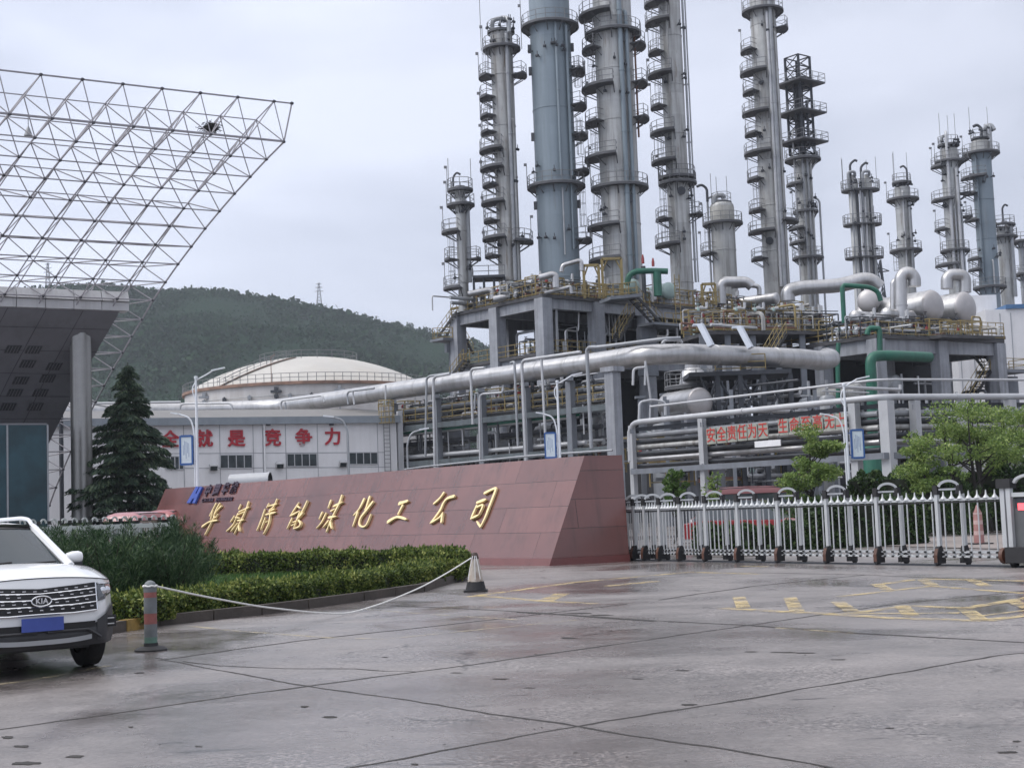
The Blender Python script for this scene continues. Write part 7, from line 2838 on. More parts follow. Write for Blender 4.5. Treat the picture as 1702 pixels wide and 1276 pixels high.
# right frame
S2C = P(1455, 557, 125)
ZD2 = S2C.z
S2C.z = 0
f1, f2 = V((.86, .51, 0)).normalized(), V((-.6, .8, 0)).normalized()
s2, sp2 = frame('grey concrete frame on the right under the two silver drums', S2C, f1, f2, [0, 7.7, 15.2], [0, 6.0, 13, 20], [6.4, ZD2], colw=1.15, beam_h=1.15, rail_edges=(0, 1))
mb = MB(); p, q = sp2(-2, 9.5, 5), sp2(19, 9.5, 5); mb.beam(p + ZV * 2.5, q + ZV * 2.5, .3, ZD2 - 1.6); mb.build('shade_backing', pmat('painted_hall_shade_right', (.025, .027, .032), .8, var=.25), s2, smooth=False)  # added dark backing, stands in for the shade inside the right frame
stair(s2, P(1604, 561, 131.5), P(1645, 614, 134.5), width=1.0)
mb = MB(); c = P(1668, 618, 134.5); mb.box(c, (4.4, 2.4, .3), (f1, f2, ZV)); mb.box(V((c.x, c.y + .8, c.z / 2 - .2)), (4.0, .5, c.z - .3), (f1, f2, ZV)); ld = mb.build('landing', M['beam_grey'], s2, smooth=False)
rb = MB(); rail_line(rb, c - f1 * 2.2 - f2 * 1.1, c + f1 * 2.2 - f2 * 1.1); rail_line(rb, c + f1 * 2.2 - f2 * 1.1, c + f1 * 2.2 + f2 * 1.1); rb.build('railing', M['yellow_rail'], ld, smooth=False)
stair(s2, P(1640, 617, 133), P(1604, 676, 131), steps=14)
mb = MB(); a, b_ = P(1546, 557, 127.5), P(1652, 560, 134); mb.beam(a - ZV * .2, b_ - ZV * .2, 2.4, .3); ld = mb.build('side_deck', M['slab_dark'], s2, smooth=False)
rb = MB(); rail_line(rb, a + V((.6, -1.0, 0)), b_ + V((.6, -1.0, 0)), step=1.2); rb.build('railing', M['yellow_rail'], ld, smooth=False)

# ================================================================== PIPES
def pipe(label, pts, r, m, group=None, bend=None, name='process_pipe', flanges=0, n=10, cat='pipe', supports=()):
    pts = [V(p) for p in pts]
    mb = MB()
    mb.tube(pts, r, n, bend=bend if bend else r * 3)
    if flanges:
        for i in range(len(pts) - 1):
            L = (pts[i + 1] - pts[i]).length
            k = int(L / flanges)
            for j in range(1, k + 1):
                c = pts[i].lerp(pts[i + 1], j / (k + 1))
                dr = (pts[i + 1] - pts[i]).normalized()
                mb.lathe(c, [(r, -.05), (r * 1.06 + .02, -.05), (r * 1.06 + .02, .05), (r, .05)], n, axis=dr)
    o = mb.build(name, M[m])
    tag(o, label, cat, group)
    return o


ZBP = 11.85
def bp_pt(px, py): return PZ(px, py, ZBP)
big = [bp_pt(-60, 683), bp_pt(130, 683.5), bp_pt(300, 682.5), bp_pt(455, 677), bp_pt(560, 663), bp_pt(650, 650), bp_pt(850, 622), bp_pt(1000, 601), bp_pt(1075, 589.5)]
bend_end = [bp_pt(1135, 588), bp_pt(1240, 592), bp_pt(1335, 596)]
e_ = bend_end[-1]
pp = big + bend_end + [e_ + (bend_end[-1] - bend_end[-2]).normalized() * 1.6 + V((0.2, .3, -.1)), e_ + V((2.6, 2.4, .15)), e_ + V((3.6, 8.5, .9))]
bpip = thing('insulated_pipe', 'fat silver insulated pipe crossing the whole view on the rack', 'pipe', (big[4].x, big[4].y, 0))
mb = MB()
mb.tube(pp, .72, 22, bend=2.2)
for i in range(len(pp) - 4):
    L = (pp[i + 1] - pp[i]).length
    k = int(L / 4)
    for j in range(1, k + 1):
        c = pp[i].lerp(pp[i + 1], j / (k + 1))
        mb.lathe(c, [(.72, -.06), (.74, -.05), (.74, .05), (.72, .06)], 22, axis=(pp[i + 1] - pp[i]).normalized())
mb.build('cladding', M['silver'], bpip)
for i, (px, py) in enumerate(((1177, 577), (1242, 580))):
    c = bp_pt(px, py + 10)
    mb = MB()
    mb.beam(c + V((-.45, -.1, 2.0)), c + V((.2, -.4, .45)), .6, .36)
    mb.box(c + V((-.6, .1, 2.0)), (.7, .6, .14))
    mb.build('expansion_box', pmat('white_support_box', (.62, .66, .72), .35, metal=.3, var=.08), bpip, smooth=False)

# thin white drop pipes in goal-post shapes along the fat pipe
gp_ = 'thin pale pipes looping over the fat silver pipe'
def lp(px, py, back=2.2):
    q = bp_pt(px, 650)
    # depth of the fat pipe under that column, a little nearer
    d0 = np.interp(px, [-60, 300, 455, 650, 850, 1000, 1075, 1350], [131, 133, 130.5, 120, 109.5, 102, 99.5, 105.5])
    return P(px, py, d0 - back)
loops = [([(707, 759), (709, 629), (714, 625), (748, 620)], .13), ([(723, 780), (720, 626), (748, 621)], .16), ([(786, 705), (782, 613), (805, 611)], .15), ([(861, 741), (855, 601), (849, 603)], .14),
         ([(875, 780), (867, 599), (965, 585)], .17), ([(907, 735), (900, 595)], .14), ([(983, 745), (975, 577), (995, 577), (1105, 563), (1130, 562)], .19), ([(641, 690), (641, 640)], .10), ([(1082, 668), (1073, 600)], .10),
         ([(579, 672), (576, 651), (622, 645)], .12), ([(589, 672), (586, 650)], .12), ([(469, 690), (466, 666), (536, 657), (539, 668)], .12), ([(476, 690), (474, 668)], .12), ([(299, 694), (299, 671), (386, 670), (386, 690)], .12),
         ([(100, 671), (235, 669), (300, 668)], .16), ([(150, 694), (290, 692)], .12), ([(1100, 571), (1104, 566), (1131, 565), (1134, 570)], .12), ([(798, 768), (797, 655), (836, 652), (836, 643)], .12), ([(789, 680), (790, 655)], .12)]
for i, (pts, r_) in enumerate(loops):
    lab = 'thin pale pipe standing or looping beside the fat silver pipe'
    pipe(lab, [lp(x, y) for x, y in pts], r_ * .72, 'pipe_light' if i % 3 else 'pipe_grey', group=gp_, bend=.5, name='loop_pipe')

# ---------------------------------------------------------------- left pipe rack
rk = thing('pipe_rack', 'long grey steel pipe rack running under the fat silver pipe', 'pipe rack', (lp(870, 700).x, lp(870, 700).y, 0))
ra_, rb_ = bp_pt(640, 651.5), bp_pt(1083, 588.5)
rdir = V((rb_.x - ra_.x, rb_.y - ra_.y, 0)).normalized()
rn_ = V((rdir.y, -rdir.x, 0))
if rn_.y > 0: rn_ = -rn_
def rk_pt(px, z, off=0.0):
    """point on the rack's front line under photo column px"""
    o_ = V((ra_.x, ra_.y, 0)) + rn_ * off
    r = ray(px, 700)
    # intersect vertical plane
    nn = V((rdir.y, -rdir.x, 0))
    t = (o_ - V((0, 0, H))).dot(nn) / r.dot(nn)
    q = V((0, 0, H)) + r * t
    q.z = z
    return q
ZL1, ZL2 = 8.55, 5.6
M['teal_beam'] = pmat('dark_teal_beam', (.095, .115, .125), .6, var=.25, streak=.4)
for px in (655, 727, 802, 876, 950):
    for off, wd in ((.2, .52), (-4.6, .5)):
        q = rk_pt(px, 0, off)
        mb = MB(); mb.box(q + ZV * 5.35, (wd, wd, 10.7), (rdir, rn_, ZV)); mb.build('column', M['beam_grey'], rk, smooth=False)
    a, b_ = rk_pt(px, 10.85, .7), rk_pt(px, 10.85, -5.2)
    mb = MB(); mb.beam(a, b_, .5, .3); mb.build('cross_beam', M['beam_grey'], rk, smooth=False)
# near end column with capital
q = P(1021, 700, 93); q.z = 0
zt_ = P(1018, 617, 93).z
mb = MB(); mb.box(q + ZV * zt_ / 2, (.78, .72, zt_), (rdir, rn_, ZV)); mb.box(q + ZV * (zt_ + .12), (1.25, 1.0, .32), (rdir, rn_, ZV)); mb.build('column', M['concrete_grey'], rk, smooth=False)
for z, nm in ((ZL1, 'walkway'), (ZL2, 'beam')):
    a, b_ = rk_pt(648, z, .3), rk_pt(1018, z, .3)
    mb = MB(); mb.beam(a, b_, .25, .42); mb.build('beam', M['teal_beam'], rk, smooth=False)
    a2, b2 = rk_pt(648, z, -4.6), rk_pt(1018, z, -4.6)
    mb = MB(); mb.beam(a2, b2, .25, .42); mb.build('beam', M['beam_grey'], rk, smooth=False)
a, b_ = rk_pt(652, ZL1 + .5, -.6), rk_pt(1014, ZL1 + .5, -.6)
mb = MB(); mb.beam(a, b_, 1.2, .08); wk = mb.build('walkway', M['slab_dark'], rk, smooth=False)
rb = MB(); rail_line(rb, rk_pt(652, ZL1 + .5, .0), rk_pt(1014, ZL1 + .5, .0)); rb.build('railing', M['yellow_rail'], wk, smooth=False)
gk = 'pipes lying along the left pipe rack'
rs = random.Random(17)
lv = [(ZL1 + .35, [.12, .16, .1, .14, .2, .12], -.4, 'pipe_grey'), (ZL1 + .45, [.22, .14], -3.6, 'silver'), (ZL2 + .45, [.16, .1, .14, .18, .25], -.2, 'pipe_light'), (ZL1 - .42, [.10, .13, .12], -.1, 'pipe_dark'), (7.2, [.2, .14, .16], -2, 'pipe_dark'), (10.0, [.14, .1, .18], -1.2, 'pipe_grey'), (9.55, [.12, .12], -3, 'pipe_dark'), (4.6, [.16, .14], -1.5, 'pipe_dark')]
mm = ['pipe_grey', 'pipe_light', 'pipe_dark', 'silver', 'pipe_dark', 'shell_dark', 'green_pipe']
for z, rads, off, m_ in lv:
    o_ = off
    for k, r_ in enumerate(rads):
        xa, xb = 650 + rs.uniform(0, 10), 1020 - rs.uniform(0, 60)
        mk = m_ if k % 2 == 0 else mm[rs.randrange(6)]
        if z < ZL1 - .3 and z > ZL1 - .6 and k == 0: mk = 'green_pipe'
        pipe('straight pipe lying along the left pipe rack' if mk != 'green_pipe' else 'dark green pipe under the walkway of the left rack', [rk_pt(xa, z + r_ - .1 * (k % 2), o_), rk_pt(xb, z + r_ - .1 * (k % 2), o_)], r_, mk, group=gk if mk != 'green_pipe' else None, n=8, name='rack_pipe')
        o_ -= r_ * 2 + .28
# vertical and looping clutter in the rack bays
gv = 'small pipes and drops inside the left pipe rack'
for i in range(64):
    px = rs.uniform(662, 1010)
    off = rs.uniform(-4.5, .1)
    z0_ = rs.choice([4.2, ZL2, 6.8, ZL1 + .5, ZL1 + .2])
    L = rs.uniform(1.0, 2.9)
    q = rk_pt(px, z0_, off)
    pts = [q, q + ZV * L]
    if rs.random() < .6: pts.append(q + ZV * L + rdir * rs.uniform(-2.2, 2.2))
    if len(pts) == 3 and rs.random() < .5: pts.append(pts[-1] - ZV * rs.uniform(.4, 1.2))
    pipe('small pipe drop inside the left pipe rack', pts, rs.choice([.05, .06, .08, .11]), rs.choice(['pipe_grey', 'pipe_dark', 'pipe_light', 'pipe_dark', 'shell_dark', 'pipe_light']), group=gv, n=6, name='drop_pipe')
for i in range(16):
    px = rs.uniform(670, 1000)
    q = rk_pt(px, rs.choice([4.2, ZL2 + .3, ZL1 + .6]), rs.uniform(-7.5, -3))
    o = thing('valve_station', 'squat valve and drum set in the left pipe rack', 'valve', q, 'valve stations in the left pipe rack')
    mb = MB(); mb.lathe(q, [(.35, 0), (.4, .1), (.4, .9), (.25, 1.1), (0, 1.12)], 12); mb.build('body', M[rs.choice(['pipe_dark', 'shell_dark', 'pipe_grey'])], o)
    mb = MB(); mb.bar(q + ZV * 1.1, q + ZV * 1.6, .05, 6); mb.lathe(q + ZV * 1.6, [(.24, -.03), (.24, .03)], 12); mb.build('handwheel', M['dark_steel'], o)
# ground floor equipment behind the rack: dark vessels and a low screen added to keep the depth dark
ge = 'dark drums standing behind the left pipe rack'
for px, d, r_, h_ in ((690, 128, 1.4, 7), (745, 126, 1.0, 8.5), (830, 124, 1.6, 7.5), (905, 120, 1.1, 8), (965, 116, 1.5, 7.5), (1000, 112, .8, 9)):
    b0 = V((X_at(px, d), d, 0))
    o = thing('drum', 'dark upright drum standing behind the left pipe rack', 'drum', b0, ge)
    mb = MB(); mb.lathe(b0, [(r_, 0), (r_, h_), (r_ * .8, h_ + r_ * .35), (0, h_ + r_ * .5)], 20); mb.build('shell', M['pipe_dark'], o)
    mb = MB(); mb.bar(b0 + ZV * h_, b0 + ZV * (h_ + r_ + .8), .14, 8); mb.lathe(b0 + ZV * h_ * .6, [(r_, 0), (r_ + .06, .02), (r_ + .06, .14), (r_, .16)], 20); mb.build('nozzle', M['pipe_grey'], o)
o = thing('shade_screen', 'low dark shed closing the view behind the left pipe rack', 'shed', P(860, 760, 134))
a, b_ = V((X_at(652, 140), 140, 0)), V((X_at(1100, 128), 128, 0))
mb = MB(); mb.beam(a + ZV * 3.6, b_ + ZV * 3.6, 3, 7.2); mb.build('wall', pmat('painted_rack_shade', (.028, .03, .036), .7, var=.3, streak=.4), o, smooth=False)
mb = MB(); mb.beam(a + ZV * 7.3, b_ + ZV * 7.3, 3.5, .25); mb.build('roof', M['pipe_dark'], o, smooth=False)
# low duct along the sign wall top
pipe('long low pipe just above the top of the sign wall', [P(672, 780, 86), P(700, 776, 85), P(880, 757, 80), P(1018, 748, 76)], .055, 'pipe_grey', bend=1.5)

# ---------------------------------------------------------------- right pipe rack
ZP = 6.35
RA, RB, RC = PZ(1045, 703, ZP), PZ(1464, 660, ZP), PZ(1712, 659, ZP)
rk2 = thing('pipe_rack', 'right hand pipe rack with pale posts, bundled pipes and slogan boards', 'pipe rack', (RB.x, RB.y, 0))
dA = V((RB.x - RA.x, RB.y - RA.y, 0)).normalized()
dB = V((RC.x - RB.x, RC.y - RB.y, 0)).normalized()
nA = V((dA.y, -dA.x, 0)); nB = V((dB.y, -dB.x, 0))
if nA.y > 0: nA = -nA
if nB.y > 0: nB = -nB
def r2(px, z, off=0.0):
    """point of the right rack's front plane under photo column px"""
    o_, dr, nn = (RA, dA, nA) if px < 1464 else (RB, dB, nB)
    r = ray(px, 690)
    t = (V((o_.x, o_.y, 0)) + nn * off - V((0, 0, H))).dot(nn) / r.dot(nn)
    q = V((0, 0, H)) + r * t
    q.z = z
    return q
pipe('white pipe along the top of the right pipe rack', [r2(1045, ZP - 2.2, .1), r2(1045, ZP, .1), r2(1464, ZP, .1), r2(1712, ZP, .1)], .16, 'pipe_light', bend=.9, flanges=9)
pipe('thin pale pipe raised above the white pipe of the right rack', [r2(1082, 7.15, .1), r2(1464, 7.2, .1), r2(1712, 7.2, .1)], .065, 'pipe_light', bend=.9)
for k, (px, wd, m_) in enumerate(((1049, .30, 'pipe_light'), (1166, .34, 'pipe_light'), (1190, .5, 'concrete_grey'), (1420, .42, 'pipe_light'), (1474, .54, 'pipe_light'), (1521, .40, 'pipe_light'), (1600, .42, 'pipe_light'), (1680, .45, 'pipe_light'))):
    q = r2(px, 0, .05 if wd < .45 else .12)
    if px == 1190: q = r2(px, 0, -1.5)
    zt2 = ZP - .17 if px != 1190 else 4.1
    mb = MB(); mb.box(q + ZV * zt2 / 2, (wd, wd, zt2), (dA, nA, ZV)); mb.build('post', M[m_], rk2, smooth=False)
    if k not in (2,):
        q2 = r2(px, 0, -3.2)
        mb = MB(); mb.box(q2 + ZV * (zt2 - .2) / 2, (wd * .8, wd * .8, zt2 - .2), (dA, nA, ZV)); mb.build('post', M['beam_grey'], rk2, smooth=False)
        mb = MB(); mb.beam(r2(px, 3.55, .2), r2(px, 3.55, -3.4), .25, .3); mb.beam(r2(px, 5.85, .2), r2(px, 5.85, -3.4), .2, .25); mb.build('cross_beam', M['beam_grey'], rk2, smooth=False)
for (x0, x1) in ((1045, 1463.9), (1464.1, 1712)):
    mb = MB(); mb.beam(r2(x0, 3.5, .32), r2(x1, 3.5, .32), .12, .30); mb.build('beam', M['beam_grey'], rk2, smooth=False)
    mb = MB(); mb.beam(r2(x0, 5.95, -.25), r2(x1, 5.95, -.25), .12, .22); mb.build('beam', M['dark_steel'], rk2, smooth=False)
# bracing under and over the boards
mb = MB()
for px in range(1190, 1420, 36):
    mb.bar(r2(px, 5.2, -.6), r2(px + 18, 6.2, -.6), .06, 5); mb.bar(r2(px + 18, 6.2, -.6), r2(px + 36, 5.2, -.6), .06, 5)
mb.build('bracing', M['dark_steel'], rk2, smooth=False)
gb = 'stacked pipes in the right pipe rack'
for (x0, x1, xend) in ((1050, 1462, 0), (1466, 1712, 0)):
    k = 0
    for off in (-.28, -1.0, -1.8):
        for z in (3.85, 4.22, 4.55, 4.92, 5.25, 5.6):
            r_ = (.12, .09, .14, .10, .13, .11)[(k * 5 + int(-off * 7)) % 6]
            pipe('straight grey pipe in the stacked bundle of the right rack', [r2(x0 + 3, z, off), r2(x1 - 2, z, off)], r_, ('pipe_grey', 'pipe_dark', 'silver', 'pipe_dark', 'shell_dark', 'pipe_dark')[(k * 7 + 1) % 6], group=gb, n=8, name='rack_pipe')
            k += 1
# slogan boards
M['board_grey'] = pmat('grey_green_board', (.30, .31, .27), .7, var=.12)
M['board_red'] = pmat('slogan_red', (.46, .04, .032), .5, var=.08)
def board(ch, px, py, wpx=15.5, hpx=26.5, ph=1.0):
    r = ray(px, py)
    o_ = V((RA.x, RA.y, 0)) + nA * .46
    t = (o_ - V((0, 0, H))).dot(nA) / r.dot(nA)
    c = V((0, 0, H)) + r * t
    s_ = c.y / FPX
    o = thing('slogan_board', 'grey board with the red character %s on the right pipe rack' % ch, 'sign board', c, 'slogan boards on the right pipe rack')
    mb = MB(); mb.box(c, (wpx * s_ * 1.36, .05, hpx * s_), (dA, nA, ZV)); mb.build('panel', M['board_grey'], o, smooth=False)
    text_mb(ch, hpx * s_ * .98, c, dA * .82, ZV, nA, .02, bold=.004, lift=.03).build('red_character', M['board_red'], o, smooth=False)
for ch, px, py in zip('安全责任为天', (1182.3, 1199.8, 1217, 1234, 1251, 1268.7), (724.5, 722.8, 721, 719, 717.5, 715.5)): board(ch, px, py)
for ch, px, py in zip('生命至高无上', (1302, 1321, 1340, 1359.5, 1379.5, 1398), (709.5, 707.5, 705.3, 703, 701.5, 699.5)): board(ch, px, py, wpx=16)
c = r2(1277, 3.28, .62)
c = P(1276, 737, c.y - .5)
o = thing('notice_board', 'narrow white notice board hanging under the slogan boards', 'sign board', c)
mb = MB(); mb.box(c, (1.75, .05, .32), (dA, nA, ZV)); mb.build('panel', M['white_paint'], o, smooth=False)
mb = MB()
for s in (-.7, .7): mb.bar(c + dA * s + ZV * .12, c + dA * s + ZV * .42 - nA * .12, .02, 5)
mb.build('hanger', M['dark_steel'], o, smooth=False)
# left end of right rack: small loop pipes
for pts, r_ in (([(1062, 700), (1063, 668), (1085, 664), (1106, 668), (1106, 690)], .08), ([(1080, 700), (1081, 672)], .06), ([(1072, 640), (1073, 600)], .07), ([(1052, 640), (1053, 612), (1072, 610)], .08)):
    pipe('thin loop pipe at the left end of the right rack', [P(x, y, 84.5) for x, y in pts], r_, 'pipe_light', group='thin loop pipes at the end of the right rack', n=7)

# ---------------------------------------------------------------- middle: trestle platform, drum, silo
d = 104.0
tr = thing('steel_trestle', 'dark braced steel trestle with a yellow railed platform under the fat pipe', 'trestle', P(1220, 640, d))
ztp = P(1225, 617.5, d - 1).z
xa, xb = X_at(1140, d), X_at(1308, d)
mb = MB(); mb.box(V(((xa + xb) / 2, d, ztp - .2)), (xb - xa, 4.5, .3)); dkk = mb.build('platform', M['dark_steel'], tr, smooth=False)
rb = MB(); rail_line(rb, V((X_at(1184, d), d - 2.2, ztp)), V((X_at(1266, d), d - 2.2, ztp)), h=1.1); rb.build('railing', M['yellow_rail'], dkk, smooth=False)
for px in (1187, 1224, 1262, 1306):
    for yy in (-2, 2):
        x = X_at(px, d)
        mb = MB(); mb.box(V((x, d + yy, (ztp - .3) / 2)), (.34, .34, ztp - .3)); mb.build('leg', M['dark_steel'], tr, smooth=False)
mb = MB()
for (p0_, p1_) in ((1160, 1187), (1187, 1224), (1224, 1262), (1262, 1306)):
    for za_, zb2 in ((ztp - .4, ztp - 3.4), (ztp - 3.4, ztp - 6.4)):
        mb.bar(V((X_at(p0_, d), d - 2, za_)), V((X_at(p1_, d), d - 2, zb2)), .10, 5); mb.bar(V((X_at(p1_, d), d - 2, za_)), V((X_at(p0_, d), d - 2, zb2)), .10, 5)
    mb.beam(V((X_at(p0_, d), d - 2, ztp - 3.4)), V((X_at(p1_, d), d - 2, ztp - 3.4)), .16, .2)
mb.build('bracing', M['dark_steel'], tr, smooth=False)


def hdrum(label, c, axis, r, L, m, heads=True, group=None, legs=True, zfloor=None, name='silver_drum', head_m=None):
    """horizontal drum with dished ends on two saddles; c is the centre of the near end"""
    axis = V(axis).normalized()
    o = thing(name, label, 'drum', (c.x, c.y, (zfloor if zfloor is not None else c.z - r)), group)
    mb = MB()
    prof = []
    for z in np.linspace(0, L, max(2, int(L / 1.6))): prof += [(r, z - .03), (r + .025, z - .02), (r + .025, z + .02), (r, z + .03)]
    mb.lathe(c, prof, 36, axis=-axis).build('barrel', M[m], o)
    for s, cc in ((1, c), (-1, c - axis * L)):
        mb = MB(); mb.lathe(cc, [(r * math.cos(t), r * .42 * math.sin(t) + .03) for t in np.linspace(0, PI / 2, 9)], 36, axis=axis * s); mb.build('dished_end', M[head_m or m], o)
    if legs and zfloor is not None:
        for f in (.2, .8):
            q = c - axis * L * f
            mb = MB(); hh = q.z - zfloor - r * .5
            mb.box(V((q.x, q.y, zfloor + hh / 2)), (r * 1.5, .35, hh), (axis.cross(ZV).normalized(), axis, ZV)); mb.build('saddle', M['concrete_grey'], o, smooth=False)
    return o


M['silver_head'] = pmat('silver_end_cap', (.42, .405, .405), .42, metal=.5, var=.1, scale=1.2)
hdrum('large silver drum on the right frame, left one of the pair', P(1549, 509, 133), f2 * -1, 27.5 / FPX * 133, 7.5, 'silver', zfloor=ZD2, head_m='silver_head')
hdrum('large silver drum on the right frame, right one of the pair', P(1603, 512, 138), f2 * -1, 27.5 / FPX * 138, 7.5, 'silver', zfloor=ZD2, head_m='silver_head')
hdrum('silver domed drum standing low behind the right rack, left of the dark trestle', P(1163, 668, 101), V((.42, -.9, 0)), 24 / FPX * 101, 4.0, 'silver', zfloor=0, head_m='silver_head')
hdrum('pale green drum on the left deck beside the yellow gantry', P(1053, 476, 147), V((.5, -.86, 0)), 12.5 / FPX * 147, 3.5, 'pale_green', zfloor=ZD1)
hdrum('pale green drum on the left deck right of the green manifold', P(1112, 483, 150), V((.5, -.86, 0)), 14 / FPX * 150, 3.5, 'pale_green', zfloor=ZD1)
hdrum('silver exchanger lying on the deck behind the fat duct, with banded barrel', P(1290, 496, 158), V((.8, -.6, 0)), 10 / FPX * 158, 9, 'silver', zfloor=ZD1 - .3)
hdrum('small silver exchanger at the left edge of the right frame', P(1420, 527, 128), V((-.75, -.66, 0)), 11 / FPX * 128, 5, 'silver', zfloor=ZD2)
hdrum('short silver exchanger in the middle of the right frame deck', P(1472, 522, 130), V((-.75, -.66, 0)), 10 / FPX * 130, 4, 'silver', zfloor=ZD2)
hdrum('silver vessel behind the green riser, on the right frame', P(1444, 500, 136), V((-.4, -.9, 0)), 19 / FPX * 136, 4.5, 'silver', zfloor=ZD2, head_m='silver_head')
hdrum('grey drum under the right frame behind the green pipe', P(1490, 640, 128), V((.7, -.7, 0)), 17 / FPX * 128, 4, 'pipe_grey', zfloor=6.42)
hdrum('brown tinted drum low under the right frame, left of the green pipe', P(1425, 652, 124), V((.6, -.8, 0)), 16 / FPX * 124, 4, 'shell_dark', zfloor=6.42)
c = P(1152, 640, 106)
o = thing('silver_silo', 'silver cone topped silo under the end of the fat pipe bend', 'silo', (c.x, c.y, 0))
zz = lambda y: P(1152, y, 106).z
mb = MB(); mb.lathe(V((c.x, c.y, 0)), [(1.0, 0), (1.0, zz(660)), (1.05, zz(640)), (.85, zz(618)), (.55, zz(612)), (.55, zz(606)), (0, zz(605))], 24); mb.build('shell', M['silver'], o)
platform(o, V((c.x, c.y, zz(644))), 1.05, 2.1, R(120), R(330))

# white block building at far right
b0 = P(1690, 600, 172)
o = thing('block_building', 'plain white windowless block at the right edge behind the drums', 'building', (b0.x, b0.y, 0))
xl, xr = X_at(1601, 172), X_at(1900, 172)
zt3, zt4 = P(1650, 488, 172).z, P(1690, 512, 168).z
mb = MB(); mb.box(V(((xl + X_at(1672, 172)) / 2, 180, zt3 / 2)), (X_at(1672, 172) - xl, 14, zt3)); mb.build('wall', M['ws_wall'], o, smooth=False)
mb = MB(); mb.box(V(((X_at(1650, 168) + X_at(1900, 168)) / 2, 174.6, zt4 / 2)), (X_at(1900, 168) - X_at(1650, 168), 12, zt4)); mb.build('wing_wall', M['ws_wall'], o, smooth=False)
mb = MB(); mb.box(V(((X_at(1684, 168) + X_at(1900, 168)) / 2, 174.5, zt4 + .25)), (X_at(1900, 168) - X_at(1684, 168), 12.4, .5)); mb.build('parapet', pmat('blue_parapet', (.06, .15, .30), .5), o, smooth=False)
mb = MB()
for px in (1622, 1645, 1672, 1690):
    mb.box(V((X_at(px, 168.4), 168.55 if px > 1650 else 172.95, zt4 * .5)), (.08, .04, zt4 * .96))
for z in (6, 11, 16): mb.box(V((X_at(1760, 168), 168.56, z)), (X_at(1900, 168) - X_at(1655, 168), .03, .07))
mb.build('panel_joint', pmat('block_joint', (.30, .32, .35), .6), o, smooth=False)

# ---------------------------------------------------------------- green pipes
def gpipe(label, pts, d, r, m='green_pipe', bend=None, dd=None):
    return pipe(label, [P(x, y, d if dd is None else dd[i]) for i, (x, y) in enumerate(pts)], r, m, bend=bend, n=14)
gpipe('fat green pipe bending from the rack up and across the right frame', [(1452, 800), (1449, 640), (1446, 592), (1475, 590.5), (1545, 593.5)], 118, .44, bend=1.6, dd=[118, 118, 118, 118.5, 122])
gpipe('green riser climbing past the corner of the right frame deck', [(1463, 590), (1462, 552), (1461, 546), (1444, 545), (1441, 556)], 121.5, .23, bend=.5)
gpipe('green pipe arch over the silver exchangers on the right frame', [(1403, 537), (1400, 478), (1403, 474), (1445, 477), (1459, 484), (1464, 500)], 127, .21, bend=.8)
gpipe('green manifold pipe above the pale green drums on the left deck', [(1042, 474), (1045, 458), (1056, 451), (1085, 450), (1110, 451)], 144, .30, bend=1.2)
gpipe('thick green drop from the manifold on the left deck', [(1092, 452), (1094, 492)], 144, .42)
gpipe('green pipe beside the left column of the right frame', [(1394, 700), (1392, 590), (1394, 570)], 124, .2)
# green standing tank foot below the rack
c = P(1452, 790, 90)
o = thing('green_tank', 'dark green upright tank standing behind the middle rack posts', 'tank', (c.x, c.y, 0))
mb = MB(); mb.lathe(V((c.x, c.y, 0)), [(.62, 0), (.62, 4.6), (.5, 4.9), (.2, 5.0), (.2, 6.0), (0, 6.0)], 22); mb.build('shell', M['green_pipe'], o)
mb = MB(); mb.lathe(V((c.x, c.y, 0)), [(.62, 1.2), (.66, 1.22), (.66, 1.32), (.62, 1.34)], 22); mb.build('band', M['pale_green'], o)

# ---------------------------------------------------------------- big ducts over the decks
def dpipe(label, pts, d, r, m='silver', bend=None, group=None):
    return pipe(label, [P(x, y, d) for x, y in pts], r, m, bend=bend, n=16, group=group, flanges=5)
dpipe('fat silver duct arching over the middle deck to the right', [(1310, 500), (1309, 484), (1330, 478), (1395, 475), (1435, 464), (1449, 466), (1462, 478)], 150, .75, bend=2.0)
dpipe('silver hooked duct right of the short vessel', [(1198, 505), (1198, 474), (1205, 468), (1240, 468), (1250, 476)], 150, .55, bend=1.4)
dpipe('slim silver pipe beside the hooked duct right of the short vessel', [(1215, 476), (1245, 474), (1262, 476), (1262, 490)], 151, .25)
dpipe('tall silver hairpin pipe left of the big drums', [(1497, 553), (1497, 462), (1502, 455), (1512, 453), (1520, 462), (1520, 476)], 131, .58, bend=1.4)
dpipe('silver hairpin pipe over the right big drum', [(1574, 480), (1574, 463), (1580, 457), (1599, 457), (1604, 465), (1604, 486)], 140, .60, bend=1.4)
dpipe('slim silver riser left of the tall hairpin pipe', [(1485, 520), (1485, 470), (1490, 466), (1497, 468)], 132, .3)
dpipe('silver bent header on the near corner of the left deck', [(896, 462), (918, 456), (923, 458), (924, 478)], 139, .34, bend=.7)
dpipe('silver frame shaped pipe on the left deck by the blue tower', [(933, 452), (935, 441), (963, 433), (966, 436), (967, 450)], 141, .22)
dpipe('long silver header on the left part of the deck', [(778, 489), (812, 482), (818, 484), (819, 497)], 147, .32)
dpipe('fat silver header lying along the left deck edge', [(820, 498), (860, 489), (905, 481), (950, 474)], 144, .36)
dpipe('silver pipe pair under the yellow gantry', [(905, 487), (940, 479), (948, 476), (950, 488)], 139.5, .2)
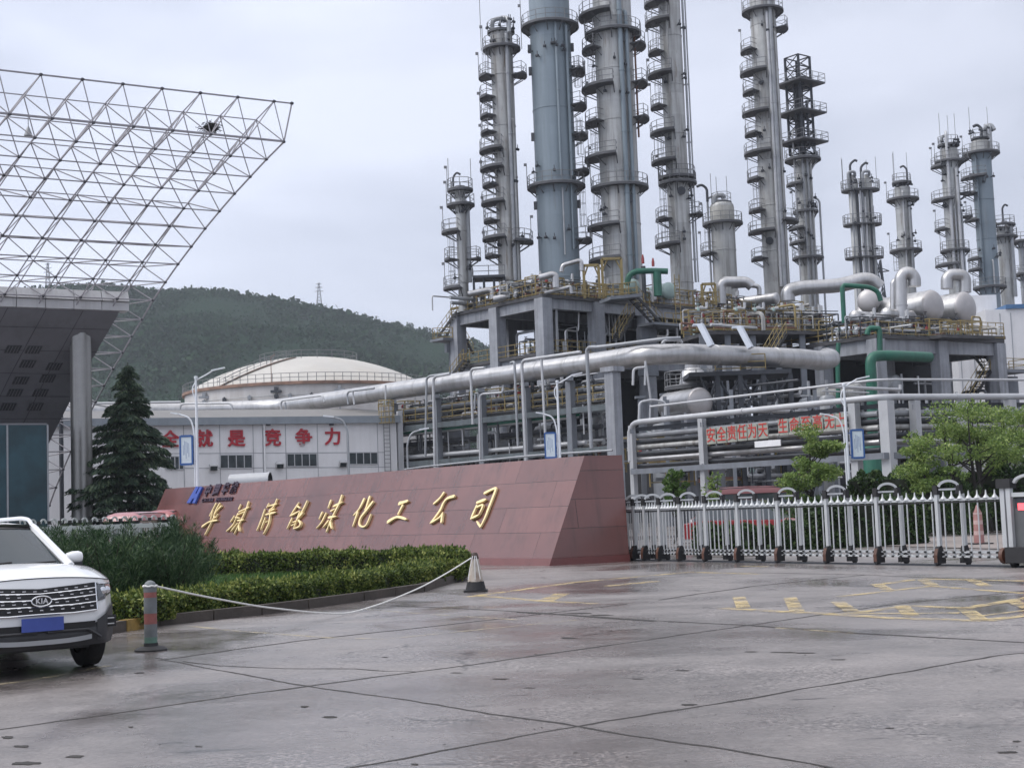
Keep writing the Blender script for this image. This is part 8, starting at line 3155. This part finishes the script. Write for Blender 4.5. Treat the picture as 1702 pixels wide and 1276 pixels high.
# yellow gantry frames on the left deck
gan = 'yellow steel gantries on the left deck'
for lab, x0, x1, y0, y1, d, m_ in (('tall yellow gantry frame on the left deck in front of the stained column', 1003, 1035, 430, 488, 143, 1), ('smaller yellow hoist frame left of the tall yellow gantry', 972, 997, 441, 488, 142, 0), ('yellow scaffold frame on the deck left of the hooked duct', 1168, 1190, 472, 500, 149, 0)):
    o = thing('yellow_gantry', lab, 'gantry', P((x0 + x1) / 2, y1, d), None)
    mb = MB()
    for s in (0, 1.8):
        a, b_ = P(x0, y1 + 8, d + s), P(x0, y0, d + s)
        c_, e_ = P(x1, y1 + 8, d + s), P(x1, y0, d + s)
        b_.z = e_.z = (b_.z + e_.z) / 2
        b_.x, b_.y, e_.x, e_.y = a.x, a.y, c_.x, c_.y
        for p, q in ((a, b_), (c_, e_), (b_, e_)): mb.beam(p, q, .26, .26)
        mb.bar(b_ - ZV * 1.2, b_.lerp(e_, .3), .08, 5); mb.bar(e_ - ZV * 1.2, e_.lerp(b_, .3), .08, 5)
    mb.build('frame', M['yellow_rail'], o, smooth=False)
    rb = MB(); a, b_ = P(x0 - 4, y1 + 4, d - .6), P(x1 + 6, y1 + 4, d - .6); b_.z = a.z
    rail_line(rb, a, b_, step=.6); rb.build('railing', M['yellow_rail'], o, smooth=False)
# red tipped relief stacks
for lab, px, py in (('red tipped relief valve stack left of the pale one', 1068, 421), ('red tipped pale relief stack on the left deck', 1085, 427)):
    t_ = P(px, py, 146)
    o = thing('relief_stack', lab, 'stack', (t_.x, t_.y, ZD1))
    h_ = t_.z - ZD1
    mb = MB(); mb.lathe(V((t_.x, t_.y, ZD1)), [(.2, 0), (.24, h_ * .72), (0, h_ * .72)], 10); mb.build('pipe', M['pipe_light' if px > 1070 else 'pipe_dark'], o)
    mb = MB(); mb.lathe(V((t_.x, t_.y, ZD1)), [(.15, h_ * .78), (.15, h_ * .88), (.07, h_ * .97), (0, h_ * .97)], 10); mb.build('tip', M['red_paint'], o)
# steel service platform left on the deck before T2
o = thing('service_platform', 'small dark steel service platform on the left deck, full of valves', 'platform', P(812, 500, 149))
zt5, x0_, x1_ = P(815, 463, 149).z, X_at(792, 149), X_at(846, 149)
mb = MB(); mb.box(V(((x0_ + x1_) / 2, 149, zt5)), (x1_ - x0_, 3, .22)); dk5 = mb.build('deck', M['dark_steel'], o, smooth=False)
rb = MB(); rail_line(rb, V((x0_, 147.6, zt5)), V((x1_, 147.6, zt5))); rail_line(rb, V((x0_, 147.6, zt5)), V((x0_, 150.4, zt5))); rb.build('railing', M['steel_rail'], dk5, smooth=False)
for x in np.linspace(x0_ + .1, x1_ - .1, 4):
    mb = MB(); mb.box(V((x, 148, (zt5 + ZD1) / 2)), (.25, .25, zt5 - ZD1)); mb.build('leg', M['dark_steel'], o, smooth=False)

# ---------------------------------------------------------------- clutter of small process pipes and valves
rs = random.Random(99)
def deck_clutter(n, pos, a0, a1, b0, b1, z, label, group, hmax, mats, rad=(.06, .08, .1, .14, .2), lab2=None):
    for i in range(n):
        q = pos(rs.uniform(a0, a1), rs.uniform(b0, b1), z)
        h_ = rs.uniform(.5, hmax)
        dr = rs.choice([e1, e2, -e1, -e2])
        L = rs.uniform(.8, 4.5)
        k = rs.random()
        if k < .45: pts = [q, q + ZV * h_, q + ZV * h_ + dr * L, q + dr * L + ZV * rs.uniform(0, h_ * .6)]
        elif k < .75: pts = [q + ZV * h_ * .5, q + ZV * h_ * .5 + dr * L * 1.6]
        else: pts = [q, q + ZV * h_]
        pipe(label, pts, rs.choice(rad), rs.choice(mats), group=group, n=7)
mset = ['pipe_light', 'pipe_grey', 'silver', 'pipe_dark', 'shell_dark', 'pipe_rust', 'yellow_rail', 'pipe_light']
deck_clutter(50, sp1, .5, 41, .3, 6, ZD1, 'small process pipe among the valves on the top deck of the left frame', 'small process pipes on the top deck of the left frame', 2.6, mset)
deck_clutter(26, sp1, -.2, 6, 2, 15, ZD1, 'small process pipe along the left side of the top deck', 'small process pipes along the left side of the top deck', 2.2, mset)
deck_clutter(44, sp1, 1, 41, .6, 8, ZD0, 'small dark pipe inside the middle floor of the left frame', 'small pipes inside the middle floor of the left frame', 3.6, ['pipe_dark', 'pipe_grey', 'pipe_dark', 'shell_dark', 'pipe_light'])
deck_clutter(34, sp2, -.3, 15, .2, 9, ZD2, 'small process pipe on the top deck of the right frame', 'small process pipes on the top deck of the right frame', 2.4, mset)
deck_clutter(30, sp2, 1, 15, .8, 9, 6.4, 'small dark pipe inside the right frame', 'small pipes inside the right frame', 5.2, ['pipe_dark', 'pipe_grey', 'shell_dark', 'pipe_dark', 'pipe_light'])
deck_clutter(20, sp2, 1, 15, .8, 9, 0.0, 'small dark pipe on the ground under the right frame', 'small pipes on the ground under the right frame', 5.5, ['pipe_dark', 'pipe_grey', 'shell_dark'])
gvv = 'valve stands on the plant decks'
for i in range(38):
    if i < 24: q = sp1(rs.uniform(0, 41), rs.uniform(.4, 4.5), ZD1); lab = 'small valve stand on the top deck of the left frame'; g_ = 'valve stands on the left deck'
    else: q = sp2(rs.uniform(0, 15), rs.uniform(.4, 6), ZD2); lab = 'small valve stand on the top deck of the right frame'; g_ = 'valve stands on the right deck'
    o = thing('valve_stand', lab, 'valve', q, g_)
    h_ = rs.uniform(.7, 1.6)
    mb = MB(); mb.bar(q, q + ZV * h_, .09, 6); mb.lathe(q + ZV * h_ * .6, [(0, -.22), (.25, -.2), (.25, .2), (0, .22)], 10, axis=e1); mb.build('body', M[rs.choice(['pipe_light', 'pipe_grey', 'pipe_rust', 'pale_green', 'silver', 'red_paint'])], o)
    mb = MB(); mb.bar(q + ZV * h_, q + ZV * (h_ + .4), .04, 5); mb.lathe(q + ZV * (h_ + .4), [(.22, -.03), (.22, .03), (.16, .03), (.16, -.03)], 10); mb.build('handwheel', M[rs.choice(['dark_steel', 'yellow_rail', 'red_paint'])], o)
# piping skids: dense knots of pipework, valves and gauges, a few kinds copied around the decks
def skid(seed, kind):
    rs = random.Random(seed)
    o = thing('piping_skid', 'x', 'piping skid', (0, 0, 0))
    W2, D2, H2 = rs.uniform(2.6, 3.8), 1.6, rs.uniform(1.7, 2.6)
    mb = MB()
    for x in (-W2 / 2, W2 / 2):
        for y in (-D2 / 2, D2 / 2): mb.beam((x, y, 0), (x, y, H2 * .8), .09, .09)
        mb.beam((x, -D2 / 2, H2 * .8), (x, D2 / 2, H2 * .8), .09, .09)
    for y in (-D2 / 2, D2 / 2): mb.beam((-W2 / 2, y, H2 * .8), (W2 / 2, y, H2 * .8), .09, .09); mb.beam((-W2 / 2, y, .3), (W2 / 2, y, .3), .08, .08)
    mb.build('frame', M['dark_steel' if kind % 2 else 'yellow_rail'], o, local=True, smooth=False)
    for k in range(9):
        z, y = rs.uniform(.25, H2), rs.uniform(-D2 / 2, D2 / 2)
        x0, x1 = sorted((rs.uniform(-W2 * .7, W2 * .1), rs.uniform(0, W2 * .75)))
        pts = [(x0, y, z), (x1, y, z)]
        c = rs.random()
        if c < .35: pts = [(x0, y, rs.uniform(0, .4)), (x0, y, z)] + [(x1, y, z)]
        elif c < .6: pts += [(x1, y, z + rs.uniform(.4, 1.2))]
        elif c < .75: pts += [(x1, y + rs.uniform(-.8, .8), z), (x1, y, 0)]
        r_ = rs.choice((.05, .07, .09, .13))
        mb = MB(); mb.tube(pts, r_, 7, bend=.2)
        mid = V(pts[0]).lerp(V(pts[1]), .5); dr = (V(pts[1]) - V(pts[0])).normalized()
        mb.lathe(mid, [(r_, -.12), (r_ * 1.9, -.11), (r_ * 1.9, -.07), (r_ * 1.3, -.05), (r_ * 1.3, .05), (r_ * 1.9, .07), (r_ * 1.9, .11), (r_, .12)], 8, axis=dr)
        mb.build('pipe', M[rs.choice(['pipe_light', 'pipe_light', 'silver', 'pipe_grey', 'pipe_dark', 'pipe_rust', 'pipe_light'])], o, local=True)
    for k in range(5):
        x, y, z = rs.uniform(-W2 / 2, W2 / 2), rs.uniform(-D2 / 2, D2 / 2), rs.uniform(.5, H2)
        mb = MB(); mb.lathe((x, y, z), [(0, -.16), (.15, -.14), (.17, 0), (.12, .14), (.03, .15), (.03, .42), (.17, .43), (.17, .47), (0, .47)], 10)
        mb.build('valve', M[rs.choice(['red_paint', 'pipe_dark', 'dark_steel', 'pale_green', 'pipe_light', 'dark_steel'])], o, local=True)
    mb = MB(); mb.box((rs.uniform(-1, 1), 0, .5), (.55, .4, .7)); mb.build('cabinet', M[rs.choice(['pipe_light', 'pale_green', 'pipe_grey'])], o, local=True, smooth=False)
    return o
skids = [skid(100 + k, k) for k in range(5)]
used = set()
def put_skid(pt, rot, label, group):
    k = rs.randrange(5)
    o = skids[k] if k not in used else copy_tree(skids[k])
    used.add(k)
    o.location = pt
    o.rotation_euler = (0, 0, rot)
    tag(o, label, None, group)
ang1, ang2 = math.atan2(e1.y, e1.x), math.atan2(f1.y, f1.x)
for i in range(26): put_skid(sp1(1.5 + i % 13 * 3.1, 1.4 + (i // 13) * 2.6, ZD1), ang1 + PI * rs.randrange(2), 'knot of pipes and valves on the front edge of the left top deck', 'piping skids on the left top deck')
for i in range(5): put_skid(sp1(1.2, 3.5 + i * 2.3, ZD1), ang1 + PI / 2, 'knot of pipes and valves on the left flank of the left top deck', 'piping skids on the left flank')
for i in range(8): put_skid(sp2(1 + i % 4 * 4.0, 1.5 + (i // 4) * 2.6, ZD2), ang2, 'knot of pipes and valves on the right top deck', 'piping skids on the right top deck')
for i in range(10): put_skid(sp1(2 + i * 4, 3.5, ZD0), ang1, 'knot of pipes and valves in the middle floor of the left frame', 'piping skids in the middle floor')
for i in range(14):
    q = rk_pt(664 + i * 26, (ZL1 + .6, 4.0)[i % 2], -2.6); put_skid(q, math.atan2(rdir.y, rdir.x), 'knot of pipes and valves inside the left pipe rack', 'piping skids in the left rack')
for i in range(6): put_skid(sp2(1.5 + i * 2.5, 3.5, 6.42), ang2, 'knot of pipes and valves under the right top deck', 'piping skids under the right deck')
# mid level deck between the frames with yellow rails
o = thing('middle_deck', 'low railed deck crowded with pipes between the two concrete frames', 'platform', P(1300, 600, 132))
za4 = P(1290, 557, 132).z
a, b_ = P(1150, 552, 130), P(1370, 566, 134)
a.z = b_.z = za4
mb = MB(); mb.beam(a - ZV * .15, b_ - ZV * .15, 7, .3); dk4 = mb.build('deck', M['slab_dark'], o, smooth=False)
rb = MB(); rail_line(rb, a + V((0, -3.4, 0)), b_ + V((0, -3.4, 0))); rb.build('railing', M['yellow_rail'], dk4, smooth=False)
for t in np.linspace(.04, .96, 6):
    q = a.lerp(b_, t)
    for yy in (-3, 3):
        mb = MB(); mb.box(V((q.x, q.y + yy, (za4 - .3) / 2)), (.5, .5, za4 - .3)); mb.build('leg', M['beam_grey'], o, smooth=False)
md = (b_ - a).normalized()
mpos = lambda u, v, z: a + md * u + V((0, v, 0)) + ZV * (z - za4)
for i in range(14): put_skid(mpos(1 + (i % 7) * (b_ - a).length / 7.2, -1.9 + 2.4 * (i // 7), za4), math.atan2(md.y, md.x), 'knot of pipes and valves on the low deck between the frames', 'piping skids on the low deck')
for i in range(9): put_skid(V((X_at(1075 + i * 36, 100 + i * .6), 100 + i * .6, 4.2 - 1.4 * (i % 2))), ang1, 'knot of pipes and valves behind the right rack', 'piping skids behind the right rack')
deck_clutter(30, mpos, 0, (b_ - a).length, -3.2, 3, za4, 'small process pipe on the low deck between the frames', 'small process pipes on the low deck between the frames', 2.4, mset)
deck_clutter(34, mpos, -4, (b_ - a).length, -3.0, 3, 1.5, 'small dark pipe below the low deck between the frames', 'small pipes below the low deck between the frames', 8, ['pipe_dark', 'pipe_grey', 'shell_dark', 'pipe_light', 'dark_steel'])
stair(o, P(1300, 556, 127), P(1275, 600, 125), steps=12)
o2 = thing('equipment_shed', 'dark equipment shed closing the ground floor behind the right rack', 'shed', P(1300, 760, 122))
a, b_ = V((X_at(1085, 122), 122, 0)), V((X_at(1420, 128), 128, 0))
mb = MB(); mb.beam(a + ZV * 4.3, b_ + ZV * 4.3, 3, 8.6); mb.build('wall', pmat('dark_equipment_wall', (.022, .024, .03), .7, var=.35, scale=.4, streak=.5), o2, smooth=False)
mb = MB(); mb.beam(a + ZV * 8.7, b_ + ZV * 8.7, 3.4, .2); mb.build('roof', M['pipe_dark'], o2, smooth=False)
ge = 'grey drums standing behind the right rack'
for px, d, r_, h_, m_ in ((1100, 104, .9, 7.0, 'pipe_grey'), (1128, 110, .7, 8, 'pipe_dark'), (1215, 112, 1.2, 7, 'pipe_dark'), (1290, 112, 1.0, 8, 'pipe_dark'), (1345, 112, .9, 9, 'beam_grey'), (1375, 108, .6, 9, 'pipe_grey'), (1540, 112, 1.1, 7, 'pipe_dark'), (1590, 116, .9, 8, 'pipe_grey')):
    b0 = V((X_at(px, d), d, 0))
    o = thing('drum', 'upright drum standing behind the right pipe rack', 'drum', b0, ge)
    mb = MB(); mb.lathe(b0, [(r_, 0), (r_, h_), (r_ * .8, h_ + r_ * .35), (0, h_ + r_ * .5)], 20); mb.build('shell', M[m_], o)
    mb = MB(); mb.bar(b0 + ZV * h_, b0 + ZV * (h_ + r_ + .8), .12, 8); mb.build('nozzle', M['pipe_grey'], o)
# grey vertical columns under the rack end (S1 outriggers)
for i, (px, d) in enumerate(((1108, 118), (1125, 116), (1066, 120))):
    q = P(px, 700, d)
    o = thing('steel_column', 'bare grey steel column between the two pipe racks', 'column', (q.x, q.y, 0), 'bare grey columns between the racks')
    mb = MB(); mb.box(V((q.x, q.y, 5.2)), (.42, .42, 10.4)); mb.build('shaft', M['beam_grey'], o, smooth=False)
    mb = MB(); mb.box(V((q.x, q.y, 10.5)), (.9, .7, .2)); mb.build('cap_plate', M['beam_grey'], o, smooth=False)

# service lines and slim columns that crowd the dark ground floors
for i in range(30):
    d = rs.uniform(97, 113)
    q = V((X_at(rs.uniform(1078, 1400), d), d, rs.uniform(2.8, 10.2)))
    dr = e1 if rs.random() < .75 else -e2
    L = rs.uniform(3, 9)
    pts = [q, q + dr * L]
    if rs.random() < .5: pts.append(q + dr * L + ZV * rs.uniform(-2.2, 1.5))
    pipe('service pipe crossing the dark ground floor behind the right rack', pts, rs.choice((.06, .09, .12, .17)), rs.choice(('pipe_light', 'pipe_grey', 'silver', 'pipe_dark', 'pipe_light')), group='service pipes behind the right rack', n=7, name='service_pipe')
for i in range(18):
    d = rs.uniform(98, 114)
    q = V((X_at(rs.uniform(1075, 1400), d), d, 0))
    tag(MB().box(q + ZV * 4.6, (.24, .24, rs.uniform(8.2, 9.2))).build('steel_column', M['beam_grey'], smooth=False), 'slim steel column among the service pipes behind the right rack', 'column', 'slim steel columns behind the right rack', 'thing')
for i in range(22):
    q = sp1(rs.uniform(.8, 40), rs.uniform(.2, 2.6), ZD0)
    pts = [q, q + ZV * (ZD1 - ZD0 - .5)]
    if i % 3 == 0: pts = [q, q + ZV * 2.4, q + ZV * 2.4 + e1 * rs.uniform(1, 3), q + ZV * (ZD1 - ZD0 - .5) + e1 * 2]
    pipe('pale vertical pipe standing in the middle floor of the left frame', pts, rs.choice((.06, .09, .13, .17)), rs.choice(('pipe_light', 'pipe_grey', 'pipe_light', 'silver')), group='pale vertical pipes in the middle floor', n=7, name='service_pipe')
for i in range(26):
    q = rk_pt(rs.uniform(655, 1000), rs.uniform(4.6, 10.3), rs.uniform(-7, -1))
    L = rs.uniform(2, 8)
    pts = [q, q + rdir * L] if rs.random() < .6 else [q - ZV * 1.5, q + ZV * 1.6, q + ZV * 1.6 + rdir * L * .4]
    pipe('service pipe in the dark depth of the left pipe rack', pts, rs.choice((.05, .07, .1)), rs.choice(('pipe_light', 'pipe_grey', 'pipe_dark', 'silver')), group='service pipes in the left rack', n=7, name='service_pipe')
for i in range(16):
    q = sp2(rs.uniform(.8, 14.5), rs.uniform(.4, 5), rs.choice((6.42, 6.42, .2)))
    pts = [q, q + ZV * rs.uniform(3, 7)]
    if i % 2: pts.append(pts[-1] + f1 * rs.uniform(-3, 3))
    pipe('pale service pipe standing under the right frame', pts, rs.choice((.07, .1, .16)), rs.choice(('pipe_light', 'pipe_grey', 'silver')), group='service pipes under the right frame', n=7, name='service_pipe')

# ================================================================== AIR
hz_ = MB(); hz_.box((0, 900, 149.5), (3400, 2100, 301))
m = bpy.data.materials.new('pale_haze')
m.use_nodes = True
t = m.node_tree
t.nodes.clear()
oo = t.nodes.new('ShaderNodeOutputMaterial')
pv = t.nodes.new('ShaderNodeVolumePrincipled')
pv.inputs['Color'].default_value = (.82, .88, .98, 1)
pv.inputs['Density'].default_value = 0.00019
pv.inputs['Anisotropy'].default_value = 0.2
t.links.new(pv.outputs[0], oo.inputs['Volume'])
HAZE = True
if HAZE:
    ho = hz_.build('haze', m, smooth=False)
    tag(ho, 'thin pale haze over the whole site', kind='stuff')
# drop bookkeeping properties
for o in bpy.data.objects:
    if '_r' in o: del o['_r']
